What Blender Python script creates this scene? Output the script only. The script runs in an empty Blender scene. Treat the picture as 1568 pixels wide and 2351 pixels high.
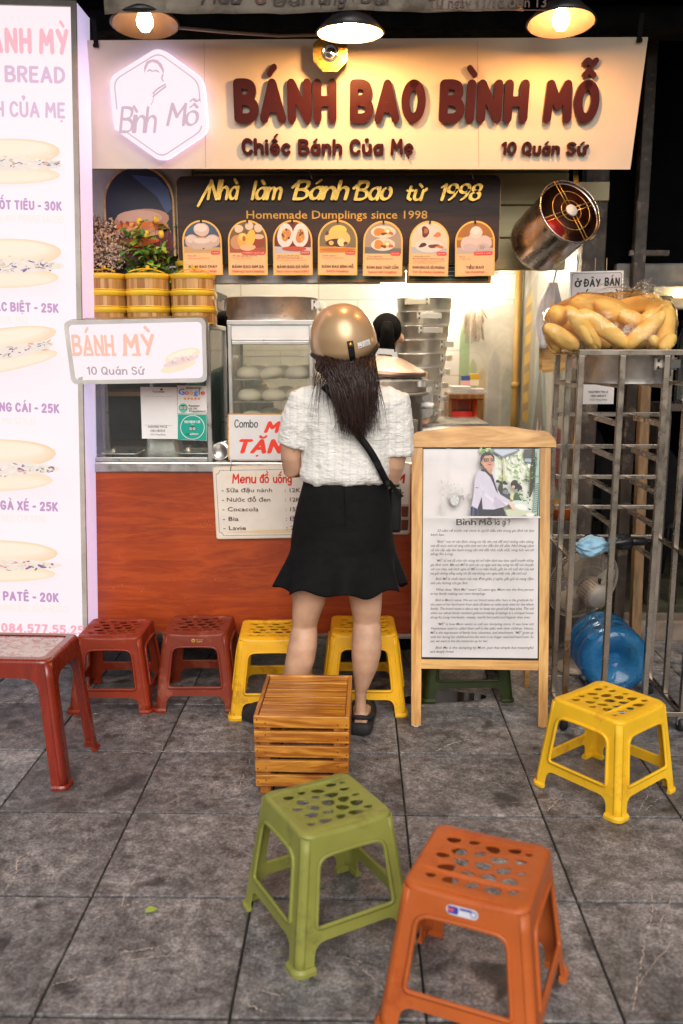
import bpy, bmesh, math, random, unicodedata
from mathutils import Vector, Matrix, Euler
from mathutils.geometry import tessellate_polygon
R = math.radians
PI = math.pi
rng = random.Random(7)
SC = bpy.context.scene
COL = SC.collection

# ------------------------------------------------------------------ camera
CAM_H, CAM_P, CAM_A, CAM_F = 1.45, R(10.5), R(1.02), 2021.0
cam = bpy.data.objects.new('camera', bpy.data.cameras.new('camera'))
COL.objects.link(cam)
cam.location = (0, 0, CAM_H)
cam.rotation_euler = (R(90) - CAM_P, 0, CAM_A)
cam.data.sensor_fit = 'VERTICAL'
cam.data.sensor_height = 36.0
cam.data.lens = 36.0 * CAM_F / 2351.0
cam.data.clip_start = 0.05
cam.data.clip_end = 400
cam.data.dof.use_dof = True
cam.data.dof.focus_distance = 3.35
cam.data.dof.aperture_fstop = 2.4
SC.camera = cam

# ------------------------------------------------------------------ world, sun, exposure
SUN_EL, SUN_AZ = R(36), R(176)
world = bpy.data.worlds.new('World')
SC.world = world
world.use_nodes = True
wn = world.node_tree
sky = wn.nodes.new('ShaderNodeTexSky')
sky.sky_type = 'NISHITA'
sky.sun_disc = False
sky.sun_elevation = SUN_EL
sky.sun_rotation = SUN_AZ
sky.air_density = 1.0
sky.dust_density = 4.0
hs = wn.nodes.new('ShaderNodeHueSaturation')
hs.inputs['Saturation'].default_value = 0.45
wn.links.new(sky.outputs[0], hs.inputs['Color'])
wn.links.new(hs.outputs[0], wn.nodes['Background'].inputs['Color'])
wn.nodes['Background'].inputs['Strength'].default_value = 0.06
sun = bpy.data.objects.new('sun', bpy.data.lights.new('sun', 'SUN'))
COL.objects.link(sun)
sun.data.energy = 1.5
sun.data.angle = R(50)
sun.data.color = (1.0, 0.95, 0.88)
sd = Vector((math.sin(SUN_AZ) * math.cos(SUN_EL), math.cos(SUN_AZ) * math.cos(SUN_EL), math.sin(SUN_EL)))
sun.rotation_euler = sd.to_track_quat('Z', 'Y').to_euler()
SC.view_settings.view_transform = 'Standard'
SC.view_settings.look = 'None'
SC.view_settings.exposure = 0.5
SC.view_settings.gamma = 1.0
SC.cycles.use_denoising = True
SC.cycles.max_bounces = 8
SC.cycles.transparent_max_bounces = 24
SC.cycles.caustics_reflective = False
SC.cycles.caustics_refractive = False
SC.cycles.sample_clamp_indirect = 4.0

# ------------------------------------------------------------------ pixel rays: a photo point on a plane of the place
_sa, _ca, _sp, _cp = math.sin(CAM_A), math.cos(CAM_A), math.sin(CAM_P), math.cos(CAM_P)
AXF = Vector((-_sa * _cp, _ca * _cp, -_sp))
AXR = Vector((_ca, _sa, 0))
AXU = Vector((-_sa * _sp, _ca * _sp, _cp))
CAMP = Vector((0, 0, CAM_H))
def ray(px, py):
    return AXF + AXR * ((px - 784) / CAM_F) + AXU * (-(py - 1175.5) / CAM_F)
def W(px, py, Y):
    d = ray(px, py)
    return CAMP + d * (Y / d.y)
def G(px, py, z=0.0):
    d = ray(px, py)
    return CAMP + d * ((z - CAM_H) / d.z)

# ------------------------------------------------------------------ colours and materials
def lin(c):
    return c / 12.92 if c <= 0.04045 else ((c + 0.055) / 1.055) ** 2.4
def rgb(r, g, b):
    return (lin(r / 255), lin(g / 255), lin(b / 255))
MATS = {}
def newmat(name):
    m = bpy.data.materials.new(name)
    m.use_nodes = True
    MATS[name] = m
    nt = m.node_tree
    return m, nt, nt.nodes['Principled BSDF']
def N(nt, typ, ins=None, **props):
    n = nt.nodes.new(typ)
    for k, v in props.items():
        setattr(n, k, v)
    for k, v in (ins or {}).items():
        if isinstance(v, bpy.types.NodeSocket):
            nt.links.new(v, n.inputs[k])
        else:
            n.inputs[k].default_value = v
    return n
def c4(c):
    return (c[0], c[1], c[2], 1.0)
def objco(nt, scale=(1, 1, 1), src='Object'):
    tc = N(nt, 'ShaderNodeTexCoord')
    mp = N(nt, 'ShaderNodeMapping', {'Vector': tc.outputs[src], 'Scale': scale})
    return mp.outputs[0]
def ramp(nt, fac, stops):
    r = N(nt, 'ShaderNodeValToRGB', {'Fac': fac})
    e = r.color_ramp.elements
    while len(e) < len(stops):
        e.new(0.5)
    for i, (p, c) in enumerate(stops):
        e[i].position = p
        e[i].color = c4(c) if not isinstance(c, (int, float)) else (c, c, c, 1)
    return r.outputs['Color']
def mix(nt, fac, a, b, blend='MIX'):
    n = N(nt, 'ShaderNodeMix', data_type='RGBA', blend_type=blend)
    for k, v in ((0, fac), (6, a), (7, b)):
        if isinstance(v, bpy.types.NodeSocket):
            nt.links.new(v, n.inputs[k])
        else:
            n.inputs[k].default_value = v if k == 0 else c4(v)
    return n.outputs[2]
def noise(nt, co, scale, detail=4, rough=0.55, dist=0.0):
    return N(nt, 'ShaderNodeTexNoise', {'Vector': co, 'Scale': scale, 'Detail': detail, 'Roughness': rough, 'Distortion': dist}).outputs['Fac']
def bump(nt, b, h, strength=0.3, dist=0.01):
    n = N(nt, 'ShaderNodeBump', {'Height': h, 'Strength': strength, 'Distance': dist})
    nt.links.new(n.outputs[0], b.inputs['Normal'])
def M(name, col, rough=0.5, metal=0.0, var=0.12, vscale=9.0, stretch=(1, 1, 1), bmp=0.0, bscale=60.0, dirt=None, coat=0.0, sheen=0.0, sss=0.0, rvar=0.12, spec=0.5):
    """plain surface with tonal variation, uneven gloss and optional dirt"""
    m, nt, b = newmat(name)
    co = objco(nt, stretch)
    f = noise(nt, co, vscale, 5)
    lo = tuple(max(0, x * (1 - var * 1.6)) for x in col)
    hi = tuple(min(1, x * (1 + var * 1.3)) for x in col)
    c = ramp(nt, f, [(0.3, lo), (0.7, hi)])
    if dirt:
        d = noise(nt, co, dirt[1], 8, 0.7)
        c = mix(nt, ramp(nt, d, [(dirt[2], 0.0), (min(1, dirt[2] + 0.14), dirt[0])]), c, dirt[3])
    nt.links.new(c, b.inputs['Base Color'])
    rr = ramp(nt, noise(nt, co, vscale * 2.7, 4), [(0.3, max(0.02, rough - rvar)), (0.7, min(1, rough + rvar))])
    nt.links.new(rr, b.inputs['Roughness'])
    b.inputs['Metallic'].default_value = metal
    b.inputs['Specular IOR Level'].default_value = spec
    b.inputs['Coat Weight'].default_value = coat
    b.inputs['Coat Roughness'].default_value = 0.15
    b.inputs['Sheen Weight'].default_value = sheen
    if sss:
        b.inputs['Subsurface Weight'].default_value = sss
        b.inputs['Subsurface Radius'].default_value = (0.02, 0.01, 0.006)
        b.inputs['Subsurface Scale'].default_value = 0.5
    if bmp:
        bump(nt, b, noise(nt, co, bscale, 6), bmp, 0.005)
    return m
def M_print(name, rough=0.45, emit=0.0, coat=0.0):
    """printed artwork: ink colours live in the colour attribute of the flat sheet"""
    m, nt, b = newmat(name)
    a = N(nt, 'ShaderNodeAttribute', attribute_name='Col')
    b.inputs['Roughness'].default_value = rough
    b.inputs['Coat Weight'].default_value = coat
    if emit:
        nt.links.new(mix(nt, 1.0, a.outputs['Color'], (1.0, 0.886, 0.905), 'MULTIPLY'), b.inputs['Emission Color'])
        b.inputs['Emission Strength'].default_value = emit
        b.inputs['Base Color'].default_value = (0.04, 0.04, 0.04, 1)
    else:
        co = objco(nt)
        f = ramp(nt, noise(nt, co, 14, 5), [(0.3, 0.9), (0.7, 1.0)])
        nt.links.new(mix(nt, 1.0, a.outputs['Color'], f, 'MULTIPLY'), b.inputs['Base Color'])
    return m
def M_emit(name, col, s):
    m, nt, b = newmat(name)
    b.inputs['Base Color'].default_value = c4(col)
    b.inputs['Emission Color'].default_value = c4(col)
    b.inputs['Emission Strength'].default_value = s
    return m
def M_wood(name, dark, light, axis=0, scale=1.0, rough=0.45, bands=14.0, knots=True, coat=0.15, con=(0.25, 0.75)):
    m, nt, b = newmat(name)
    st = [5.0, 5.0, 5.0]
    st[axis] = 0.55
    co = objco(nt, tuple(s * scale for s in st))
    n1 = noise(nt, co, 2.2, 4, 0.6, 0.6)
    w = N(nt, 'ShaderNodeMath', {0: n1, 1: bands}, operation='MULTIPLY').outputs[0]
    fr = N(nt, 'ShaderNodeMath', {0: w, 1: 1.0}, operation='PINGPONG').outputs[0]
    fine = noise(nt, objco(nt, tuple(s * scale * 9 for s in st)), 3.0, 3)
    t = N(nt, 'ShaderNodeMath', {0: fr, 1: fine}, operation='ADD').outputs[0]
    t = N(nt, 'ShaderNodeMath', {0: t, 1: 0.55}, operation='MULTIPLY').outputs[0]
    c = ramp(nt, t, [(con[0], light), (con[1], dark)])
    big = ramp(nt, noise(nt, objco(nt), 3.0, 3), [(0.3, 0.8), (0.7, 1.12)])
    c = mix(nt, 1.0, c, big, 'MULTIPLY')
    nt.links.new(c, b.inputs['Base Color'])
    b.inputs['Roughness'].default_value = rough
    b.inputs['Coat Weight'].default_value = coat
    bump(nt, b, t, 0.12, 0.002)
    return m
def M_clear(name, tint=(1, 1, 1), gloss=0.1, rough=0.03, haze=0.0, hazecol=(0.8, 0.8, 0.8), hscale=6.0, wr=0.0, wscale=20.0):
    """clear sheet: mostly see-through, a little mirror, optional fog or film on it"""
    m, nt, b = newmat(name)
    out = nt.nodes['Material Output']
    tr = N(nt, 'ShaderNodeBsdfTransparent', {'Color': c4(tint)})
    gl = N(nt, 'ShaderNodeBsdfGlossy', {'Color': (1, 1, 1, 1), 'Roughness': rough})
    co = objco(nt)
    if wr:
        bn = N(nt, 'ShaderNodeBump', {'Height': noise(nt, co, wscale, 6, 0.6, 1.5), 'Strength': wr, 'Distance': 0.02})
        nt.links.new(bn.outputs[0], gl.inputs['Normal'])
    lw = N(nt, 'ShaderNodeLayerWeight', {'Blend': 0.25 if not wr else 0.12})
    if wr:
        nt.links.new(bn.outputs[0], lw.inputs['Normal'])
    fac = N(nt, 'ShaderNodeMath', {0: lw.outputs['Fresnel'], 1: gloss}, operation='ADD', use_clamp=True)
    s1 = N(nt, 'ShaderNodeMixShader', {'Fac': fac.outputs[0], 1: tr.outputs[0], 2: gl.outputs[0]})
    last = s1.outputs[0]
    if haze:
        df = N(nt, 'ShaderNodeBsdfTranslucent', {'Color': c4(hazecol)})
        d2 = N(nt, 'ShaderNodeBsdfDiffuse', {'Color': c4(hazecol)})
        ad = N(nt, 'ShaderNodeMixShader', {'Fac': 0.5, 1: df.outputs[0], 2: d2.outputs[0]})
        hz = ramp(nt, noise(nt, co, hscale, 6, 0.65), [(0.25, haze * 0.35), (0.75, haze)])
        last = N(nt, 'ShaderNodeMixShader', {'Fac': hz, 1: last, 2: ad.outputs[0]}).outputs[0]
    nt.links.new(last, out.inputs['Surface'])
    nt.nodes.remove(b)
    return m

# ------------------------------------------------------------------ mesh building
class MB:
    """collects shapes into ONE mesh object"""
    def __init__(s):
        s.v, s.f, s.c, s.sm = [], [], [], []
        s.X = Matrix()
    def add(s, vs, fs, col=None, smooth=False):
        o = len(s.v)
        s.v += [s.X @ Vector(p) for p in vs]
        for f in fs:
            s.f.append([o + i for i in f])
            s.c.append(col)
            s.sm.append(smooth)
    def box(s, c, d, rot=None, col=None):
        x, y, z = d[0] / 2, d[1] / 2, d[2] / 2
        vs = [Vector(p) for p in ((-x, -y, -z), (x, -y, -z), (x, y, -z), (-x, y, -z), (-x, -y, z), (x, -y, z), (x, y, z), (-x, y, z))]
        if rot is not None:
            m = rot if isinstance(rot, Matrix) else Euler(rot).to_matrix()
            vs = [m @ p for p in vs]
        s.add([p + Vector(c) for p in vs], [(0, 3, 2, 1), (4, 5, 6, 7), (0, 1, 5, 4), (1, 2, 6, 5), (2, 3, 7, 6), (3, 0, 4, 7)], col)
        return s
    def span(s, a, b, col=None):
        a, b = Vector(a), Vector(b)
        return s.box((a + b) / 2, [abs(b[i] - a[i]) for i in range(3)], None, col)
    def bar(s, a, b, w, h=None, up=(0, 0, 1), col=None):
        a, b = Vector(a), Vector(b)
        h = h or w
        z = (b - a).normalized()
        u = Vector(up)
        if abs(z.dot(u)) > 0.98:
            u = Vector((0, 1, 0))
        x = u.cross(z).normalized()
        y = z.cross(x)
        m = Matrix((x, y, z)).transposed()
        return s.box((a + b) / 2, (w, h, (b - a).length), m, col)
    def tube(s, pts, r, n=8, caps=True, col=None, smooth=True, flat=1.0, closed=False):
        pts = [Vector(p) for p in pts]
        k = len(pts)
        rs = r if isinstance(r, (list, tuple)) else [r] * k
        vs, fs = [], []
        up = None
        for i, p in enumerate(pts):
            if closed:
                t = pts[(i + 1) % k] - pts[i - 1]
            else:
                t = pts[min(i + 1, k - 1)] - pts[max(i - 1, 0)]
            if t.length < 1e-9:
                t = Vector((0, 0, 1))
            t.normalize()
            if up is None:
                up = Vector((0, 0, 1)) if abs(t.z) < 0.9 else Vector((0, 1, 0))
            x = up.cross(t)
            if x.length < 1e-5:
                x = Vector((1, 0, 0))
            x.normalize()
            y = t.cross(x).normalized()
            up = y
            for j in range(n):
                a = 2 * PI * j / n
                vs.append(p + x * (math.cos(a) * rs[i]) + y * (math.sin(a) * rs[i] * flat))
        m = k if closed else k - 1
        for i in range(m):
            i2 = (i + 1) % k
            for j in range(n):
                fs.append((i * n + j, i * n + (j + 1) % n, i2 * n + (j + 1) % n, i2 * n + j))
        if caps and not closed:
            fs.append(list(range(n - 1, -1, -1)))
            fs.append(list(range((k - 1) * n, k * n)))
        s.add(vs, fs, col, smooth)
        return s
    def loft(s, rings, close=True, caps=(True, True), col=None, smooth=True):
        n = len(rings[0])
        vs = [p for r_ in rings for p in r_]
        fs = []
        for i in range(len(rings) - 1):
            for j in range(n if close else n - 1):
                fs.append((i * n + j, i * n + (j + 1) % n, (i + 1) * n + (j + 1) % n, (i + 1) * n + j))
        if caps[0]:
            fs.append(list(range(n - 1, -1, -1)))
        if caps[1]:
            fs.append(list(range((len(rings) - 1) * n, len(rings) * n)))
        s.add(vs, fs, col, smooth)
        return s
    def lathe(s, prof, n=32, c=(0, 0, 0), rot=None, col=None, smooth=True, caps=(False, False)):
        m = rot if isinstance(rot, Matrix) else (Euler(rot).to_matrix() if rot else Matrix.Identity(3))
        rings = [[Vector(c) + m @ Vector((r_ * math.cos(2 * PI * j / n), r_ * math.sin(2 * PI * j / n), z)) for j in range(n)] for r_, z in prof]
        return s.loft(rings, True, caps, col, smooth)
    def ell(s, c, r, n=16, m=10, rot=None, col=None, noise_=0.0):
        mt = Euler(rot).to_matrix() if rot else Matrix.Identity(3)
        rings = []
        for i in range(m + 1):
            t = -PI / 2 + PI * i / m
            t = max(-PI / 2 + 0.02, min(PI / 2 - 0.02, t))
            ring = []
            for j in range(n):
                a = 2 * PI * j / n
                k = 1 + noise_ * math.sin(3 * a + 2 * t) * math.cos(2 * t + a)
                ring.append(Vector(c) + mt @ Vector((r[0] * math.cos(t) * math.cos(a) * k, r[1] * math.cos(t) * math.sin(a) * k, r[2] * math.sin(t) * k)))
            rings.append(ring)
        return s.loft(rings, True, (True, True), col)
    def poly(s, outline, holes=(), z=0.0, thick=0.0, col=None):
        """flat outline in XY with holes; thick extrudes towards -z"""
        loops = [list(outline)] + [list(h) for h in holes]
        flat = [p for l in loops for p in l]
        tris = tessellate_polygon([[Vector((p[0], p[1], 0)) for p in l] for l in loops])
        vs = [(p[0], p[1], z) for p in flat]
        fs = []
        for t in tris:
            a, b, c = (Vector(flat[i]) for i in t)
            cr = (b.x - a.x) * (c.y - a.y) - (b.y - a.y) * (c.x - a.x)
            fs.append(tuple(t) if cr > 0 else tuple(reversed(t)))
        s.add(vs, fs, col)
        if thick:
            s.add([(p[0], p[1], z - thick) for p in flat], [tuple(reversed(f)) for f in fs], col)
            for li, l in enumerate(loops):
                ar = sum(l[i][0] * l[(i + 1) % len(l)][1] - l[(i + 1) % len(l)][0] * l[i][1] for i in range(len(l)))
                q = [(p[0], p[1], z) for p in l] + [(p[0], p[1], z - thick) for p in l]
                n = len(l)
                ff = []
                for i in range(n):
                    f = (i, n + i, n + (i + 1) % n, (i + 1) % n)
                    if (ar < 0) != (li > 0):
                        f = tuple(reversed(f))
                    if li > 0:
                        f = f
                    ff.append(f)
                s.add(q, ff, col)
        return s
    def build(s, name, mat, parent=None, bevel=0.0, solid=0.0, sub=0, loc=None, seg=2, autosm=False):
        me = bpy.data.meshes.new(name)
        me.from_pydata([tuple(p) for p in s.v], [], s.f)
        me.polygons.foreach_set('use_smooth', s.sm)
        if any(c is not None for c in s.c):
            at = me.color_attributes.new('Col', 'FLOAT_COLOR', 'CORNER')
            buf = []
            for p, c in zip(me.polygons, s.c):
                buf += list(c4(c or (1, 1, 1))) * p.loop_total
            at.data.foreach_set('color', buf)
        me.update()
        o = bpy.data.objects.new(name, me)
        COL.objects.link(o)
        for m_ in (mat if isinstance(mat, (list, tuple)) else [mat]):
            me.materials.append(MATS[m_] if isinstance(m_, str) else m_)
        if parent is not None:
            o.parent = parent
        if loc is not None:
            o.location = loc
        if solid:
            md = o.modifiers.new('solid', 'SOLIDIFY')
            md.thickness = solid
            md.offset = -1
        if bevel:
            md = o.modifiers.new('bevel', 'BEVEL')
            md.width = bevel
            md.segments = seg
            md.limit_method = 'ANGLE'
            md.angle_limit = R(35)
        if sub:
            md = o.modifiers.new('sub', 'SUBSURF')
            md.levels = md.render_levels = sub
        return o
def tag(o, label, cat, group=None, kind=None):
    if label: o['label'] = label
    if cat: o['category'] = cat
    if group: o['group'] = group
    if kind: o['kind'] = kind
    return o
def thing(name, label, cat, loc=(0, 0, 0), rot=(0, 0, 0), group=None):
    o = bpy.data.objects.new(name, None)
    COL.objects.link(o)
    o.location = loc
    o.rotation_euler = rot
    o.empty_display_size = 0.05
    return tag(o, label, cat, group)
def struct(o):
    o['kind'] = 'structure'
    return o
def dup(root, loc, rot=None, label=None, group=None, scale=None):
    r = root.copy()
    COL.objects.link(r)
    r.location = loc
    if rot is not None: r.rotation_euler = rot
    if scale is not None: r.scale = scale
    if label: r['label'] = label
    if group: r['group'] = group
    for ch in list(root.children):
        c = ch.copy()
        COL.objects.link(c)
        c.parent = r
        for g in list(ch.children):
            d = g.copy()
            COL.objects.link(d)
            d.parent = c
    return r
def rrect(x0, y0, x1, y1, r, n=5):
    rs = r if isinstance(r, (list, tuple)) else [r] * 4      # bl, br, tr, tl
    out = []
    for (cx, cy, a0, k) in ((x0, y0, PI, 0), (x1, y0, 1.5 * PI, 1), (x1, y1, 0, 2), (x0, y1, PI / 2, 3)):
        q = rs[k]
        ox = cx + (q if k in (0, 3) else -q)
        oy = cy + (q if k in (0, 1) else -q)
        if q < 1e-6:
            out.append((cx, cy))
            continue
        for i in range(n + 1):
            a = a0 + PI / 2 * i / n
            out.append((ox + q * math.cos(a), oy + q * math.sin(a)))
    return out
def roundpoly(pts, r, n=4):
    out = []
    k = len(pts)
    for i in range(k):
        p = Vector(pts[i]); a = Vector(pts[i - 1]) - p; b = Vector(pts[(i + 1) % k]) - p
        q = r[i] if isinstance(r, (list, tuple)) else r
        q = min(q, a.length * 0.49, b.length * 0.49)
        if q < 1e-6:
            out.append(tuple(p)); continue
        a.normalize(); b.normalize()
        s0, s1 = p + a * q, p + b * q
        for j in range(n + 1):
            t = j / n
            out.append(tuple((1 - t) ** 2 * s0 + 2 * t * (1 - t) * p + t * t * s1))
    return out
def ellipse(cx, cy, rx, ry, n=20, rot=0.0, wob=0.0, seed=0):
    out = []
    for i in range(n):
        a = 2 * PI * i / n
        k = 1 + wob * (math.sin(2 * a + seed) * 0.6 + math.sin(3 * a + seed * 1.7) * 0.4)
        x, y = rx * math.cos(a) * k, ry * math.sin(a) * k
        out.append((cx + x * math.cos(rot) - y * math.sin(rot), cy + x * math.sin(rot) + y * math.cos(rot)))
    return out

# ------------------------------------------------------------------ lettering
GL = {}
def _g(ch, w, *st):
    GL[ch] = (w, [(s[0] == '~', [tuple(float(t) for t in p.split(',')) for p in s.lstrip('~').split()]) for s in st])
_g('A', 6.4, '0,0 3.2,10', '3.2,10 6.4,0', '1.3,3.2 5.1,3.2')
_g('B', 5.6, '0,0 0,10', '~0,10 3,10 4.8,9.2 4.9,7 3.2,5.5 0,5.3', '~0,5.3 3.6,5.1 5.6,3.7 5.5,1.3 3.6,0 0,0')
_g('C', 5.4, '~5.4,8.2 4.2,9.7 2.6,10 .8,8.6 0,5 .8,1.4 2.6,0 4.3,.4 5.4,1.8')
_g('D', 5.8, '0,0 0,10', '~0,10 2.8,9.8 5,8 5.8,5 5,2 2.8,.2 0,0')
_g('E', 4.6, '4.6,10 0,10 0,0 4.6,0', '0,5.2 4,5.2')
_g('F', 4.4, '4.4,10 0,10 0,0', '0,5.2 3.8,5.2')
_g('G', 5.8, '~5.4,8.2 4.2,9.7 2.6,10 .8,8.6 0,5 .8,1.4 2.8,0 4.6,.5 5.6,2 5.7,4.4', '3.2,4.4 5.8,4.4')
_g('H', 5.4, '0,0 0,10', '5.4,0 5.4,10', '0,5 5.4,5')
_g('I', 0.2, '0,0 .2,10')
_g('J', 3.6, '~3.6,10 3.6,2.6 2.6,.4 1,0 0,1.4')
_g('K', 5.2, '0,0 0,10', '5,10 .4,4.6', '1.4,5.8 5.2,0')
_g('L', 4.2, '0,10 0,0 4.2,0')
_g('M', 7.2, '0,0 .6,10', '.6,10 3.6,4', '3.6,4 6.6,10', '6.6,10 7.2,0')
_g('N', 5.6, '0,0 0,10', '0,10 5.6,0', '5.6,0 5.6,10')
_g('O', 6.0, '~3,10 .9,8.6 0,5 .9,1.4 3,0 5.1,1.4 6,5 5.1,8.6 3,10')
_g('P', 5.0, '0,0 0,10', '~0,10 3.2,10 5,8.8 5,6.2 3.2,4.8 0,4.7')
_g('Q', 6.0, '~3,10 .9,8.6 0,5 .9,1.4 3,0 5.1,1.4 6,5 5.1,8.6 3,10', '3.8,2.4 6.2,-.6')
_g('R', 5.2, '0,0 0,10', '~0,10 3.2,10 5,8.8 5,6.4 3.2,5 0,4.9', '2.4,4.9 5.2,0')
_g('S', 5.0, '~4.8,8.6 3.4,9.9 1.4,9.8 .2,8 .8,6 2.6,5.1 4.4,4.1 5,2.2 3.8,.3 1.8,0 0,1.4')
_g('T', 5.2, '0,10 5.2,10', '2.6,10 2.6,0')
_g('U', 5.4, '~0,10 0,3 .9,.8 2.7,0 4.5,.8 5.4,3 5.4,10')
_g('V', 5.8, '0,10 2.9,0', '2.9,0 5.8,10')
_g('X', 5.4, '0,0 5.4,10', '0,10 5.4,0')
_g('Y', 5.6, '0,10 2.8,4.8', '5.6,10 2.2,0')
_g('Z', 5.2, '0,10 5.2,10 0,0 5.2,0')
_g('a', 4.8, '~4.7,5.4 3,6.5 1,5.6 0,3.1 .8,.8 2.3,0 3.9,1 4.7,3.2', '4.8,6.5 4.8,0')
_g('b', 4.8, '0,10 0,0', '~0,3.2 .9,5.7 2.6,6.5 4.2,5.5 4.8,3.2 4.2,.9 2.6,0 .9,.8 0,3.2')
_g('c', 4.4, '~4.4,5.2 2.8,6.5 .8,5.5 0,3.2 .8,.9 2.7,0 4.4,1.2')
_g('d', 4.8, '4.8,10 4.8,0', '~4.8,3.2 3.9,5.7 2.2,6.5 .6,5.5 0,3.2 .6,.9 2.2,0 3.9,.8 4.8,3.2')
_g('e', 4.8, '~.2,3.2 4.7,3.4 4.2,5.6 2.5,6.5 .8,5.5 0,3.2 .8,.8 2.6,0 4.5,1')
_g('g', 4.8, '~4.7,5.2 2.9,6.5 .8,5.5 0,3.4 .8,1.2 2.4,.5 4,1.4 4.8,3.4', '~4.8,6.5 4.8,-1 3.8,-2.8 2,-3.1 .4,-2.2')
_g('h', 4.6, '0,10 0,0', '~0,3.6 1.2,5.8 2.9,6.5 4.3,5.4 4.6,3.4 4.6,0')
_g('i', 0.2, '.1,6.5 .1,0', '.1,8.9 .1,9.1')
_g('\u0131', 0.2, '.1,6.5 .1,0')
_g('k', 4.2, '0,10 0,0', '4,6.5 .4,2.8', '1.2,3.6 4.2,0')
_g('l', 0.2, '0,10 .2,0')
_g('m', 7.2, '0,6.5 0,0', '~0,3.8 1,5.9 2.2,6.5 3.3,5.6 3.6,3.8 3.6,0', '~3.6,3.8 4.6,5.9 5.8,6.5 6.9,5.6 7.2,3.8 7.2,0')
_g('n', 4.6, '0,6.5 0,0', '~0,3.6 1.2,5.8 2.9,6.5 4.3,5.4 4.6,3.4 4.6,0')
_g('o', 5.0, '~2.5,6.5 .7,5.6 0,3.2 .7,.9 2.5,0 4.3,.9 5,3.2 4.3,5.6 2.5,6.5')
_g('p', 4.8, '0,6.5 0,-3', '~0,3.2 .9,5.7 2.6,6.5 4.2,5.5 4.8,3.2 4.2,.9 2.6,0 .9,.8 0,3.2')
_g('r', 3.2, '0,6.5 0,0', '~0,3.6 1,5.8 3.2,6.3')
_g('s', 4.0, '~3.8,5.6 2.2,6.5 .5,5.7 .6,4.1 2.2,3.3 3.8,2.4 3.8,.9 2.2,0 0,.9')
_g('t', 3.4, '1.5,9 1.5,1.4 3.2,.2', '0,6.4 3.4,6.4')
_g('u', 4.6, '~0,6.5 0,2.6 .7,.7 2.2,0 3.8,.9 4.6,2.8', '4.6,6.5 4.6,0')
_g('v', 4.6, '0,6.5 2.3,0', '2.3,0 4.6,6.5')
_g('y', 4.8, '0,6.5 2.4,.4', '4.8,6.5 1.2,-3')
_g('0', 5.2, '~2.6,10 .8,8.6 0,5 .8,1.4 2.6,0 4.4,1.4 5.2,5 4.4,8.6 2.6,10')
_g('1', 2.0, '0,8.2 2,10 2,0')
_g('2', 5.0, '~.2,8 1.4,9.8 3.6,9.8 4.8,7.8 3.6,4.8 0,0', '0,0 5,0')
_g('3', 4.8, '~.2,8.8 2,10 4.2,9.4 4.6,7 3.6,5.5 1.8,5.3', '~1.8,5.3 4.2,4.7 4.9,2.6 3.8,.5 1.8,0 0,1')
_g('4', 5.2, '4,0 4,10 0,3 5.2,3')
_g('5', 4.8, '4.6,10 .6,10 .4,5.6', '~.4,5.6 2.4,6.2 4.4,5.2 4.8,3 3.6,.6 1.6,0 0,1')
_g('7', 4.6, '0,10 4.6,10 1.4,0')
_g('8', 5.0, '~2.5,5.4 .6,6.6 .6,8.8 2.5,10 4.4,8.8 4.4,6.6 2.5,5.4 .3,3.9 .3,1.3 2.5,0 4.7,1.3 4.7,3.9 2.5,5.4')
_g('9', 5.0, '~4.9,6.6 4,5 2.2,4.7 .5,5.8 .2,8 1.4,9.8 3.4,9.9 4.8,8.4 4.9,5.4 4,2 2.2,0')
_g('-', 2.6, '0,4.4 2.6,4.4')
_g('.', 0.3, '.1,.1 .2,.1')
_g(',', 0.3, '.2,.2 0,-1.4')
_g(':', 0.3, '.1,.4 .2,.4', '.1,5 .2,5')
_g('(', 1.8, '~1.8,11 .4,8 0,5 .4,2 1.8,-1')
_g(')', 1.8, '~0,11 1.4,8 1.8,5 1.4,2 0,-1')
_g('/', 3.6, '0,-1 3.6,11')
_g('?', 4.4, '~.2,8 1.4,9.8 3.4,9.6 4.4,7.6 2.4,5.2 2.2,3', '2.2,.2 2.3,.2')
_g("'", 0.3, '.1,10 .1,8')
ACC = {'\u0301': [(0, [(-.9, 0), (.9, 2)])], '\u0300': [(0, [(.9, 0), (-.9, 2)])], '\u0302': [(0, [(-1.6, 0), (0, 1.5), (1.6, 0)])],
       '\u0303': [(1, [(-2, .2), (-1, 1.2), (0, .7), (1, .2), (2, 1.2)])], '\u0306': [(1, [(-1.6, 1.4), (-1, .3), (0, 0), (1, .3), (1.6, 1.4)])],
       '\u0309': [(1, [(-.9, 1.9), (.2, 2.2), (.8, 1.4), (0, .6), (0, 0)])]}
def catmull(p, n=6):
    if len(p) < 3:
        return p
    out = []
    closed = p[0] == p[-1]
    q = ([p[-2]] + p + [p[1]]) if closed else ([p[0]] + p + [p[-1]])
    for i in range(1, len(q) - 2):
        p0, p1, p2, p3 = q[i - 1], q[i], q[i + 1], q[i + 2]
        for j in range(n):
            t = j / n
            out.append(tuple(0.5 * (2 * p1[k] + (p2[k] - p0[k]) * t + (2 * p0[k] - 5 * p1[k] + 4 * p2[k] - p3[k]) * t * t + (3 * p1[k] - p0[k] - 3 * p2[k] + p3[k]) * t ** 3) for k in (0, 1)))
    out.append(p[-1])
    return out
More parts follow.
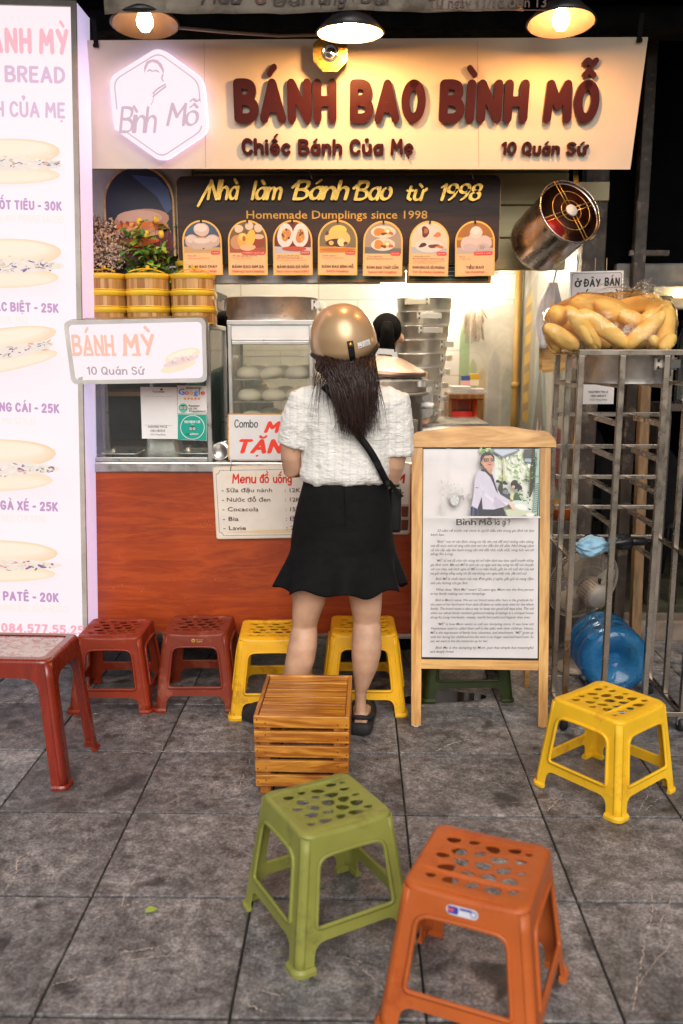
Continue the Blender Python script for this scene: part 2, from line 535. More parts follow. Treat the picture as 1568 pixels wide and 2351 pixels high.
def layout(text, pen, gap=1.4, space=3.6):
    """list of strokes in letter units (cap height 10), total width"""
    x, out = 0.0, []
    ka = .6 if pen > 2.2 else .85
    for ch in text:
        if ch == ' ':
            x += space
            continue
        bar = ch in 'đĐ'
        base = {'đ': 'd', 'Đ': 'D'}.get(ch)
        d = unicodedata.normalize('NFD', ch)
        marks = list(d[1:])
        b = base or d[0]
        if b == 'i' and marks:
            b = '\u0131'
        if b not in GL:
            b = b.upper() if b.upper() in GL else 'o'
        w, st = GL[b]
        for sm, p in st:
            p = catmull(p) if sm else p
            out.append([(x + a, c) for a, c in p])
        if bar:
            out.append([(x + (2.6 if b == 'd' else -1.2), 8.4 if b == 'd' else 5), (x + (6.4 if b == 'd' else 2.6), 8.4 if b == 'd' else 5)])
        up = b.isupper()
        tall = b in 'bdhklt'
        y = (11.0 if up or tall else 7.5) + pen * (0.3 + .5 * ka)
        cx = x + w / 2
        nabove = 0
        for mk in sorted(marks, key=lambda m: 0 if m in '\u0302\u0306' else 1):
            if mk == '\u031b':
                t = 9.6 if up else 6.3
                out.append(catmull([(x + w - .2, t - .6), (x + w + 1.2, t - .1), (x + w + 1.5, t + 1.4)]))
            elif mk == '\u0323':
                out.append(([(cx - .1, -2.2 - pen * .4), (cx + .1, -2.2 - pen * .4)], ka))
            else:
                for sm, p in ACC.get(mk, []):
                    p = catmull(p) if sm else p
                    out.append(([(cx + a + (1.0 if nabove and mk in '\u0301\u0300' else 0), y + c + nabove * (2.0 + pen * ka * .6)) for a, c in p], ka))
                nabove += 1
        x += w + gap + pen
    return out, x - gap - pen
def stroke_outline(p, pen, brush=0.0):
    """left and right sides of a pen stroke with round ends"""
    q = []
    for a in p:
        if not q or math.hypot(a[0] - q[-1][0], a[1] - q[-1][1]) > 1e-4:
            q.append(a)
    if len(q) == 1:
        q.append((q[0][0] + .01, q[0][1]))
    L, Rr = [], []
    n = len(q)
    for i in range(n):
        a, b = q[max(i - 1, 0)], q[min(i + 1, n - 1)]
        t = math.atan2(b[1] - a[1], b[0] - a[0])
        h = pen / 2
        if brush:
            h *= 1 - brush + brush * abs(math.sin(t - 0.6)) * 1.3
        nx, ny = -math.sin(t) * h, math.cos(t) * h
        L.append((q[i][0] + nx, q[i][1] + ny)); Rr.append((q[i][0] - nx, q[i][1] - ny))
    return q, L, Rr
def stroke_faces(strokes, pen, brush=0.0):
    """every stroke -> (verts2d, faces, outline) ; sharp bends are split so each piece stays clean"""
    pieces = []
    for p in strokes:
        kk = 1.0
        if isinstance(p, tuple): p, kk = p
        cur = [p[0]]
        for i in range(1, len(p)):
            cur.append(p[i])
            if i < len(p) - 1:
                a1 = math.atan2(p[i][1] - p[i - 1][1], p[i][0] - p[i - 1][0])
                a2 = math.atan2(p[i + 1][1] - p[i][1], p[i + 1][0] - p[i][0])
                if abs((a2 - a1 + PI) % (2 * PI) - PI) > 0.75:
                    pieces.append((cur, kk))
                    cur = [p[i]]
        pieces.append((cur, kk))
    out = []
    for p, kk in pieces:
        q, L, Rr = stroke_outline(p, pen * kk, brush)
        n = len(q)
        vs = L + Rr
        fs = [(n + i, n + i + 1, i + 1, i) for i in range(n - 1)]
        ring = list(range(n, 2 * n))
        t = math.atan2(q[-1][1] - q[-2][1], q[-1][0] - q[-2][0])
        k = 6
        cap = []
        h = math.hypot(L[-1][0] - q[-1][0], L[-1][1] - q[-1][1])
        for j in range(1, k):
            a = t - PI / 2 + PI * j / k
            vs.append((q[-1][0] + h * math.cos(a), q[-1][1] + h * math.sin(a))); cap.append(len(vs) - 1)
        fs.append([2 * n - 1] + cap + [n - 1])
        ring += cap + list(range(n - 1, -1, -1))
        t = math.atan2(q[1][1] - q[0][1], q[1][0] - q[0][0])
        h = math.hypot(L[0][0] - q[0][0], L[0][1] - q[0][1])
        cap = []
        for j in range(1, k):
            a = t + PI / 2 + PI * j / k
            vs.append((q[0][0] + h * math.cos(a), q[0][1] + h * math.sin(a))); cap.append(len(vs) - 1)
        fs.append([0] + cap + [n])
        ring += cap
        out.append((vs, fs, ring))
    return out
_FC = {}
def font_mesh(text, bold=0.0):
    """outline of the built-in typeface, size 1"""
    key = (text, bold)
    if key in _FC:
        return _FC[key]
    cu = bpy.data.curves.new('t', 'FONT')
    cu.body = text
    cu.offset = bold
    cu.resolution_u = 2
    cu.fill_mode = 'FRONT'
    ob = bpy.data.objects.new('t', cu)
    COL.objects.link(ob)
    dg = bpy.context.evaluated_depsgraph_get()
    ev = ob.evaluated_get(dg)
    me = ev.to_mesh()
    vs = [(v.co.x, v.co.y) for v in me.vertices]
    fs = [tuple(p.vertices) for p in me.polygons]
    ev.to_mesh_clear()
    bpy.data.objects.remove(ob)
    bpy.data.curves.remove(cu)
    _FC[key] = (vs, fs)
    return _FC[key]

class Print(MB):
    """flat artwork on a board: local XY of its thing, stacked in thin layers"""
    def __init__(s, root, z0=0.0015, step=0.00025):
        super().__init__()
        bpy.context.view_layer.update()
        s.MW = root.matrix_world.copy()
        s.MI = s.MW.inverted()
        s.z, s.step = z0, step
    def q(s, px, py, z=0.0):
        o = s.MI @ CAMP
        d = (s.MI.to_3x3() @ ray(px, py))
        t = (z - o.z) / d.z
        p = o + d * t
        return (p.x, p.y)
    def lay(s):
        s.z += s.step
        return s.z
    def shape(s, pts, col, holes=()):
        s.poly(pts, holes, s.lay(), 0, col)
        return s
    def pshape(s, pts, col):
        return s.shape([s.q(*p) for p in pts], col)
    def _place(s, vs2, fs, col, z):
        s.add([(a, b, z) for a, b in vs2], fs, col)
    def text(s, t, x0, yb, x1, yt, col, bold=0.0, slant=0.0, px=True):
        """built-in face fitted: baseline yb, cap top yt, left x0, right x1 (None keeps natural width)"""
        if px:
            a = s.q(x0, yb); c = s.q(x0, yt)
            b = s.q(x1, yb) if x1 is not None else None
        else:
            a = (x0, yb); c = (x0, yt); b = (x1, yb) if x1 is not None else None
        vs, fs = font_mesh(t, bold)
        if not vs: return s
        mx, Mx = min(v[0] for v in vs), max(v[0] for v in vs)
        sy = math.hypot(c[0] - a[0], c[1] - a[1]) / 0.72
        sx = math.hypot(b[0] - a[0], b[1] - a[1]) / (Mx - mx) if b else sy
        dx, dy = ((b[0] - a[0]), (b[1] - a[1])) if b else (1, 0)
        l = math.hypot(dx, dy); dx /= l; dy /= l
        o = [(((v[0] - mx) * sx + v[1] * sy * slant), v[1] * sy) for v in vs]
        o = [(a[0] + u * dx - w * dy, a[1] + u * dy + w * dx) for u, w in o]
        s._place(o, fs, col, s.lay())
        return s
    def hand(s, t, x0, yb, x1, yt, col, pen=1.5, slant=0.0, gap=1.0, thick=0.0, brush=0.0, px=True, k=1.0, space=3.6, anchor='l', jit=0.0):
        """painted lettering; thick > 0 makes raised letters"""
        st, w = layout(t, pen, gap, space)
        if jit:
            st = [(([(a, c + jit * math.sin(a * 0.55)) for a, c in p[0]], p[1]) if isinstance(p, tuple) else [(a, c + jit * math.sin(a * 0.55)) for a, c in p]) for p in st]
        Q = (lambda a, b: s.q(a, b)) if px else (lambda a, b: (a, b))
        xa = x0 if x0 is not None else x1
        a = Q(xa, yb); c = Q(xa, yt)
        H = math.hypot(c[0] - a[0], c[1] - a[1])
        sy = H / (10 + pen)
        if x0 is not None and x1 is not None:
            b = Q(x1, yb)
            sx = math.hypot(b[0] - a[0], b[1] - a[1]) / (w + pen + abs(slant) * 8)
            dx, dy = b[0] - a[0], b[1] - a[1]
        else:
            sx = sy * k
            dx, dy = 1.0, 0.0
            if x0 is None:
                a = (a[0] - sx * (w + pen), a[1])
        l = math.hypot(dx, dy); dx /= l; dy /= l
        for vs, fs, ring in stroke_faces(st, pen, brush):
            o = [((v[0] + pen / 2 + (v[1] * slant)) * sx, (v[1] + pen / 2) * sy) for v in vs]
            o = [(a[0] + u * dx - w_ * dy, a[1] + u * dy + w_ * dx) for u, w_ in o]
            if thick:
                s.zz = getattr(s, 'zz', 0) + 1
                z = s.z + thick + (s.zz % 40) * 0.00003
                s._place(o, fs, col, z)
                m = len(ring)
                wl = [(o[i][0], o[i][1], z) for i in ring] + [(o[i][0], o[i][1], 0.0005) for i in ring]
                s.add(wl, [(m + i, m + (i + 1) % m, (i + 1) % m, i) for i in range(m)], col)
            else:
                s._place(o, fs, col, s.z + s.step)
                s.z += 0.00002
        s.z += s.step
        return s
def ink(p):
    """lifts the ink colours of a lit face; near-white ground stays as it is"""
    p.c = [c if c is None or sum(c) > 2.3 else (c[0] * 2.25, c[1] * 2.5, c[2] * 2.4) for c in p.c]
def boardrot(tilt=0.0, roll=0.0, yaw=0.0):
    return (R(90 + tilt), R(roll), R(yaw))
# ------------------------------------------------------------------ material library
def mk_pavement():
    m, nt, b = newmat('slate')
    co = objco(nt)
    at = N(nt, 'ShaderNodeAttribute', attribute_name='Col')
    # every tile gets its own patch of stone
    off = N(nt, 'ShaderNodeVectorMath', {0: at.outputs['Color'], 1: (17.0, 31.0, 5.0)}, operation='MULTIPLY')
    cv = N(nt, 'ShaderNodeVectorMath', {0: co, 1: off.outputs[0]}, operation='ADD').outputs[0]
    big = noise(nt, cv, 3.2, 6, 0.6)
    mid = noise(nt, cv, 24, 9, 0.78)
    fine = noise(nt, cv, 120, 4, 0.8)
    s = N(nt, 'ShaderNodeMath', {0: mid, 1: 0.55, 2: N(nt, 'ShaderNodeMath', {0: fine, 1: 0.45}, operation='MULTIPLY').outputs[0]}, operation='MULTIPLY_ADD').outputs[0]
    c = ramp(nt, s, [(0.37, (0.022, 0.02, 0.02)), (0.5, (0.2, 0.192, 0.193)), (0.62, (0.5, 0.48, 0.475))])
    c = mix(nt, 0.75, c, ramp(nt, big, [(0.32, (0.32, 0.315, 0.32)), (0.5, (0.82, 0.8, 0.8)), (0.68, (1.4, 1.35, 1.34))]), 'MULTIPLY')
    tv = ramp(nt, N(nt, 'ShaderNodeSeparateColor', {0: at.outputs['Color']}).outputs[2], [(0, 0.72), (1, 1.2)])
    c = mix(nt, 1.0, c, tv, 'MULTIPLY')
    # dark trodden spots
    sp = ramp(nt, noise(nt, cv, 8.5, 3, 0.5, 0.4), [(0.6, 0.0), (0.7, 0.75)])
    c = mix(nt, sp, c, (0.02, 0.018, 0.019))
    # rusty brown film
    c = mix(nt, ramp(nt, noise(nt, co, 2.3, 4), [(0.5, 0.0), (0.72, 0.2)]), c, (0.12, 0.1, 0.09))
    # faint broken mineral veins
    wv = N(nt, 'ShaderNodeMapping', {'Vector': cv, 'Rotation': (0, 0, 0.6), 'Scale': (1.2, 1.8, 1)}).outputs[0]
    vn = noise(nt, wv, 1.3, 5, 0.42, 0.15)
    vd = N(nt, 'ShaderNodeMath', {0: vn, 1: 0.5}, operation='SUBTRACT').outputs[0]
    vd = N(nt, 'ShaderNodeMath', {0: vd}, operation='ABSOLUTE').outputs[0]
    vd = N(nt, 'ShaderNodeMath', {0: vd, 1: N(nt, 'ShaderNodeMath', {0: fine, 1: 0.004}, operation='MULTIPLY').outputs[0]}, operation='SUBTRACT').outputs[0]
    ln = ramp(nt, vd, [(0.0, 0.25), (0.002, 0.0)])
    gate = ramp(nt, noise(nt, cv, 4.2, 3), [(0.52, 0.0), (0.62, 1.0)])
    c = mix(nt, mix(nt, 1.0, ln, gate, 'MULTIPLY'), c, (0.5, 0.4, 0.32))
    # grit specks
    c = mix(nt, ramp(nt, noise(nt, cv, 210, 2), [(0.71, 0.0), (0.76, 0.7)]), c, (0.42, 0.4, 0.37))
    nt.links.new(c, b.inputs['Base Color'])
    wet = noise(nt, co, 1.6, 4)
    rr = mix(nt, 0.5, ramp(nt, wet, [(0.35, 0.2), (0.65, 0.48)]), ramp(nt, s, [(0.3, 0.25), (0.7, 0.62)]))
    nt.links.new(rr, b.inputs['Roughness'])
    bump(nt, b, s, 0.8, 0.008)
mk_pavement()
M('joint', (0.03, 0.026, 0.022), 0.9, var=0.5, vscale=40, bmp=0.5)
M('dark_metal', (0.012, 0.011, 0.012), 0.6, var=0.4, spec=0.15)
M('black_void', (0.004, 0.004, 0.0045), 0.9, spec=0.0)  # near-black colour stands in for the darkness of the unlit shop
M('steel', (0.52, 0.5, 0.48), 0.36, 1.0, var=0.08, dirt=(0.45, 20, 0.66, (0.25, 0.22, 0.19)))
M('steel_dull', (0.32, 0.3, 0.28), 0.42, 1.0, var=0.2, dirt=(0.8, 25, 0.58, (0.12, 0.09, 0.07)))
M('aluminium', (0.9, 0.89, 0.87), 0.36, 1.0, var=0.04, vscale=8, rvar=0.05)
M('aluminium_worn', (0.8, 0.77, 0.72), 0.48, 1.0, var=0.14, vscale=14, dirt=(0.8, 30, 0.6, (0.3, 0.2, 0.12)))
M('rust', (0.06, 0.025, 0.01), 0.8, var=0.5, vscale=40, bmp=0.4)
M('rim_metal', (0.5, 0.46, 0.4), 0.4, 1.0, dirt=(0.7, 30, 0.6, (0.25, 0.2, 0.15)))
M('box_white', (0.72, 0.7, 0.72), 0.4, dirt=(0.5, 12, 0.66, (0.35, 0.3, 0.26)))
M('sign_cream', (0.82, 0.72, 0.57), 0.55, var=0.04, vscale=3, dirt=(0.35, 5, 0.62, (0.6, 0.5, 0.38)))
M('letter_maroon', (0.055, 0.006, 0.004), 0.34, var=0.02, rvar=0.02)
M('letter_edge', (0.7, 0.66, 0.6), 0.5)
M('gold', (0.75, 0.46, 0.09), 0.34, 0.55, var=0.15, vscale=30)
M('brass', (0.62, 0.4, 0.1), 0.33, 0.9, var=0.25, vscale=40)
M('shade_black', (0.03, 0.028, 0.03), 0.35, var=0.3)
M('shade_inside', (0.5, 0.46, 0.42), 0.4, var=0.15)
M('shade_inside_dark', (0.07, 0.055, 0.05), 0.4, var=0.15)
M('mirror', (0.85, 0.86, 0.88), 0.08, 1.0, var=0.05)
M('canvas', (0.42, 0.36, 0.29), 0.85, var=0.25, vscale=4, bmp=0.5, bscale=9, dirt=(0.8, 6, 0.5, (0.16, 0.12, 0.09)))
M('plank', (0.58, 0.5, 0.26), 0.5, var=0.12, vscale=3, stretch=(0.4, 1, 4))
M('plaster', (0.72, 0.68, 0.6), 0.8, var=0.08, vscale=2)
M('ceiling', (0.62, 0.55, 0.36), 0.7, var=0.1, vscale=2)
M('grey_wall', (0.2, 0.19, 0.18), 0.8, var=0.35, vscale=4, dirt=(0.7, 5, 0.5, (0.1, 0.09, 0.08)))
M('pale_tarp', (0.45, 0.4, 0.33), 0.7, var=0.25, vscale=5, bmp=0.5, bscale=7)
M('brown_post', (0.05, 0.035, 0.026), 0.6, var=0.4, vscale=12, dirt=(0.8, 14, 0.55, (0.25, 0.2, 0.15)))
M('raw_wood', (0.2, 0.12, 0.055), 0.7, var=0.35, vscale=10, stretch=(4, 4, 0.6), bmp=0.4)
M('white_pvc', (0.78, 0.77, 0.75), 0.4, var=0.05)
M('black_plastic', (0.008, 0.008, 0.009), 0.4, var=0.3, spec=0.3)
M('rubber', (0.015, 0.015, 0.016), 0.7, var=0.2)
M('cable', (0.02, 0.018, 0.017), 0.6)
M('wire_pale', (0.45, 0.36, 0.26), 0.5)
M('cap_red', (0.5, 0.02, 0.02), 0.4)
M('bun', (0.9, 0.82, 0.66), 0.6, var=0.06, vscale=8, sss=0.25, bmp=0.15, bscale=25)
M('bread', (0.98, 0.6, 0.17), 0.55, var=0.1, vscale=5, bmp=0.25, bscale=30, dirt=(0.65, 5, 0.5, (0.8, 0.4, 0.08)))
M('basket_yellow', (0.84, 0.53, 0.03), 0.35, var=0.05)
M('cloth_blue', (0.23, 0.42, 0.56), 0.8, var=0.15, sheen=0.3)
M('leaf', (0.12, 0.26, 0.045), 0.4, var=0.45, vscale=18, sss=0.1)
M('leaf_bright', (0.42, 0.56, 0.07), 0.42, var=0.3, vscale=18)
M('stem', (0.09, 0.11, 0.03), 0.6)
M('rose', (0.78, 0.52, 0.06), 0.5, var=0.2)
M('dry_flower', (0.72, 0.5, 0.3), 0.85, var=0.3, vscale=30)
M('dry_pale', (0.85, 0.68, 0.56), 0.85, var=0.2, vscale=30)
M('dry_stem', (0.06, 0.042, 0.03), 0.8)
M('skin', (0.56, 0.33, 0.215), 0.5, var=0.13, vscale=11, sss=0.12, bmp=0.06, bscale=180)
M('skin_dark', (0.36, 0.2, 0.12), 0.5, var=0.08, sss=0.1)
M('hair', (0.034, 0.014, 0.01), 0.38, var=0.5, vscale=20, stretch=(8, 8, 0.4))
M('hair_black', (0.006, 0.005, 0.006), 0.8, var=0.4, spec=0.06)
M('helmet_gold', (0.56, 0.36, 0.19), 0.3, 0.35, var=0.02, coat=0.5, rvar=0.02)
M('grey_shirt', (0.42, 0.4, 0.4), 0.85, var=0.1, sheen=0.2)
M('teal_cloth', (0.01, 0.06, 0.055), 0.85, var=0.3, sheen=0.2)
M('dark_cloth', (0.03, 0.03, 0.035), 0.85, var=0.3)
M('nail', (0.01, 0.008, 0.006), 0.6)
M('paper', (0.8, 0.78, 0.77), 0.6, var=0.03)
M('pot_grey', (0.42, 0.38, 0.31), 0.45, 0.6, var=0.2, dirt=(0.7, 9, 0.52, (0.16, 0.13, 0.08)))
M('lid_copper', (0.36, 0.25, 0.2), 0.45, 1.0, var=0.12)
M('orange_plastic', (0.75, 0.16, 0.02), 0.4)
M('terracotta', (0.4, 0.12, 0.05), 0.6)
M('fan_grey', (0.4, 0.35, 0.3), 0.5, 0.3, var=0.15)
M('fan_blade', (0.4, 0.33, 0.22), 0.4, var=0.1)
M('floor_tile_dark', (0.12, 0.11, 0.07), 0.45, var=0.3)
M('kerb', (0.17, 0.13, 0.1), 0.8, var=0.3, bmp=0.4)
M('concrete_dark', (0.09, 0.08, 0.075), 0.85, var=0.35, vscale=5, bmp=0.4)
M('white_bag', (0.75, 0.7, 0.74), 0.3, var=0.12, sss=0.2, bmp=0.5, bscale=14)
M('purple_bag', (0.2, 0.12, 0.22), 0.5, var=0.3)
# moulded stools and table
def stoolmat(name, c, scuff):
    M(name, c, 0.42, var=0.1, vscale=5, dirt=(0.8, 10, 0.555, scuff), sss=0.05, bmp=0.06, bscale=220, spec=0.35)
stoolmat('plastic_yellow', (0.86, 0.5, 0.02), (0.6, 0.29, 0.02))
stoolmat('plastic_yellow_old', (0.8, 0.42, 0.012), (0.36, 0.15, 0.01))
stoolmat('plastic_olive', (0.27, 0.275, 0.06), (0.15, 0.15, 0.035))
stoolmat('plastic_orange', (0.5, 0.115, 0.025), (0.36, 0.065, 0.016))
stoolmat('plastic_red', (0.25, 0.026, 0.007), (0.36, 0.11, 0.06))
stoolmat('plastic_red_dull', (0.19, 0.024, 0.008), (0.32, 0.1, 0.06))
M('table_red', (0.22, 0.018, 0.006), 0.25, var=0.14, vscale=6, stretch=(6, 6, 0.7), coat=0.5)
stoolmat('plastic_green_shaded', (0.022, 0.035, 0.006), (0.05, 0.07, 0.01))  # dark green lowered further, putting the shade behind the board into the colour
M_wood('crate_wood', (0.36, 0.105, 0.007), (0.7, 0.3, 0.035), 0, 1.0, 0.38, 13, coat=0.35)
M_wood('crate_wood_y', (0.34, 0.1, 0.008), (0.6, 0.24, 0.03), 1, 1.0, 0.4, 13, coat=0.35)
M_wood('crate_wood_z', (0.3, 0.09, 0.008), (0.5, 0.2, 0.03), 2, 1.0, 0.45, 13, coat=0.2)
M_wood('pine_x', (0.5, 0.235, 0.06), (0.8, 0.48, 0.17), 0, 1.0, 0.42, 9, con=(0.2, 0.9))
M_wood('pine_y', (0.5, 0.23, 0.06), (0.78, 0.46, 0.16), 1, 1.0, 0.42, 9, con=(0.2, 0.9))
M_wood('pine_z', (0.5, 0.23, 0.06), (0.78, 0.46, 0.16), 2, 1.0, 0.42, 9, con=(0.2, 0.9))
M_wood('cherry', (0.26, 0.028, 0.004), (0.45, 0.072, 0.009), 0, 1.5, 0.4, 9, coat=0.06, con=(0.1, 1.0))
M_wood('menu_wood', (0.008, 0.004, 0.0035), (0.035, 0.013, 0.009), 0, 1.2, 0.6, 8, coat=0.0, con=(0.35, 0.95))
M_wood('frame_wood', (0.33, 0.15, 0.03), (0.6, 0.32, 0.08), 0, 1.0, 0.45, 8)
M_wood('altar_wood', (0.2, 0.07, 0.012), (0.42, 0.17, 0.03), 2, 1.0, 0.45, 8)
def mk_bamboo():
    m, nt, b = newmat('bamboo')
    tc = N(nt, 'ShaderNodeTexCoord')
    sx = N(nt, 'ShaderNodeSeparateXYZ', {0: tc.outputs['Object']})
    an = N(nt, 'ShaderNodeMath', {0: sx.outputs[1], 1: sx.outputs[0]}, operation='ARCTAN2').outputs[0]
    k = N(nt, 'ShaderNodeMath', {0: an, 1: 34 / (2 * PI)}, operation='MULTIPLY').outputs[0]
    cell = N(nt, 'ShaderNodeMath', {0: k}, operation='FLOOR').outputs[0]
    fr = N(nt, 'ShaderNodeMath', {0: k}, operation='FRACT').outputs[0]
    oi = N(nt, 'ShaderNodeObjectInfo')
    w = N(nt, 'ShaderNodeTexWhiteNoise', {'W': N(nt, 'ShaderNodeMath', {0: cell, 1: N(nt, 'ShaderNodeMath', {0: oi.outputs['Random'], 1: 50}, operation='MULTIPLY').outputs[0]}, operation='ADD').outputs[0]}, noise_dimensions='1D').outputs['Value']
    c = ramp(nt, w, [(0.0, (0.34, 0.15, 0.04)), (0.5, (0.55, 0.3, 0.1)), (1.0, (0.68, 0.42, 0.17))])
    gr = ramp(nt, noise(nt, objco(nt, (40, 40, 3)), 3, 4), [(0.3, 0.75), (0.7, 1.1)])
    c = mix(nt, 1.0, c, gr, 'MULTIPLY')
    e = ramp(nt, N(nt, 'ShaderNodeMath', {0: fr, 1: 0.5}, operation='SUBTRACT').outputs[0], [(0.44, 0.0), (0.5, 0.7)])
    c = mix(nt, e, c, (0.12, 0.05, 0.015))
    nt.links.new(c, b.inputs['Base Color'])
    b.inputs['Roughness'].default_value = 0.45
mk_bamboo()
def mk_walltile():
    m, nt, b = newmat('wall_tile')
    co = objco(nt)
    mp = N(nt, 'ShaderNodeMapping', {'Vector': co, 'Rotation': (R(90), 0, 0)}).outputs[0]
    br = N(nt, 'ShaderNodeTexBrick', {'Vector': mp, 'Color1': (0.8, 0.78, 0.74, 1), 'Color2': (0.76, 0.74, 0.7, 1), 'Mortar': (0.55, 0.5, 0.45, 1), 'Scale': 1.0, 'Mortar Size': 0.004, 'Brick Width': 0.5, 'Row Height': 0.16})
    nt.links.new(br.outputs['Color'], b.inputs['Base Color'])
    b.inputs['Roughness'].default_value = 0.25
mk_walltile()
def mk_shirt():
    m, nt, b = newmat('shirt_check')
    co = objco(nt)
    sp = N(nt, 'ShaderNodeSeparateXYZ', {0: N(nt, 'ShaderNodeVectorMath', {0: co, 1: N(nt, 'ShaderNodeVectorMath', {0: N(nt, 'ShaderNodeTexNoise', {'Vector': co, 'Scale': 7.0}).outputs['Color'], 1: (0.012, 0.012, 0.012)}, operation='MULTIPLY').outputs[0]}, operation='ADD').outputs[0]})
    def stripe(sock, per, wd):
        f = N(nt, 'ShaderNodeMath', {0: N(nt, 'ShaderNodeMath', {0: sock, 1: 1 / per}, operation='MULTIPLY').outputs[0]}, operation='FRACT').outputs[0]
        return ramp(nt, f, [(0.0, 1.0), (wd, 0.6), (wd + 0.06, 0.0), (0.9, 0.0), (1.0, 1.0)])
    a = stripe(sp.outputs[0], 0.027, 0.16)
    c_ = stripe(sp.outputs[2], 0.03, 0.13)
    c = mix(nt, N(nt, 'ShaderNodeMath', {0: a, 1: 0.4}, operation='MULTIPLY').outputs[0], (0.88, 0.85, 0.8), (0.6, 0.63, 0.66))
    c = mix(nt, N(nt, 'ShaderNodeMath', {0: c_, 1: 0.36}, operation='MULTIPLY').outputs[0], c, (0.68, 0.64, 0.56))
    th = noise(nt, objco(nt, (60, 60, 300)), 2.0, 3)
    c = mix(nt, 1.0, c, ramp(nt, th, [(0.3, 0.86), (0.6, 1.0)]), 'MULTIPLY')
    nt.links.new(c, b.inputs['Base Color'])
    b.inputs['Roughness'].default_value = 0.85
    b.inputs['Sheen Weight'].default_value = 0.2
    h1 = noise(nt, objco(nt, (1, 1, 2.6)), 24, 5, 0.6, 0.8)
    bump(nt, b, h1, 0.75, 0.012)
mk_shirt()
def mk_skirt():
    m, nt, b = newmat('skirt_black')
    co = objco(nt)
    nt.links.new(ramp(nt, noise(nt, co, 30, 4), [(0.3, (0.0035, 0.0036, 0.0038)), (0.7, (0.006, 0.0062, 0.0066))]), b.inputs['Base Color'])
    b.inputs['Roughness'].default_value = 0.8
    b.inputs['Specular IOR Level'].default_value = 0.18
    bump(nt, b, noise(nt, objco(nt, (0.8, 0.8, 2.2)), 10, 3), 0.35, 0.012)
mk_skirt()
def mk_mural():
    m, nt, b = newmat('mural_paint')
    a = N(nt, 'ShaderNodeAttribute', attribute_name='Col')
    co = objco(nt)
    f = noise(nt, co, 6, 6, 0.7, 1.0)
    c = mix(nt, 0.55, a.outputs['Color'], ramp(nt, f, [(0.3, 0.6), (0.7, 1.25)]), 'MULTIPLY')
    nt.links.new(c, b.inputs['Base Color'])
    b.inputs['Roughness'].default_value = 0.45
mk_mural()
M_print('print', 0.5)
M_print('print_gloss', 0.3, coat=0.3)
M_print('print_backlit', 0.4, emit=0.76)
M_print('print_backlit_soft', 0.4, emit=0.76)
M_clear('glass', (0.96, 0.98, 0.97), 0.06, 0.02, haze=0.05, hazecol=(0.7, 0.72, 0.7))
M_clear('glass_fogged', (0.95, 0.95, 0.92), 0.05, 0.03, haze=0.13, hazecol=(0.7, 0.68, 0.6), hscale=5)
M_clear('bag_film', (1.0, 0.97, 0.9), 0.06, 0.1, haze=0.07, hazecol=(1.0, 0.8, 0.4), hscale=12, wr=0.75, wscale=8)
M_clear('clear_acrylic', (0.95, 0.95, 0.93), 0.08, 0.05, haze=0.2, hazecol=(0.8, 0.74, 0.68))
def mk_jug():
    m, nt, b = newmat('jug_blue')
    out = nt.nodes['Material Output']
    co = objco(nt)
    tr = N(nt, 'ShaderNodeBsdfTransparent', {'Color': (0.16, 0.5, 0.78, 1)})
    pr = b
    pr.inputs['Base Color'].default_value = (0.035, 0.24, 0.5, 1)
    pr.inputs['Roughness'].default_value = 0.14
    pr.inputs['Coat Weight'].default_value = 1.0
    bump(nt, pr, noise(nt, co, 30, 5), 0.12, 0.004)
    f = ramp(nt, noise(nt, co, 14, 5), [(0.3, 0.3), (0.7, 0.55)])
    mx = N(nt, 'ShaderNodeMixShader', {'Fac': f, 1: tr.outputs[0], 2: pr.outputs[0]})
    nt.links.new(mx.outputs[0], out.inputs['Surface'])
mk_jug()
M_emit('bulb_warm', (1.0, 0.42, 0.12), 260)
M_emit('bulb_amber', (1.0, 0.5, 0.2), 40)
M_emit('bulb_bright', (1.0, 0.47, 0.16), 420)
M_emit('tube_white', (1.0, 0.86, 0.66), 80)
M_emit('tube_neighbour', (1.0, 0.72, 0.38), 12)
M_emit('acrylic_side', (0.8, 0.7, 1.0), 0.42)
M_emit('acrylic_lit', (0.66, 0.58, 1.0), 1.2)
M_emit('lantern_red', (1.0, 0.03, 0.015), 1.2)
M_emit('lantern_lamp', (1.0, 0.55, 0.4), 6)
# ------------------------------------------------------------------ the setting
TW, TX0, TY0 = 0.434, 0.157, 1.70
def pavement():
    b = MB()
    r = random.Random(3)
    g = 0.0032
    for i in range(-13, 14):
        for j in range(-6, 14):
            x0, x1 = TX0 + i * TW + g, TX0 + (i + 1) * TW - g
            y0, y1 = TY0 + j * TW + g * 1.7, TY0 + (j + 1) * TW - g * 1.7
            col = (r.random(), r.random(), r.random())
            z = [r.uniform(-0.0022, 0.0) for _ in range(4)]
            e = 0.0018
            top = [(x0 + e, y0 + e, z[0]), (x1 - e, y0 + e, z[1]), (x1 - e, y1 - e, z[2]), (x0 + e, y1 - e, z[3])]
            rim = [(x0, y0, z[0] - 0.0015), (x1, y0, z[1] - 0.0015), (x1, y1, z[2] - 0.0015), (x0, y1, z[3] - 0.0015)]
            bot = [(p[0], p[1], -0.03) for p in rim]
            b.add(top + rim + bot, [(0, 1, 2, 3)] + [(4 + k, 4 + (k + 1) % 4, (k + 1) % 4, k) for k in range(4)] + [(8 + k, 8 + (k + 1) % 4, 4 + (k + 1) % 4, 4 + k) for k in range(4)], col)
    struct(b.build('pavement', 'slate'))
    b = MB()
    b.add([(-60, -60, -0.009), (60, -60, -0.009), (60, 60, -0.009), (-60, 60, -0.009)], [(0, 1, 2, 3)])
    struct(b.build('ground', 'joint'))
pavement()
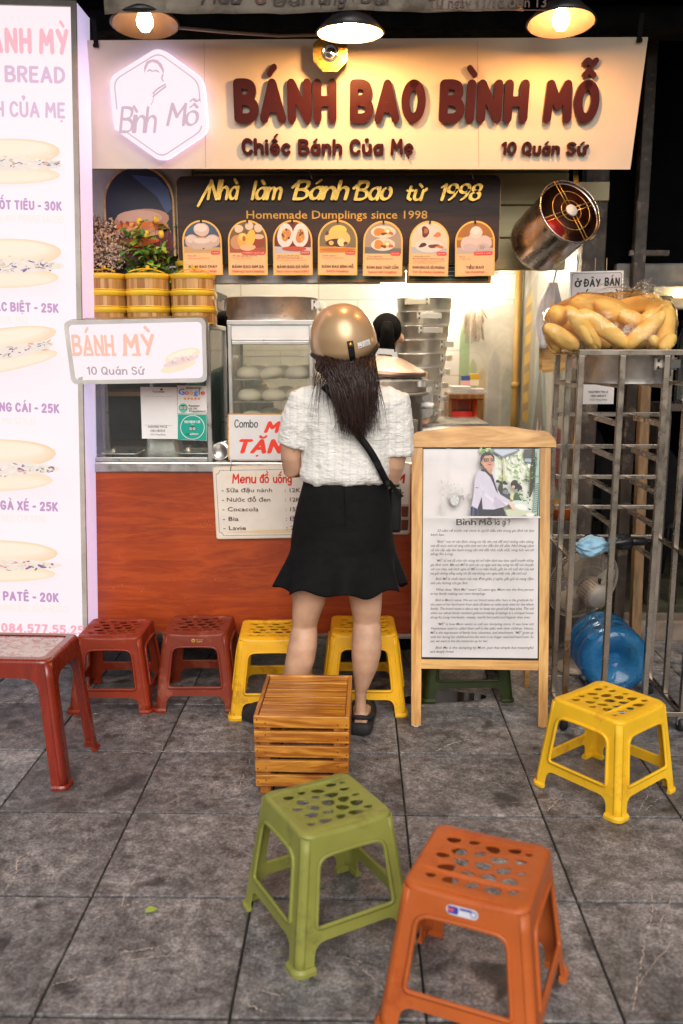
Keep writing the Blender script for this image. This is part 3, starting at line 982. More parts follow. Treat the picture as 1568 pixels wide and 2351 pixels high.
def veins():
    # pale mineral cracks crossing some slabs
    b = MB(); r = random.Random(17)
    A = lambda x, y: G(x * .5, 1606 + y * .5, .0006)
    B = lambda x, y: G(784 + x * .5, 1606 + y * .5, .0006)
    L = [(A, .0042, [(130, 675), (118, 705), (100, 722), (78, 745), (72, 805), (40, 850), (15, 892)]), (A, .003, [(640, 925), (560, 950), (500, 975), (430, 1010)]), (A, .003, [(570, 905), (562, 945)]), (A, .0028, [(240, 1310), (330, 1285), (440, 1262), (560, 1205), (720, 1182), (850, 1165)]),
         (A, .003, [(550, 1160), (640, 1150), (720, 1138), (800, 1100)]), (A, .0028, [(820, 1220), (900, 1180)]), (A, .0022, [(930, 232), (990, 222), (1160, 195)]), (A, .003, [(760, 236), (700, 244), (600, 240), (480, 250)]), (A, .009, [(385, 85), (425, 70), (470, 55)]), (A, .003, [(1100, 1380), (1150, 1402), (1230, 1440)]), (A, .003, [(1190, 1330), (1250, 1352), (1300, 1356)]),
         (A, .002, [(1060, 655), (1100, 690), (1160, 720)]), (A, .002, [(640, 790), (600, 850)]), (A, .002, [(1150, 270), (1130, 330), (1085, 420)]),
         (B, .005, [(440, 235), (500, 205), (590, 180)]), (B, .0035, [(945, 510), (975, 480), (1012, 450)]), (B, .003, [(1428, 890), (1425, 1000), (1395, 1080), (1382, 1180), (1362, 1290), (1340, 1440)]), (B, .0018, [(1540, 1080), (1440, 1210), (1380, 1280), (1330, 1380)]), (B, .0018, [(1365, 510), (1400, 450), (1420, 400)]), (B, .0022, [(1480, 440), (1440, 470), (1400, 510)]), (B, .0026, [(45, 1200), (100, 1240), (160, 1290)]), (B, .002, [(0, 1180), (100, 1200), (210, 1225)]), (B, .002, [(1520, 900), (1490, 980), (1450, 1040)]), (B, .002, [(860, 350), (930, 345)]), (B, .0022, [(960, 740), (1010, 830)])]
    for fn, w_, pts in L:
        q = catmull([tuple(fn(*p))[:2] for p in pts], 10)
        q = [(x + r.gauss(0, .0016), y + r.gauss(0, .0022)) for x, y in q]
        for i in range(len(q) - 1):
            if r.random() < .24: continue
            a, c = Vector(q[i]), Vector(q[i + 1]); d = (c - a)
            if d.length < 1e-5: continue
            n = Vector((-d.y, d.x)).normalized()
            w0, w1 = w_ * r.uniform(.15, .6), w_ * r.uniform(.15, .6)
            b.add([(a.x + n.x * w0, a.y + n.y * w0, .0006), (a.x - n.x * w0, a.y - n.y * w0, .0006), (c.x - n.x * w1, c.y - n.y * w1, .0006), (c.x + n.x * w1, c.y + n.y * w1, .0006)], [(0, 1, 2, 3)])
    M('vein', (0.6, 0.5, 0.42), 0.6, var=.4, vscale=50)
    struct(b.build('pavement_veins', 'vein'))
veins()
# wet patch behind the wooden board
b = MB()
b.poly(ellipse(0.36, 3.52, 0.16, 0.07, 26, 0.2, 0.3, 2), (), 0.0025)
M('puddle_water', (0.012, 0.012, 0.013), 0.06, var=0.2, rvar=0.04)
struct(b.build('puddle', 'puddle_water'))
# canopy roof, unseen front drawn out to shade the sign, dark beams below
b = MB()
b.span((-4.5, 2.6, 2.98), (4.5, 9.0, 3.05))
tag(b.build('canopy_roof', 'dark_metal'), 'dark flat canopy roof with unseen front overhang added to shade the sign', 'canopy')
for (y, z, w_, lab) in ((3.98, 2.74, 0.09, 'dark steel roof beam directly above the long cream sign'), (3.55, 2.86, 0.06, 'thin dark steel beam behind the dirty canvas banner'), (4.5, 2.82, 0.1, 'deep dark steel beam at the back under the canopy')):
    b = MB()
    b.span((-3.0, y - w_ / 2, z), (3.0, y + w_ / 2, z + w_))
    b.span((-3.0, y - w_ * 0.9, z - 0.006), (3.0, y + w_ * 0.9, z))
    tag(b.build('roof_beam', 'dark_metal', bevel=0.004), lab, 'beam', 'roof beams under the canopy')
# stall room: back wall, side walls, ceiling, fascia of planks
BW = 5.8
b = MB(); b.span((-2.2, BW, -0.005), (1.06, BW + 0.1, 2.3)); tag(b.build('back_wall', 'wall_tile'), 'white tiled back wall of the stall room', 'wall')
b = MB(); b.span((-1.95, 4.2, -0.005), (-1.85, BW, 2.3)); tag(b.build('side_wall', 'grey_wall'), 'dim grey side wall behind the glass case', 'wall')
b = MB(); b.span((-2.6, 3.9, -0.005), (-1.45, 4.0, 2.98)); tag(b.build('light_stop_wall', 'grey_wall'), 'unseen grey wall added behind the sandwich menu box against light leaks', 'wall')  # unseen wall added to stop light leaking in beside the menu box
b = MB()
b.span((-2.2, 4.25, 2.12), (1.15, BW + 0.1, 2.2))
for k in range(9):
    b.span((-2.2, 4.3 + k * 0.17, 2.105), (1.15, 4.31 + k * 0.17, 2.12))
tag(b.build('room_ceiling', 'ceiling'), 'cream boarded ceiling of the stall room', 'ceiling')
b = MB()
z0 = 1.80
for k in range(7):
    b.span((-1.3, 4.1, z0 + k * 0.14), (0.93, 4.125, z0 + k * 0.14 + 0.134))
b.span((-1.3, 4.126, z0), (0.93, 4.15, z0 + 0.98))
tag(b.build('plank_fascia', 'plank', bevel=0.004), 'yellowish plank fascia behind the dark menu board', 'fascia')
b = MB()
b.span((-1.35, 4.02, 1.98), (-0.72, 4.05, 2.22)); b.span((-1.35, 4.03, 1.86), (-0.72, 4.06, 1.975))
tag(b.build('tarpaulin', 'pale_tarp', bevel=0.004), 'stained pale tarpaulin behind the arched food picture', 'tarpaulin')
b = MB(); b.span((-1.35, 4.06, 1.66), (-0.66, 4.09, 1.97)); tag(b.build('dark_panel', 'grey_wall'), 'dark grey panel behind the flowers', 'panel')
# mural: painted street on the right-hand room wall and the end of the back wall
def mural():
    # painted on the room's right-hand wall; local x runs from back to front, y up
    b = MB(); b.span((1.06, 4.35, -0.005), (1.14, BW + 0.1, 2.2)); w = tag(b.build('mural_wall', 'plaster'), 'side wall painted with a street scene of tall houses and a white van', 'wall')
    root = thing('mural_sheet', 'painted street mural with grey pointed house, white van and road on the side wall', 'mural', (1.06, BW, 0.0), (R(90), 0, R(-90)))
    p = Print(root)
    p.shape([(0, 0), (1.45, 0), (1.45, 2.1), (0, 2.1)], rgb(176, 176, 172))
    p.shape([(0, 0), (1.45, 0), (1.45, .62), (0, .95)], rgb(120, 110, 114))
    r = random.Random(5)
    p.shape([(.05, .9), (.45, .85), (.45, 1.9), (.05, 1.75)], rgb(150, 148, 138))
    p.shape([(.12, 1.0), (.3, 1.0), (.3, 1.8), (.12, 1.72)], rgb(196, 160, 82))
    for k in range(6):
        p.shape([(.12, 1.05 + k * .12), (.3, 1.08 + k * .12), (.3, 1.13 + k * .12), (.12, 1.1 + k * .12)], rgb(150, 128, 96))
    p.shape([(.35, .75), (.62, 1.7), (.95, .68)], rgb(150, 166, 168))
    p.shape([(.42, .75), (.63, 1.4), (.9, .7)], rgb(126, 122, 118))
    p.shape([(.5, .7), (.82, .66), (.82, 1.02), (.5, 1.02)], rgb(122, 114, 108))
    p.shape([(.56, .9), (.62, 1.06), (.66, .94), (.72, 1.03), (.74, .9)], rgb(226, 220, 210))
    p.shape([(.6, .64), (.72, .64), (.72, .84), (.6, .84)], rgb(110, 62, 54))
    p.shape([(.98, .7), (1.4, .6), (1.4, 1.9), (.98, 1.75)], rgb(142, 146, 142))
    p.shape([(1.05, 1.3), (1.2, 1.3), (1.2, 1.62), (1.05, 1.6)], rgb(104, 100, 94))
    for (x, y, w_, h, c) in ((1.0, .78, .1, .26, rgb(52, 60, 70)), (1.14, .74, .08, .3, rgb(120, 60, 54)), (1.26, .7, .12, .3, rgb(46, 70, 84)), (1.02, .62, .3, .05, rgb(190, 160, 70))):
        p.shape([(x, y), (x + w_, y - .03), (x + w_, y + h), (x, y + h)], c)
    p.shape(roundpoly([(.16, .5), (.5, .42), (.5, .68), (.42, .76), (.16, .78)], .05), rgb(232, 228, 220))
    for k in range(3):
        p.shape([(.2 + k * .1, .62), (.28 + k * .1, .6), (.28 + k * .1, .7), (.2 + k * .1, .71)], rgb(50, 52, 56))
    for k in range(26):
        x, y = r.uniform(0, 1.4), r.uniform(.05, .5)
        p.shape(ellipse(x, y, r.uniform(.02, .1), r.uniform(.01, .03), 10, r.uniform(-.3, .3), .3, k), rgb(r.randint(80, 190), r.randint(60, 120), r.randint(70, 130)))
    p.build('painting', 'mural_paint', root)
    # the mural turns the corner onto the back wall
    root = thing('mural_sheet', 'painted street mural with green tree and pale towers on the end of the back wall', 'mural', (0.66, BW, 0.0), boardrot())
    p = Print(root)
    p.shape([(0, 0), (.4, 0), (.4, 1.75), (.12, 1.7), (.03, 1.55)], rgb(206, 204, 196))
    for (x, y, w_, h, c) in ((.0, .5, .07, 1.1, rgb(150, 172, 136)), (.06, .45, .06, .9, rgb(172, 184, 156)), (.12, .6, .06, .7, rgb(206, 190, 160)), (.19, .6, .08, .8, rgb(190, 190, 190)), (.28, .55, .07, .75, rgb(182, 186, 180)), (.34, .6, .05, .6, rgb(196, 196, 150)), (.02, .3, .36, .2, rgb(150, 110, 104)), (.0, .1, .4, .2, rgb(150, 140, 140)), (.2, .5, .05, .3, rgb(190, 70, 64)), (.3, .45, .05, .36, rgb(220, 220, 216)), (.1, .36, .05, .22, rgb(200, 60, 50)), (.24, .34, .12, .1, rgb(200, 90, 90))):
        p.shape(roundpoly([(x, y), (x + w_, y), (x + w_ * .9, y + h), (x + w_ * .4, y + h * 1.05), (x, y + h * .95)], .02), c)
    p.build('painting', 'mural_paint', root)
mural()
b = MB(); b.tube([(1.02, BW - .04, 0.3), (1.02, BW - .04, 2.1)], 0.022); b.tube([(1.02, BW - .04, 1.2), (1.02, BW - .04, 1.24)], 0.028)
M('pipe_ochre', (0.42, 0.26, 0.08), 0.5)
tag(b.build('corner_pipe', 'pipe_ochre'), 'ochre pipe running up the corner of the room', 'pipe')
# white lintel under the fascia, and ceiling light of the room
b = MB()
b.span((-0.86, 4.02, 1.735), (0.10, 4.075, 1.812)); b.span((-0.86, 4.0, 1.735), (0.10, 4.02, 1.75))
tag(b.build('white_lintel', 'white_pvc', bevel=0.003), 'white plastic lintel under the hanging food cards', 'lintel')
for k, (x, y, lab) in enumerate(((-0.5, 4.75, 'lit tube lamp on the room ceiling over the glass case'), (0.35, 4.55, 'lit tube lamp on the room ceiling near the tall pot stack'), (0.55, 5.6, 'lit tube lamp high on the white tiled back wall'))):
    t = thing('tube_lamp', lab, 'lamp', (x, y, 2.08 if k < 2 else 1.93), (0, 0, 0), 'tube lamps in the stall room')
    b = MB(); b.tube([(-.28, 0, 0), (.28, 0, 0)], .02, 10); b.build('tube', 'tube_white', t)
    b = MB(); b.box((0, 0, .03), (.6, .05, .02)); b.box((-.3, 0, 0), (.03, .045, .05)); b.box((.3, 0, 0), (.03, .045, .05)); b.build('holder', 'white_pvc', t)
# neighbour's dark shop on the far side
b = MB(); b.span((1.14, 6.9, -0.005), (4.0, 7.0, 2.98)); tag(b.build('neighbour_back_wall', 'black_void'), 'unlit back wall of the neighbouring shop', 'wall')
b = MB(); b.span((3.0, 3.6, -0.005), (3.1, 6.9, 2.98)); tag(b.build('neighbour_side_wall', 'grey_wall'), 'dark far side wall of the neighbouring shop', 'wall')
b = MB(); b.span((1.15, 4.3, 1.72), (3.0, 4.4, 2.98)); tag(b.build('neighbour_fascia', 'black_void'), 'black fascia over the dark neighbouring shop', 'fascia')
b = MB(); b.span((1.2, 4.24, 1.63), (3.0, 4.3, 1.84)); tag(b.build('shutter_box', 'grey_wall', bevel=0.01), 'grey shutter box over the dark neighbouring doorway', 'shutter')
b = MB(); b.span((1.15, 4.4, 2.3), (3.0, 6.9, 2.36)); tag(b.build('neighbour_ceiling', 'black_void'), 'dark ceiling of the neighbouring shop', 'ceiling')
def neighbour_floor():
    b = MB()
    r = random.Random(2)
    w_ = 0.085
    for i in range(-2, 26):
        for j in range(0, 30):
            x, y = 1.16 + i * w_ * 1.0, 4.42 + j * w_
            if (i + j) % 2 == 0:
                x1, y1 = x + 2 * w_, y + w_
            else:
                continue
            k = r.uniform(.6, 1.1)
            if x1 < 3 and x > 1.15:
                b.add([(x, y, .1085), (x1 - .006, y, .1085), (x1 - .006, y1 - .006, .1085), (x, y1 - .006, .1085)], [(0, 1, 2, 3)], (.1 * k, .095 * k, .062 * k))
    o = b.build('shop_floor_tiles', 'print_gloss')
    struct(o)
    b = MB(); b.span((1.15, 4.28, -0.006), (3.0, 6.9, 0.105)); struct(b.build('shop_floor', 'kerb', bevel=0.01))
neighbour_floor()
b = MB(); b.span((1.045, 4.27, -0.005), (1.155, 4.345, 2.9)); b.span((1.03, 4.25, -0.005), (1.17, 4.346, 0.03)); tag(b.build('steel_pillar', 'brown_post', bevel=0.006), 'dark brown painted steel pillar between the two shops', 'pillar')
b = MB(); b.bar((1.285, 4.2, 0.0), (1.285, 4.2, 2.9), .05, .06); b.bar((1.24, 4.19, 1.88), (1.42, 4.19, 1.88), .02, .025)
tag(b.build('rusty_pillar', 'brown_post', bevel=0.004), 'rusty flaking steel pillar behind the hanging steel drum', 'pillar')
b = MB(); b.bar((1.33, 4.05, 0.0), (1.30, 4.05, 1.36), .045, .05); tag(b.build('wooden_prop', 'raw_wood', bevel=0.004), 'split raw timber prop behind the steel rack', 'post')
t = thing('tube_lamp', 'lit yellow tube lamp over the dark neighbouring doorway', 'lamp', (1.62, 4.2, 1.70))
b = MB(); b.tube([(-.16, 0, 0), (.16, 0, 0)], .018, 10); b.build('tube', 'tube_neighbour', t)
b = MB(); b.box((0, .03, .012), (.5, .03, .04)); b.build('holder', 'ceiling', t)
# ------------------------------------------------------------------ signs
MAROON = rgb(96, 26, 18); WHITE = (0.82, 0.8, 0.78)
def board(name, label, cat, px, py, Y, tilt=0, roll=0, yaw=0, group=None):
    return thing(name, label, cat, W(px, py, Y), boardrot(tilt, roll, yaw), group)

# ---- long cream sign
def main_sign():
    t = board('shop_sign', 'long cream shop sign with raised maroon letters above the stall', 'sign', 830, 388, 3.80, 12)
    p = Print(t)
    q = p.q
    bl, br, tr, tl = q(120, 387), q(1447, 389), q(1488, 85), q(110, 93)
    b = MB(); b.poly([bl, br, tr, tl], (), 0, .03); b.build('panel', 'sign_cream', t, bevel=.003)
    for sx in (468, 1095):
        b = MB()
        a, c = q(sx, 95), q(sx + 4, 385)
        b.poly([(a[0], a[1]), (c[0], c[1]), (c[0] + .0015, c[1]), (a[0] + .0015, a[1])], (), .0008); b.build('seam', 'pale_tarp', t)
    p.z = .001
    for s, x0, x1, y0, y1 in (('BÁNH', 540, 773, 283, 181), ('BAO', 803, 975, 283, 183), ('BÌNH', 1006, 1208, 283, 183), ('MỖ', 1243, 1368, 283, 184)):
        p = Print(t); p.z = .001; p.hand(s, x0, y0, x1, y1, MAROON, pen=3.0, gap=.6, thick=.02); p.build('main_word', 'letter_maroon', t)
    for s, x0, x1, y0, y1 in (('Chiếc', 556, 668, 356, 317), ('Bánh', 685, 786, 356, 319), ('Của', 802, 880, 356, 319), ('Mẹ', 896, 948, 356, 318)):
        p = Print(t); p.z = .001; p.hand(s, x0, y0, x1, y1, MAROON, pen=2.3, gap=.8, thick=.014); p.build('subtitle_word', 'letter_maroon', t)
    for s, x0, x1, y0, y1 in (('10', 1149, 1184, 356, 325), ('Quán', 1196, 1283, 356, 325), ('Sứ', 1298, 1344, 356, 326)):
        p = Print(t); p.z = .001; p.hand(s, x0, y0, x1, y1, MAROON, pen=2.3, gap=.8, thick=.014); p.build('subtitle_word', 'letter_maroon', t)
    for sx, sy in ((221, 100), (1467, 88)):
        a = q(sx, sy)
        b = MB(); b.box((a[0], a[1] + .035, .004), (.018, .1, .005)); b.box((a[0], a[1] - .008, .01), (.02, .012, .012)); b.build('bracket', 'dark_metal', t)
main_sign()

# ---- hexagonal lit logo
def hex_logo():
    t = board('logo_sign', 'white backlit hexagonal logo box mounted on the long cream sign', 'sign', 362, 242, 3.70, 12)
    p = Print(t, z0=.001)
    hx = [p.q(*a) for a in ((364, 107), (466, 182), (476, 305), (372, 374), (262, 296), (250, 178))]
    out = roundpoly(hx, .035, 6)
    b = MB(); b.poly(out, (), -.004, .045); b.build('casing', 'acrylic_lit', t, bevel=.004)
    p.shape(out, (.95, .9, .95))
    c = Vector((sum(a[0] for a in hx) / 6, sum(a[1] for a in hx) / 6))
    ins = lambda k: roundpoly([tuple(c + (Vector(a) - c) * k) for a in hx], .03, 6)
    PU = (.27, .19, .235)
    p.shape(ins(.91), PU); p.shape(ins(.885), (.95, .9, .95))
    q = p.q
    p.pshape([(258, 268), (262, 252), (455, 228), (471, 250), (472, 288), (264, 300)], (.95, .9, .95))
    p.hand('Bình', 274, 306, 366, 244, PU, pen=1.35, slant=.22, gap=-.5, brush=.45)
    p.hand('Mỗ', 382, 290, 463, 236, PU, pen=1.35, slant=.22, gap=-.5, brush=.45)
    # line portrait: parted hair, brow, closed eyes, shoulder folds
    ln = lambda pts, w_, col=PU: [p._place(v, f, col, p.lay()) for v, f, _ in stroke_faces([catmull([p.q(*a) for a in pts])], w_)]
    p.pshape([(332, 168), (331, 154), (337, 141), (350, 136), (362, 138), (372, 147), (377, 160), (376, 172), (371, 160), (362, 147), (350, 142), (341, 147), (336, 158)], PU)
    ln([(340, 163), (345, 161), (350, 164)], .006); ln([(354, 163), (359, 162), (364, 165)], .006)
    ln([(374, 172), (372, 180), (375, 186)], .006)
    ln([(352, 214), (364, 203), (380, 194)], .006); ln([(352, 222), (366, 210), (381, 199)], .006); ln([(354, 214), (352, 230), (348, 240)], .003)
    ink(p); p.build('face', 'print_backlit', t)
hex_logo()

# ---- octagonal mirror charm
t = board('mirror_charm', 'small gilt octagonal mirror charm hung above the maroon letters', 'mirror', 758, 122, 3.64, 8)
oct_ = lambda r_: [(r_ * math.cos(PI / 8 + k * PI / 4), r_ * math.sin(PI / 8 + k * PI / 4)) for k in range(8)]
b = MB(); b.poly(oct_(.071), [oct_(.062)], .012, .02); b.build('rim', 'brass', t, bevel=.003)
b = MB(); b.poly(oct_(.0625), [ellipse(0, 0, .031, .031, 24)], .004, .008)
for k in range(24):
    a = 2 * PI * k / 24
    b.box((.046 * math.cos(a), .046 * math.sin(a), .0052), (.013, .004, .0025), (0, 0, a))
b.build('gilt_plate', 'gold', t)
b = MB(); b.lathe([(.032, .004), (.030, .012), (.026, .008), (.015, .012), (.001, .014)], 24); b.build('mirror_glass', 'mirror', t)

# ---- pendant lamps
def pendant(px, py, Y, lab, bulbmat, rz, tilt, lining='shade_inside_dark'):
    c = W(px, py, Y)
    t = thing('pendant_lamp', lab, 'lamp', c, (tilt, 0, rz), 'cone pendant lamps along the canopy')
    b = MB(); b.lathe([(.118, 0), (.124, .004), (.07, .062), (.034, .092), (.03, .125), (.0, .126)], 40); b.build('shade', 'shade_black', t)
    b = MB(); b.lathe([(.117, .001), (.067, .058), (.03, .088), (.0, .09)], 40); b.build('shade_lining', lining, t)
    b = MB(); b.lathe([(.0, -.022), (.016, -.018), (.028, .0), (.03, .016), (.022, .04), (.014, .055)], 20); b.build('bulb', bulbmat, t)
    b = MB(); b.lathe([(.016, .05), (.018, .09)], 16); b.build('socket', 'brass', t)
    b = MB(); b.tube([(0, 0, .12), (0, 0, 2.97 - c.z)], .004, 6); b.build('flex', 'cable', t)
pendant(333, 58, 3.42, 'black cone pendant lamp with clear amber bulb above the hexagonal logo', 'bulb_amber', 0.3, R(-6))
pendant(804, 78, 3.40, 'glaring cone pendant lamp in front of the octagonal mirror charm', 'bulb_bright', 0.0, R(2), 'shade_inside')
pendant(1288, 55, 3.42, 'black cone pendant lamp near the free end of the cream sign', 'bulb_warm', 0.0, R(-6))
b = MB()
pts = [W(395, 62, 3.6), W(520, 74, 3.62), W(640, 82, 3.62), W(735, 80, 3.6)]
b.tube([Vector(a + (0,)) if len(a) == 2 else a for a in pts], .006, 6)
tag(b.build('lamp_cable', 'wire_pale'), 'pale cable sagging between two pendant lamps', 'cable')

# ---- dirty canvas banner along the top
def banner():
    t = board('canvas_banner', 'stained canvas banner with red underlined date stretched along the top', 'banner', 780, 0, 3.32, 0)
    p = Print(t, z0=.012)
    b = MB()
    xs = [p.q(240 + k * 37, 10)[0] for k in range(27)]
    top = p.q(0, -60)[1]
    rows = []
    for i, x in enumerate(xs):
        yb = p.q(300, 33 - 6 * math.sin(i * .5) * .4 - i * .12)[1]
        rows.append([Vector((x, yb + (top - yb) * k / 5, .006 * math.sin(i * .9 + k) + .004 * math.sin(i * 2.1))) for k in range(6)])
    b.loft(rows, False, (False, False))
    b.build('cloth', 'canvas', t, solid=.002)
    BR = rgb(70, 52, 44); RD = rgb(130, 66, 52)
    p.hand('Mua', 462, 12, 560, -24, BR, pen=1.6, slant=.25)
    p.hand('6', 585, 12, 612, -20, RD, pen=1.5)
    p.hand('Đại', 628, 12, 700, -24, BR, pen=1.3)
    p.hand('Tặng', 706, 12, 800, -24, BR, pen=1.6, slant=.25)
    p.hand('1', 806, 10, 812, -20, RD, pen=1.4)
    p.hand('Đại', 828, 10, 892, -24, BR, pen=1.3)
    p.text('Từ ngày 11/10 đến 13', 982, 20, 1252, -4, rgb(120, 84, 70), bold=.012)
    p.pshape([(980, 24), (1252, 26), (1252, 28), (980, 26)], RD)
    p.build('lettering', 'print', t)
GL['6'] = (5.0, [(True, [(4.4, 9), (3, 10), (1.4, 8.6), (.2, 5), (.4, 2), (2, .1), (4, .7), (4.9, 2.8), (4, 5), (2.2, 5.6), (.4, 4)])])
banner()

# ---- dark menu board with gold script
def menu_board():
    t = board('menu_board', 'dark wooden menu board with raised gold script hung under the cream sign', 'sign', 780, 600, 3.96)
    p = Print(t); q = p.q
    x0, y0 = q(411, 606); x1, y1 = q(1150, 402)
    b = MB(); b.poly(rrect(x0, y0, x1, y1, .03), (), 0, .012); b.build('panel', 'menu_wood', t)
    b = MB(); b.poly(rrect(x0 - .004, y0 - .004, x1 + .004, y1 + .004, .034), (), -.0121, .006); b.build('edge_strip', 'pine_x', t)
    p.z = .001
    GO = rgb(200, 150, 50)
    for s, xa, xb, yb, yt in (('Nhà', 476, 553, 461, 413), ('làm', 576, 653, 461, 416), ('Bánh', 672, 806, 461, 414), ('Bao', 812, 905, 462, 415), ('từ', 926, 976, 463, 424), ('1998', 1002, 1108, 463, 422)):
        p = Print(t); p.z = .001; p.hand(s, xa, yb, xb, yt, GO, pen=1.75, slant=.24, gap=.05, thick=.014, brush=.35)
        for pts in {'Nhà': [(487, 418), (470, 448), (456, 474)], 'Bánh': [(672, 432), (686, 421), (704, 417)], 'Bao': [(812, 434), (826, 423), (842, 418)]}.get(s, ()) and ({'Nhà': [(487, 418), (470, 448), (456, 474)], 'Bánh': [(672, 432), (686, 421), (704, 417)], 'Bao': [(812, 434), (826, 423), (842, 418)]}[s],):
            for vs, fs, ring in stroke_faces([catmull([q(*a) for a in pts])], .011): p._place(vs, fs, GO, .0148)
        p.build('script_word', 'gold', t)
    p = Print(t)
    p.text('Homemade Dumplings since 1998', 566, 502, 981, 483, rgb(232, 176, 62), bold=.008)
    p.build('printed_lettering', 'print', t)
    for hx_ in (716, 1086):
        a = q(hx_, 402)
        b = MB(); b.tube([(a[0] - .006, a[1] + .05, -.006), (a[0] - .008, a[1] + .012, .004), (a[0], a[1] - .012, .004), (a[0] + .003, a[1] - .018, .002)], .0018, 6); b.build('hook', 'steel', t)
menu_board()

# ---- arched food cards
CREAM = rgb(248, 196, 140); GOLDC = rgb(250, 196, 84)
def bunpic(p, cx, cy, w_, kind, r):
    """food picture inside the card, local metres"""
    B = lambda x, y, rx, ry, c, rot=0, wob=.06: p.shape(ellipse(cx + x * w_, cy + y * w_, rx * w_, ry * w_, 18, rot, wob, r.random() * 6), c)
    if kind == 0:
        for (x, y) in ((-.28, -.06), (.3, -.06)): B(x, y, .2, .17, rgb(206, 180, 164)); B(x - .02, y + .05, .15, .1, rgb(226, 206, 192))
        B(0, .24, .22, .18, rgb(222, 196, 180)); B(-.02, .29, .17, .11, rgb(240, 222, 208))
        p.shape(rrect(cx - .28 * w_, cy - .3 * w_, cx + .3 * w_, cy - .02 * w_, [.06 * w_, .06 * w_, .13 * w_, .13 * w_]), rgb(206, 184, 166)); B(0, -.06, .25, .07, rgb(232, 214, 200)); B(.04, -.27, .03, .02, rgb(90, 60, 40))
    elif kind == 1:
        for (x, y) in ((-.24, .26), (.05, .34), (.3, .28)): B(x, y, .12, .11, rgb(232, 206, 178))
        B(-.28, -.1, .2, .2, rgb(206, 150, 110)); B(.26, -.05, .22, .2, rgb(150, 62, 36)); B(.3, .05, .16, .07, rgb(226, 190, 160))
        B(-.1, -.08, .18, .24, rgb(240, 180, 70), .3); B(.08, .0, .13, .24, rgb(248, 196, 80), -.3); B(-.14, .04, .1, .1, rgb(255, 214, 120)); B(.0, -.24, .22, .09, rgb(236, 190, 140)); B(-.1, .0, .05, .07, rgb(196, 96, 30))
    elif kind == 2:
        for (x, y) in ((-.2, .08), (.22, .08)): B(x, y, .23, .32, rgb(240, 228, 222))
        for (x, y) in ((-.18, .1), (.22, .06)):
            B(x, y, .13, .17, rgb(216, 140, 70), 0, .2)
            for _ in range(8): B(x + r.uniform(-.1, .1), y + r.uniform(-.13, .14), .035, .03, r.choice([rgb(60, 34, 20), rgb(96, 52, 24), rgb(236, 180, 80)]), r.random() * 3, .2)
        B(.05, -.27, .34, .06, rgb(200, 80, 40))
    elif kind == 3:
        B(0, .2, .24, .16, rgb(244, 206, 96), .2); B(0, .0, .36, .24, rgb(240, 200, 110)); B(-.05, -.12, .26, .12, rgb(80, 40, 20), 0, .2); B(.1, -.1, .11, .11, rgb(250, 224, 160)); B(-.18, -.12, .07, .06, rgb(230, 190, 120)); B(.22, -.13, .06, .05, rgb(120, 60, 30)); B(.0, -.3, .48, .05, rgb(206, 120, 40)); B(-.3, .14, .06, .05, rgb(110, 60, 30), 0, .3)
    elif kind == 4:
        for (y) in (.2, -.14):
            B(0, y, .34, .17, rgb(240, 220, 200), 0, .04); B(-.12, y, .14, .11, rgb(220, 140, 50), 0, .2); B(.12, y + .01, .1, .09, rgb(240, 190, 90)); B(.12, y + .02, .05, .05, rgb(255, 236, 200)); B(.02, y - .05, .08, .04, rgb(120, 70, 30), 0, .3); B(.22, y - .04, .06, .05, rgb(206, 110, 50), 0, .3)
    elif kind == 5:
        B(-.04, .2, .32, .17, rgb(238, 216, 200), -.25); B(-.12, .2, .12, .13, rgb(96, 46, 22), 0, .3); B(-.1, .22, .07, .06, rgb(186, 110, 60), 0, .3); B(.22, .12, .11, .06, rgb(214, 130, 70), 0, .3)
        B(0, -.18, .42, .17, rgb(236, 218, 206)); B(-.18, -.16, .12, .05, rgb(80, 36, 18), .2, .3); B(.12, -.18, .15, .05, rgb(110, 56, 26), 0, .3); B(.3, -.2, .1, .04, rgb(206, 120, 60), 0, .3)
    else:
        for (x, y) in ((-.2, -.12), (.26, -.1), (0, -.02)): B(x, y, .21, .19, rgb(222, 202, 192))
        B(.03, .18, .17, .17, rgb(234, 214, 202)); B(.01, .23, .12, .1, rgb(244, 230, 220)); B(-.14, -.22, .2, .11, rgb(210, 190, 184)); B(.22, -.22, .19, .11, rgb(206, 186, 180)); B(.2, -.22, .1, .05, rgb(180, 158, 152), 0, .3)
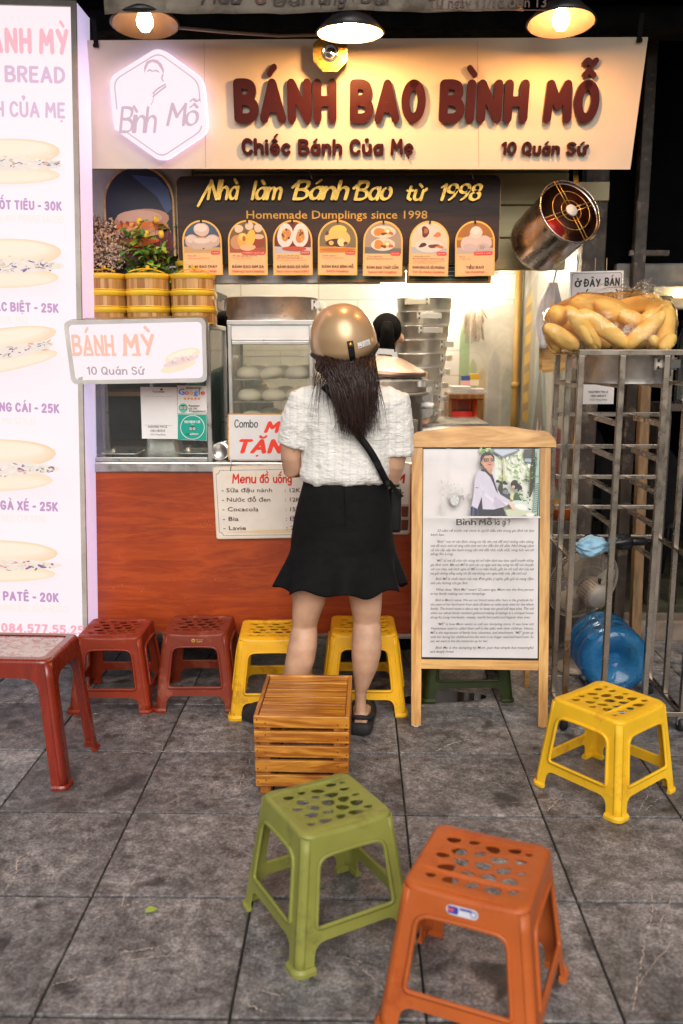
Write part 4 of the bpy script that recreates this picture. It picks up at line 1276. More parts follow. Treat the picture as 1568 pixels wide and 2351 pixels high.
CARDS = (('BÁNH BAO CHAY', 'Vegetarian Dumplings', '5.000đ', ['* Thanh tịnh'], ['* Light tastes, peaceful mind'], 'white steamed buns piled three high', (rgb(70, 92, 120), rgb(206, 166, 110)), 467),
         ('BÁNH BAO KIM SA', 'Salted-egg Custard Dumplings', '15.000đ / cái (2 cái)', ['* Béo ngậy, ngon ngọt, thơm lừng'], ['* Creamy, sweet and flavor'], 'torn bun oozing golden custard', (rgb(120, 96, 56), rgb(170, 90, 60)), 570),
         ('BÁNH BAO GÀ NẤM', 'Minced chicken & cheese Dumplings', '20.000đ', ['* Ngan từ gà, thơm đậu tương', 'nấm nấm và tiêu, Phomai ngậy vai'], ['* Aroma of mushroom and pepper cheese'], 'two split buns with dark minced filling', (rgb(110, 40, 30), rgb(200, 196, 196)), 673),
         ('BÁNH BAO BÌNH MỖ', 'BinhMo Dumplings', '12.000đ', ['* 22 năm nguyên vị'], ['* 22 years of original taste'], 'yellow bun cut open over brown filling', (rgb(120, 110, 80), rgb(216, 150, 60)), 775),
         ('BÁNH BAO THẬP CẨM', 'Special mix Dumplings', '25.000đ', ['* Thịt truyền thống', 'kết hợp với lạp xưởng, trứng muối'], [], 'two halved buns with egg stacked together', (rgb(170, 150, 130), rgb(110, 110, 110)), 878),
         ('BÁNH BAO XÁ XÍU PHOMAI', 'Char Siu cheese Dumplings', '20.000đ', ['* Hương liệu tự nhiên,', 'Bánh được hoà quyện cùng phomai béo ngậy'], ['* Bakery and melted finest cheese with Char Siu', 'sauce, blending to creamy sweet'], 'two long split buns with dark pork filling', (rgb(230, 210, 180), rgb(190, 190, 190)), 983),
         ('TIỂU BAO', 'Mini Dumplings', '15.000đ/ 5 chiếc', ['* Ăn nhẹ'], ['* A light snack'], 'small round white buns heaped in a pyramid', (rgb(170, 110, 40), rgb(200, 184, 176)), 1090))
def card(i, spec):
    title, sub, price, l1, l2, look, bg, cx = spec
    t = board('food_card', 'arched food card picturing ' + look, 'card', cx, 632 if i < 4 else 634, 3.915, 1.5, (-.6, 0.2, -.3, .3, .5, .8, -1.4)[i], 0, 'arched food cards hung along the dark menu board')
    w_, h = .170, .228
    arch = [(-w_ / 2, 0), (w_ / 2, 0)] + [(w_ / 2 * math.cos(PI * k / 18), h - w_ / 2 + w_ / 2 * math.sin(PI * k / 18)) for k in range(19)]
    b = MB(); b.poly(arch, (), 0, .004); b.build('backing', 'pine_x', t)
    r = random.Random(i)
    p = Print(t, z0=.0006, step=.00012)
    p.shape([(x * .985, .001 + y * .993) for x, y in arch], GOLDC)
    e = .007
    ww = w_ / 2 - e
    pic = [(-ww, .093), (ww, .093)] + [(ww * math.cos(PI * k / 18), h - w_ / 2 + ww * math.sin(PI * k / 18)) for k in range(19)]
    p.shape([(-ww, .006), (ww, .006), (ww, .0935), (-ww, .0935)], CREAM)
    p.shape(pic, bg[0])
    p.shape([(-ww, .093), (ww, .093), (ww, .115), (-ww, .12)], bg[1])
    if i in (0, 6): p.shape([(-ww, .15), (ww, .15), (ww, .158), (-ww, .162)], rgb(214, 160, 60))
    bunpic(p, 0, .152, w_ * .9, i, r)
    L = len(price) * .0042 + .012
    p.shape(rrect(ww - L - .004, .086, ww - .003, .101, .006), rgb(226, 54, 40))
    p.text(price, ww - L, .0905, ww - .008, .0968, rgb(255, 190, 170), bold=.02, px=False)
    y = .079
    for s in l1: p.text(s, -ww + .009, y, -ww + .009 + min(.0034 * len(s), .135), y + .0055, rgb(92, 48, 36), px=False); y -= .009
    for s in l2: p.text(s, -ww + .009, y, -ww + .009 + min(.0034 * len(s), .138), y + .0048, rgb(232, 110, 70), px=False); y -= .008
    wt = min(.0095 * len(title), .136)
    p.hand(title, -wt / 2, .031, wt / 2, .042, rgb(74, 34, 26), pen=2.0, gap=1.2, px=False)
    ws = min(.006 * len(sub), .142)
    p.hand(sub, -ws / 2, .0135, ws / 2, .0225, rgb(224, 88, 52), pen=1.5, gap=.4, slant=.12, px=False)
    p.build('picture', 'print', t)
    b = MB(); b.box((0, h - .006, .004), (.007, .012, .006)); b.tube([(0, h - .004, .004), (0, h + .006, 0)], .0018, 6); b.build('clip', 'black_plastic', t)
for i, s in enumerate(CARDS): card(i, s)
# larger arched picture behind the flowers
def big_arch():
    t = board('food_picture', 'large arched picture of a filled bun standing behind the rose plant', 'picture', 322, 545, 4.0)
    w_, h = .31, .30
    A = lambda k: [(-w_ / 2 * k, -.08), (w_ / 2 * k, -.08)] + [(w_ / 2 * k * math.cos(PI * j / 20), h - w_ / 2 + w_ / 2 * k * math.sin(PI * j / 20)) for j in range(21)]
    b = MB(); b.poly(A(1), (), 0, .008); b.build('backing', 'pine_x', t)
    p = Print(t)
    p.shape(A(.94), rgb(30, 34, 54))
    p.shape([(-.03, .26), (.08, .17), (.12, .10), (.145, .12), (.13, .2), (.08, .25)], rgb(66, 84, 124))
    p.shape(ellipse(0, .0, .14, .115, 24), rgb(196, 140, 60)); p.shape(ellipse(0, -.02, .145, .11, 24), rgb(110, 30, 44))
    p.shape(ellipse(.01, .07, .12, .05, 22, .05, .06), rgb(206, 150, 122)); p.shape(ellipse(0, .082, .1, .032, 20), rgb(226, 176, 150))
    p.shape(ellipse(.0, .045, .105, .024, 22, 0, .15), rgb(226, 120, 44))
    r = random.Random(4)
    for k in range(16): p.shape(ellipse(r.uniform(-.09, .09), .045 + r.uniform(-.016, .016), .012, .007, 8, r.random() * 3, .3, k), r.choice([rgb(250, 190, 90), rgb(160, 60, 30), rgb(236, 150, 60)]))
    p.shape(ellipse(-.01, .02, .11, .018, 22), rgb(216, 160, 130)); p.shape(ellipse(-.02, -.02, .1, .02, 20, 0, .2), rgb(206, 96, 40))
    p.build('picture', 'print', t)
big_arch()
# chalk boards under the cards
def chalk(x0, x1, y0, y1, lab, txt, col, seed):
    t = board('chalk_board', lab, 'board', (x0 + x1) / 2, y1, 3.99, 0, 0, 0, 'wood framed chalk boards under the food cards')
    p = Print(t); q = p.q
    a, c = q(x0, y1), q(x1, y0)
    b = MB(); fw = .012
    b.poly([a, (c[0], a[1]), c, (a[0], c[1])], [[(a[0] + fw, a[1] + fw), (c[0] - fw, a[1] + fw), (c[0] - fw, c[1] - fw), (a[0] + fw, c[1] - fw)]], .006, .014)
    b.build('frame', 'frame_wood', t)
    p.z = -.004
    p.shape([(a[0] + fw, a[1] + fw), (c[0] - fw, a[1] + fw), (c[0] - fw, c[1] - fw), (a[0] + fw, c[1] - fw)], col)
    p.shape([(a[0] + fw + .004, a[1] + fw + .004), (c[0] - fw - .004, a[1] + fw + .004), (c[0] - fw - .004, a[1] + fw + .008), (a[0] + fw + .004, a[1] + fw + .008)], rgb(110, 170, 120))
    r = random.Random(seed)
    for k in range(7):
        yy = a[1] + fw + .02 + k * .017
        if yy > c[1] - .03: break
        x = a[0] + .03
        while x < c[0] - .06:
            l = r.uniform(.02, .07)
            p.shape([(x, yy), (x + l, yy + .001), (x + l, yy + .004), (x, yy + .003)], r.choice([rgb(190, 196, 190), rgb(150, 160, 160), rgb(160, 190, 150)]))
            x += l + .012
    if txt:
        p.hand(txt, x1 - 78, 622, x1 - 66, 608, rgb(190, 140, 90), pen=1.6)
    p.build('writing_surface', 'print', t)
chalk(729, 932, 545, 648, 'chalk board in a thin wooden frame nearest the steaming cabinet', '', rgb(120, 128, 132), 1)
chalk(933, 1130, 545, 651, 'dark green chalk board under the end of the dark menu board', 'g', rgb(40, 60, 58), 2)

M('frame_grey', (0.44, 0.41, 0.38), 0.5, dirt=(0.5, 14, 0.62, (0.25, 0.21, 0.18)))
# ---- tall glowing sandwich menu box
def light_box():
    t = thing('menu_light_box', 'tall glowing white menu box with sandwich pictures standing beside the cart', 'menu box', (-1.42, 3.58, .2), (R(90), R(1.7), 0))
    p = Print(t, z0=.002); q = p.q
    Lx = -.36
    brx, bry = q(203, 1474); trx, try_ = q(176, 4)
    out = [(Lx, bry), (brx, bry), (trx, try_), (Lx, try_)]
    fw = .02
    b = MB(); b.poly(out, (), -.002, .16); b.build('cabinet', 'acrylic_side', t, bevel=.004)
    inn = [(Lx + fw, bry + fw), (brx - fw, bry + fw), (trx - fw, try_ - fw), (Lx + fw, try_ - fw)]
    b = MB(); b.poly(out, [inn], .012, .0135); b.build('frame', 'frame_grey', t)
    WH = (.97, .9, .92)
    p.shape(inn, WH)
    PK = (.42, .2, .235); PU = (.3, .2, .28); PP = (.40, .34, .31)
    H = lambda s, x1, yb, yt, col, pen=1.9, k=.8, gap=1.0, rot=0: p.hand(s, None, yb, x1, yt, col, pen=pen, gap=gap, k=k)
    H('BÁNH MỲ', 159, 127, 67, PK, 2.7, .82); H('BREAD', 151, 193, 154, PU, 2.3, 1.1); H('BÁNH CỦA MẸ', 151, 273, 236, PU, 2.2, .95)
    for s, x1, yb in (('BÁNH MÌ SỐT TIÊU - 30K', 143, 485), ('BÁNH MÌ ĐẶC BIỆT - 25K', 136, 719), ('BÁNH MÌ NÓNG CÁI - 25K', 138, 949), ('BÁNH MÌ GÀ XÉ - 25K', 135, 1174), ('BÁNH MÌ PATÊ - 20K', 137, 1382)):
        H(s, x1, yb, yb - 22, (.22, .13, .235), 2.9, .95)
    for s, x1, yb in (('(WITH BLACK PEPPER SAUCE)', 148, 513), ('(SPECIAL MIX)', 66, 743), ('(MEAT - MIX STYLE)', 84, 975), ('(MEAT - FRIED CHICKEN)', 106, 1198), ('(THỊT-TRỨNG-XÚC XÍCH-RUỐC)', 160, 1405)):
        H(s, x1, yb, yb - 16, PP, 1.7, .85)
    H('084.577.55.25', 196, 1455, 1434, (.40, .17, .21), 2.6, 1.15)
    # sandwiches
    r = random.Random(11)
    for (cx, cy, wd, ht, rot) in ((20, 375, 122, 56, 0), (18, 610, 134, 60, 0), (6, 810, 150, 52, -.18), (14, 1060, 140, 62, 0), (26, 1266, 142, 48, .02)):
        def E(dx, dy, rx, ry, c, wob=.05, ro=0, n=22):
            c = tuple(v * v * .43 for v in c)
            co, si = math.cos(rot), math.sin(rot)
            x, y = dx * co - dy * si, dx * si + dy * co
            p.pshape([(cx + x + a, cy + y + b_) for a, b_ in ellipse(0, 0, rx, ry, n, rot + ro, wob, r.random() * 6)], c)
        for k in range(6):
            u = k / 5
            E(-.03 * wd * u, -(.42 + .16 * u) * ht, wd * (1 - .2 * u), .56 * ht * (1 - .5 * u), (.95 + .02 * u, .80 + .1 * u, .66 + .15 * u), .04)
        for k in range(4): E((-.5 + .34 * k) * wd, -.66 * ht, .13 * wd, .035 * ht, (.97, .9, .8), .2, -.35, 12)
        for k in range(5):
            u = k / 4
            E(0, (.5 + .08 * u) * ht, wd * (.97 - .14 * u), .4 * ht * (1 - .5 * u), (.955, .83 + .06 * u, .7 + .1 * u), .04)
        E(.02 * wd, .08 * ht, wd * .97, .27 * ht, (.93, .86, .82), .1)
        pal = r.choice([[(.5, .36, .5), (.86, .5, .5), (.78, .82, .7), (.93, .82, .72)], [(.8, .84, .74), (.55, .5, .6), (.95, .9, .84), (.85, .66, .6)], [(.88, .76, .68), (.6, .48, .52), (.94, .88, .8), (.76, .74, .7)]])
        for k in range(150):
            dx = r.uniform(-.95, .98) * wd
            dy = .08 * ht + r.gauss(0, .12) * ht * math.sqrt(max(.05, 1 - (dx / wd) ** 2))
            E(dx, dy, r.uniform(1.5, 8), r.uniform(1, 3), r.choice(pal + [(.92, .84, .78), (.9, .86, .8), (.42, .36, .56)]), .35, r.uniform(-.6, .6), 8)
    ink(p); p.build('lit_face', 'print_backlit', t)
light_box()

# ---- small lit counter sign
def counter_sign():
    t = board('counter_light_sign', 'small rounded backlit counter sign with faded red lettering', 'sign', 312, 880, 3.585, 9, 1.2, 3)
    p = Print(t, z0=.002); q = p.q
    cr = [q(165, 882), q(476, 877), q(472, 729), q(146, 736)]
    out = roundpoly(cr, .028, 6)
    b = MB(); b.poly(out, (), -.002, .07); b.build('casing', 'rim_metal', t, bevel=.006, seg=3)
    c = Vector((sum(a[0] for a in cr) / 4, sum(a[1] for a in cr) / 4))
    def inset(d):
        return roundpoly([tuple(Vector(a) - Vector((math.copysign(d, a[0] - c.x), math.copysign(d, a[1] - c.y)))) for a in cr], .02, 6)
    b = MB(); b.poly(out, [inset(.016)], .006, .0075); b.build('frame', 'box_grey', t, bevel=.002)
    p.shape(inset(.0165), (.97, .9, .92))
    RD = (.40, .22, .17)
    p.hand('BÁNH', 168, 817, 264, 768, RD, pen=2.0, gap=.7); p.hand('MỲ', 284, 816, 357, 766, RD, pen=2.0, gap=.7)
    for x in (170, 197, 200, 208, 225, 238, 247, 262, 287, 309, 318): p.pshape([(x - 5, 817), (x + 6, 817), (x + 6, 811), (x - 5, 811)], RD)
    p.hand('10 Quán Sứ', 201, 860, 331, 841, (.17, .14, .16), pen=1.7, gap=1.2)
    r = random.Random(8)
    for (dx, dy, rx, ry, col) in ((28, -12, 42, 15, (.97, .87, .74)), (26, -15, 34, 8, (.98, .92, .82)), (18, 12, 42, 11, (.97, .87, .75)), (24, 0, 43, 8, (.93, .8, .78))):
        p.pshape([(392 + dx + a, 828 + dy + b_) for a, b_ in ellipse(0, 0, rx, ry, 20, -.28)], tuple(v * v * .43 for v in col))
    for k in range(34):
        dx, dy = r.uniform(-22, 38), r.uniform(-6, 6)
        p.pshape([(412 + dx + a, 824 + dy - dx * .28 + b_) for a, b_ in ellipse(0, 0, r.uniform(2, 6), r.uniform(1, 3), 8, r.random() * 3)], tuple(v * .42 for v in r.choice([(.8, .5, .5), (.6, .5, .6), (.9, .75, .7), (.8, .82, .75), (.9, .6, .55)])))
    ink(p); p.build('lit_face', 'print_backlit_soft', t)
M('box_grey', (0.62, 0.6, 0.58), 0.45, var=0.08, dirt=(0.4, 14, 0.65, (0.3, 0.26, 0.22)))
counter_sign()

# ---- hanging sign over the bread
def bread_sign():
    t = board('hanging_sign', 'grey white hanging sign behind the bag of bread', 'sign', 1372, 720, 4.0, 0, -1.2)
    p = Print(t); q = p.q
    a, c = q(1306, 740), q(1432, 621)
    b = MB(); b.poly([a, (c[0], a[1]), c, (a[0], c[1])], (), 0, .006); b.build('panel', 'paper', t)
    K = rgb(26, 24, 24)
    e = .007
    p.shape(roundpoly([(a[0] + e, a[1] + e), (c[0] - e, a[1] + e), (c[0] - e, c[1] - e), (a[0] + e, c[1] - e)], .012), K)
    p.shape(roundpoly([(a[0] + e + .002, a[1] + e + .002), (c[0] - e - .002, a[1] + e + .002), (c[0] - e - .002, c[1] - e - .002), (a[0] + e + .002, c[1] - e - .002)], .012), (.62, .57, .57))
    p.hand('Ở', 1318, 660, 1333, 644, K, pen=2.6, gap=.8); p.hand('ĐÂY', 1340, 659, 1378, 640, K, pen=2.6, gap=.6); p.hand('BÁN', 1387, 657, 1422, 637, K, pen=2.6, gap=.6)
    p.hand('BÁNH MÌ', 1322, 700, 1416, 672, K, pen=2.6, gap=.6)
    p.build('lettering', 'print', t)
    b = MB()
    for sx in (1366, 1392):
        a = q(sx, 624); b.tube([(a[0], a[1], 0), (a[0] + .006, a[1] + .06, -.02)], .0018, 5)
    b.build('hanger', 'wire_pale', t)
bread_sign()
# ---- paper slip on the steel pillar
def slip():
    t = board('payment_slip', 'white payment slip taped behind the steel rack', 'notice', 1372, 926, 4.02, 0, -.6)
    p = Print(t); q = p.q
    a, c = q(1337, 928), q(1411, 868)
    b = MB(); b.poly([a, (c[0], a[1]), c, (a[0], c[1])], (), 0, .0015); b.build('sheet', 'paper', t)
    K = rgb(60, 56, 58)
    p.text('NGUYEN THI LE', 1351, 902, 1396, 897, K, bold=.01); p.text('1001183337', 1356, 911, 1391, 906, K, bold=.01); p.text('PGD Hàng Bông', 1354, 919, 1393, 915, rgb(130, 126, 126))
    p.build('lettering', 'print', t)
slip()
# ------------------------------------------------------------------ the food cart
CY = 3.72
def cart():
    t = thing('food_cart', 'steel framed food cart with orange wood grain front and glass display case', 'food cart', (-.47, CY, 0))
    ox = -.47
    L, Rr = -1.205 - ox, .285 - ox
    b = MB(); b.span((L + .035, .004, .215), (Rr - .02, .02, .935)); b.build('front_panel', 'cherry', t)
    b = MB(); b.span((L + .0285, .0, .215), (L + .0349, .018, .93)); b.span((L + .035, -.002, .205), (Rr - .02, .019, .2149)); b.build('panel_edging', 'rim_metal', t)
    b = MB()
    b.span((L, -.006, .93), (Rr, .62, .975))
    b.build('counter_top', 'steel', t, bevel=.006)
    b = MB()
    for x in (L, Rr - .03):
        b.span((x, 0, .06), (x + .028, .028, .929)); b.span((x, .55, .06), (x + .028, .578, .929))
    b.span((L + .03, .003, .19), (Rr - .03, .025, .204))
    b.build('leg_frame', 'steel_dull', t, bevel=.002)
    b = MB(); b.span((L + .03, .03, .22), (Rr - .03, .045, .925)); b.span((L + .004, .05, .22), (L + .016, .55, .925)); b.span((Rr - .016, .05, .22), (Rr - .004, .55, .925)); b.span((L + .03, .05, .21), (Rr - .03, .55, .22)); b.build('carcass', 'dark_metal', t)
    for x in (L + .014, Rr - .015):
        for y in (.02, .56):
            b = MB(); b.lathe([(0, -.012), (.03, -.012), (.03, .012), (0, .012)], 18, (x, y, .03), (0, R(90), 0)); b.build('wheel', 'rubber', t)
    # glass case on the cart's end
    cl, cr = L + .0, W(484, 900, CY).x - ox
    z0, z1 = .976, 1.553
    b = MB()
    for (x, y) in ((cl, 0), (cr - .02, 0), (cl, .46), (cr - .02, .46)): b.span((x, y, z0), (x + .02, y + .02, z1 - .02))
    b.span((cl, 0, z1 - .0195), (cr, .48, z1 - .0005)); b.span((cl + .021, .001, z0), (cr - .021, .019, z0 + .018))
    b.build('case_frame', 'steel', t, bevel=.002)
    b = MB(); b.span((cl + .02, .008, z0 + .019), (cr - .02, .012, z1 - .021)); b.build('glass_pane', 'glass', t)
    b = MB(); b.span((cl + .008, .022, z0 + .005), (cl + .012, .458, z1 - .021)); b.build('glass_pane', 'glass', t)
    b = MB(); b.span((cr - .012, .022, z0 + .005), (cr - .008, .458, z1 - .021)); b.build('glass_pane', 'glass', t)
    b = MB(); b.tube([(cl + .27, .3, z0 + .02), (cl + .27, .3, z1 - .02)], .008, 6); b.build('inner_rod', 'steel', t)
    r = random.Random(5); b = MB()
    for k in range(130):
        x, z = (r.gauss(-.15, .05), r.gauss(.71, .008)) if k < 60 else (r.uniform(L + .05, Rr - .05), .3 + abs(r.gauss(0, .22)))
        l, h_ = r.uniform(.001, .006), r.uniform(.0006, .0018)
        b.add([(x, .0034, z), (x + l, .0034, z + r.uniform(-.002, .002)), (x + l, .0034, z + h_), (x, .0034, z + h_)], [(0, 1, 2, 3)])
    b.build('scuff_marks', 'scuff', t)
    return t
M('scuff', (0.55, 0.22, 0.1), 0.6, var=.3)
cart()
# stickers on the glass
def stickers():
    t = board('payment_sheet', 'white payment sheet taped inside the glass case', 'notice', 368, 1008, CY - .004, 0, -.8, 0)
    p = Print(t); q = p.q
    cs = [q(326, 1007), q(409, 1008), q(406, 889), q(322, 888)]
    b = MB(); b.poly(cs, (), 0, .001); b.build('sheet', 'paper', t)
    K = rgb(58, 56, 60)
    p.text('Vietcombank', 350, 901, 378, 897, K, bold=.02)
    p.pshape([(368, 892), (374, 892), (374, 895), (371, 897), (368, 895)], rgb(50, 50, 70))
    p.text('NGUYEN THI LE', 341, 982, 384, 977, K); p.text('1001183333', 346, 991, 379, 986, K); p.text('PGD Hàng Bông', 346, 999, 380, 995, rgb(140, 138, 140))
    for k in range(2): p.pshape([(332, 909 + k * 66), (397, 910 + k * 66), (397, 910.6 + k * 66), (332, 909.6 + k * 66)], rgb(186, 182, 184))
    p.build('lettering', 'print', t)
    t = board('review_sticker', 'white review sticker with multicolour word and five orange stars', 'sticker', 441, 950, CY - .004, 0, -.8, 0, 'review stickers on the glass case')
    p = Print(t)
    b = MB(); b.poly([p.q(*a) for a in ((408, 949), (475, 950), (474, 886), (407, 885))], (), 0, .001); b.build('sheet', 'paper', t)
    p.text('REVIEW US ON', 428, 893, 461, 889, rgb(30, 30, 34), bold=.03)
    for ch, x0, x1, yb, yt, c in (('G', 410, 424, 906, 892, rgb(66, 133, 244)), ('o', 425, 434, 906, 894.5, rgb(234, 67, 53)), ('o', 435, 444, 906, 894.5, rgb(251, 188, 5)), ('g', 445, 455, 906, 894.5, rgb(66, 133, 244)), ('l', 457, 459, 906, 892, rgb(52, 168, 83)), ('e', 461, 471, 906, 894.5, rgb(234, 67, 53))):
        p.text(ch, x0, yb, x1, yt, c, bold=.02)
    for k in range(5):
        cx, cy = 425 + k * 8, 915
        p.pshape([(cx + (4 if j % 2 == 0 else 1.7) * math.sin(j * PI / 5), cy - (4 if j % 2 == 0 else 1.7) * math.cos(j * PI / 5)) for j in range(10)][::-1], rgb(246, 150, 30))
    def owl(cx, cy, s, disc):
        if disc: p.pshape([(cx + a, cy + b_) for a, b_ in ellipse(0, 0, 10.5 * s, 10.5 * s, 24)], rgb(90, 200, 160))
        for dx in (-4.4, 4.4):
            for r_, c in ((4.8, (0, 0, 0)), (3.6, (.8, .8, .8)), (2.1, (0, 0, 0)), (1.0, (.8, .8, .8))):
                p.pshape([(cx + dx * s + a, cy + b_) for a, b_ in ellipse(0, 0, r_ * s, r_ * s, 16)], c)
        p.pshape([(cx - 8 * s, cy - 4 * s), (cx - 3 * s, cy - 6 * s), (cx + 3 * s, cy - 6 * s), (cx + 8 * s, cy - 4 * s), (cx + 3 * s, cy - 4.4 * s), (cx - 3 * s, cy - 4.4 * s)], (0, 0, 0))
    owl(421, 936, 1.0, True)
    for k, s in enumerate(('Review', 'us on', 'Tripadvisor')):
        p.text(s, 434, 933 + k * 6.2, 434 + (25, 19, 40)[k], 928.6 + k * 6.2, rgb(24, 24, 24), bold=.02)
    p.build('lettering', 'print', t)
    t = board('review_sticker', 'teal square review sticker with white ring', 'sticker', 441, 1011, CY - .004, 0, -.8, 0, 'review stickers on the glass case')
    p = Print(t)
    b = MB(); b.poly([p.q(*a) for a in ((408, 1010), (475, 1012), (475, 951), (408, 950))], (), 0, .001); b.build('sheet', 'paper', t)
    p.pshape([(408.6, 1009), (474.4, 1011), (474.4, 952), (408.6, 951)], rgb(0, 160, 140))
    p.pshape([(442 + a, 981 + b_) for a, b_ in ellipse(0, 0, 28, 28, 32)], (.8, .8, .8)); p.pshape([(442 + a, 981 + b_) for a, b_ in ellipse(0, 0, 26.6, 26.6, 32)], rgb(0, 160, 140))
    p.text('REVIEW US', 424, 971, 460, 965.4, (.8, .8, .8), bold=.03); p.text('ON', 439, 975, 445, 972.4, (.8, .8, .8))
    owl(442, 984, .9, False)
    p.text('trip', 427, 998, 436, 993, (0, .02, .02), bold=.01); p.text('advisor', 436.5, 998, 457, 993, (.8, .8, .8), bold=.02)
    p.build('lettering', 'print', t)
stickers()
# trays and tub inside the case
def tray(x, y, z, lab, w_=.17, d=.2, h=.03):
    t = thing('steel_tray', lab, 'tray', (x, y, z), (0, 0, 0), 'shallow steel trays in the glass case')
    b = MB()
    o = rrect(-w_ / 2, -d / 2, w_ / 2, d / 2, .02); i = rrect(-w_ / 2 + .012, -d / 2 + .012, w_ / 2 - .012, d / 2 - .012, .018); f = rrect(-w_ / 2 + .022, -d / 2 + .022, w_ / 2 - .022, d / 2 - .022, .015)
    b.loft([[Vector((p[0], p[1], h - .004)) for p in o], [Vector((p[0], p[1], h)) for p in o], [Vector((p[0], p[1], h)) for p in i], [Vector((p[0], p[1], .002)) for p in f]], True, (False, True))
    b.build('pan', 'steel', t)
tray(-1.03, 3.86, .977, 'empty steel tray at the outer end of the glass case')
tray(-.86, 4.02, .977, 'steel tray behind the upturned steel tub')
tray(-.70, 3.88, .977, 'steel tray under the teal sticker in the glass case')
t = thing('steel_tub', 'upturned deep steel food tub in the glass case', 'tub', (-.845, 3.84, .977))
b = MB()
o = lambda s, r_: rrect(-.075 * s, -.06 * s, .075 * s, .06 * s, r_)
b.loft([[Vector((p[0], p[1], z)) for p in o(s, r_)] for z, s, r_ in ((0, 1.12, .02), (.006, 1.12, .02), (.006, 1.02, .02), (.09, .92, .025), (.105, .86, .03))], True, (False, True))
b.build('body', 'aluminium_worn', t)
# dim shelf cupboard behind the case
t = thing('back_cupboard', 'dark cupboard with one pale shelf behind the glass case', 'cupboard', (-1.25, 4.95, 0))
b = MB(); b.span((-.55, .2, 0), (.5, .24, 1.75)); b.span((-.55, -.2, 0), (-.52, .2, 1.75)); b.span((.47, -.2, 0), (.5, .2, 1.75)); b.span((-.52, -.2, 1.72), (.47, .2, 1.75)); b.build('carcass', 'dark_cloth', t)
for z in (.9, 1.2):
    b = MB(); b.span((-.519, -.19, z), (.469, .19, z + .02)); b.build('shelf', 'frame_wood', t)

# ---- steaming cabinet on the counter
SX0, SX1 = W(525, 900, 3.75).x, W(719, 900, 3.75).x
def steam_cabinet():
    ox = (SX0 + SX1) / 2
    t = thing('steam_cabinet', 'steel steaming cabinet with fogged glass door full of buns', 'steam cabinet', (ox, 3.75, .9755))
    w_, d, h = SX1 - SX0, .40, .592
    b = MB(); f = .016
    for x in (-w_ / 2, w_ / 2 - f):
        b.span((x, 0, 0), (x + f, f, h - .02)); b.span((x, d - f, 0), (x + f, d, h - .02))
    b.span((-w_ / 2 - .002, -.002, h - .0195), (w_ / 2 + .002, d, h)); b.span((-w_ / 2 + f + .0005, .001, h - .1), (w_ / 2 - f - .0005, f, h - .085)); b.span((-w_ / 2 + f + .0005, .001, h - .0845), (w_ / 2 - f - .0005, f - .002, h - .076))
    b.span((-w_ / 2 + f + .0005, .001, 0), (w_ / 2 - f - .0005, d, .02))
    b.build('frame', 'steel', t, bevel=.002)
    b = MB(); b.span((-w_ / 2 + f + .001, .004, h - .0755), (w_ / 2 - f - .001, .009, h - .02)); b.build('header_panel', 'white_pvc', t)
    b = MB(); b.span((-w_ / 2 + f + .001, .003, .021), (w_ / 2 - f - .001, .007, h - .101)); b.build('door_glass', 'glass_fogged', t)
    b = MB(); b.span((-w_ / 2 + .001, f + .001, .02), (-w_ / 2 + .004, d - f, h - .021)); b.build('inner_wall', 'steel_dull', t); b = MB(); b.span((w_ / 2 - .004, f + .001, .02), (w_ / 2 - .001, d - f, h - .021)); b.build('inner_wall', 'steel_dull', t)
    b = MB(); b.span((-w_ / 2 + .017, d - .01, .021), (w_ / 2 - .017, d - .006, h - .021)); b.build('back_glass', 'glass_fogged', t)
    for z in (.155, .25, .345, .44):
        b = MB()
        b.span((-w_ / 2 + .006, .02, z), (w_ / 2 - .006, .023, z + .003)); b.span((-w_ / 2 + .006, d - .02, z), (w_ / 2 - .006, d - .017, z + .003))
        if z < .44:
            for k in range(9): b.span((-w_ / 2 + .02 + k * (w_ - .043) / 8, .0231, z), (-w_ / 2 + .023 + k * (w_ - .043) / 8, d - .0201, z + .003))
        b.build('wire_shelf', 'steel', t)
    for x in (-w_ / 2 + .03, w_ / 2 - .03):
        b = MB(); b.span((x - .011, .01, .435), (x + .011, .019, .447)); b.build('shelf_clip', 'white_pvc', t, bevel=.002)
steam_cabinet()
BUN = None
def bun(x, y, z, lab, s=1.0, rot=0, tilt=0, group='steamed buns in the steaming cabinet'):
    global BUN
    if BUN is None:
        b = MB()
        r = random.Random(1)
        prof = [(.0, .002), (.04, .0), (.05, .009), (.0525, .02), (.049, .034), (.038, .046), (.02, .0535), (.001, .055)]
        n = 26
        rings = []
        for rr, zz in prof:
            rings.append([Vector((rr * math.cos(2 * PI * j / n) * (1 + .03 * math.sin(3 * 2 * PI * j / n)), rr * math.sin(2 * PI * j / n) * (1 + .03 * math.cos(2 * 2 * PI * j / n)), zz)) for j in range(n)])
        b.loft(rings, True, (True, True))
        BUN = b.build('steamed_bun', 'bun')
        o = BUN
    else:
        o = BUN.copy(); COL.objects.link(o)
    o.location = (x, y, z); o.rotation_euler = (tilt, 0, rot); o.scale = (s, s, s * .95)
    return tag(o, lab, 'bun', group)
rows = [('top', 1.324, ((570, 'front, left of three'), (625, 'front, tilted in the middle'), (684, 'front, largest')), ((590, ''), (645, ''), (702, ''))),
        ('middle', 1.229, ((571, ''), (628, ''), (684, '')), ((600, ''), (655, ''), (700, ''))),
        ('lowest visible', 1.134, ((577, ''), (662, '')), ((620, ''),))]
pos = ('outermost', 'central', 'innermost')
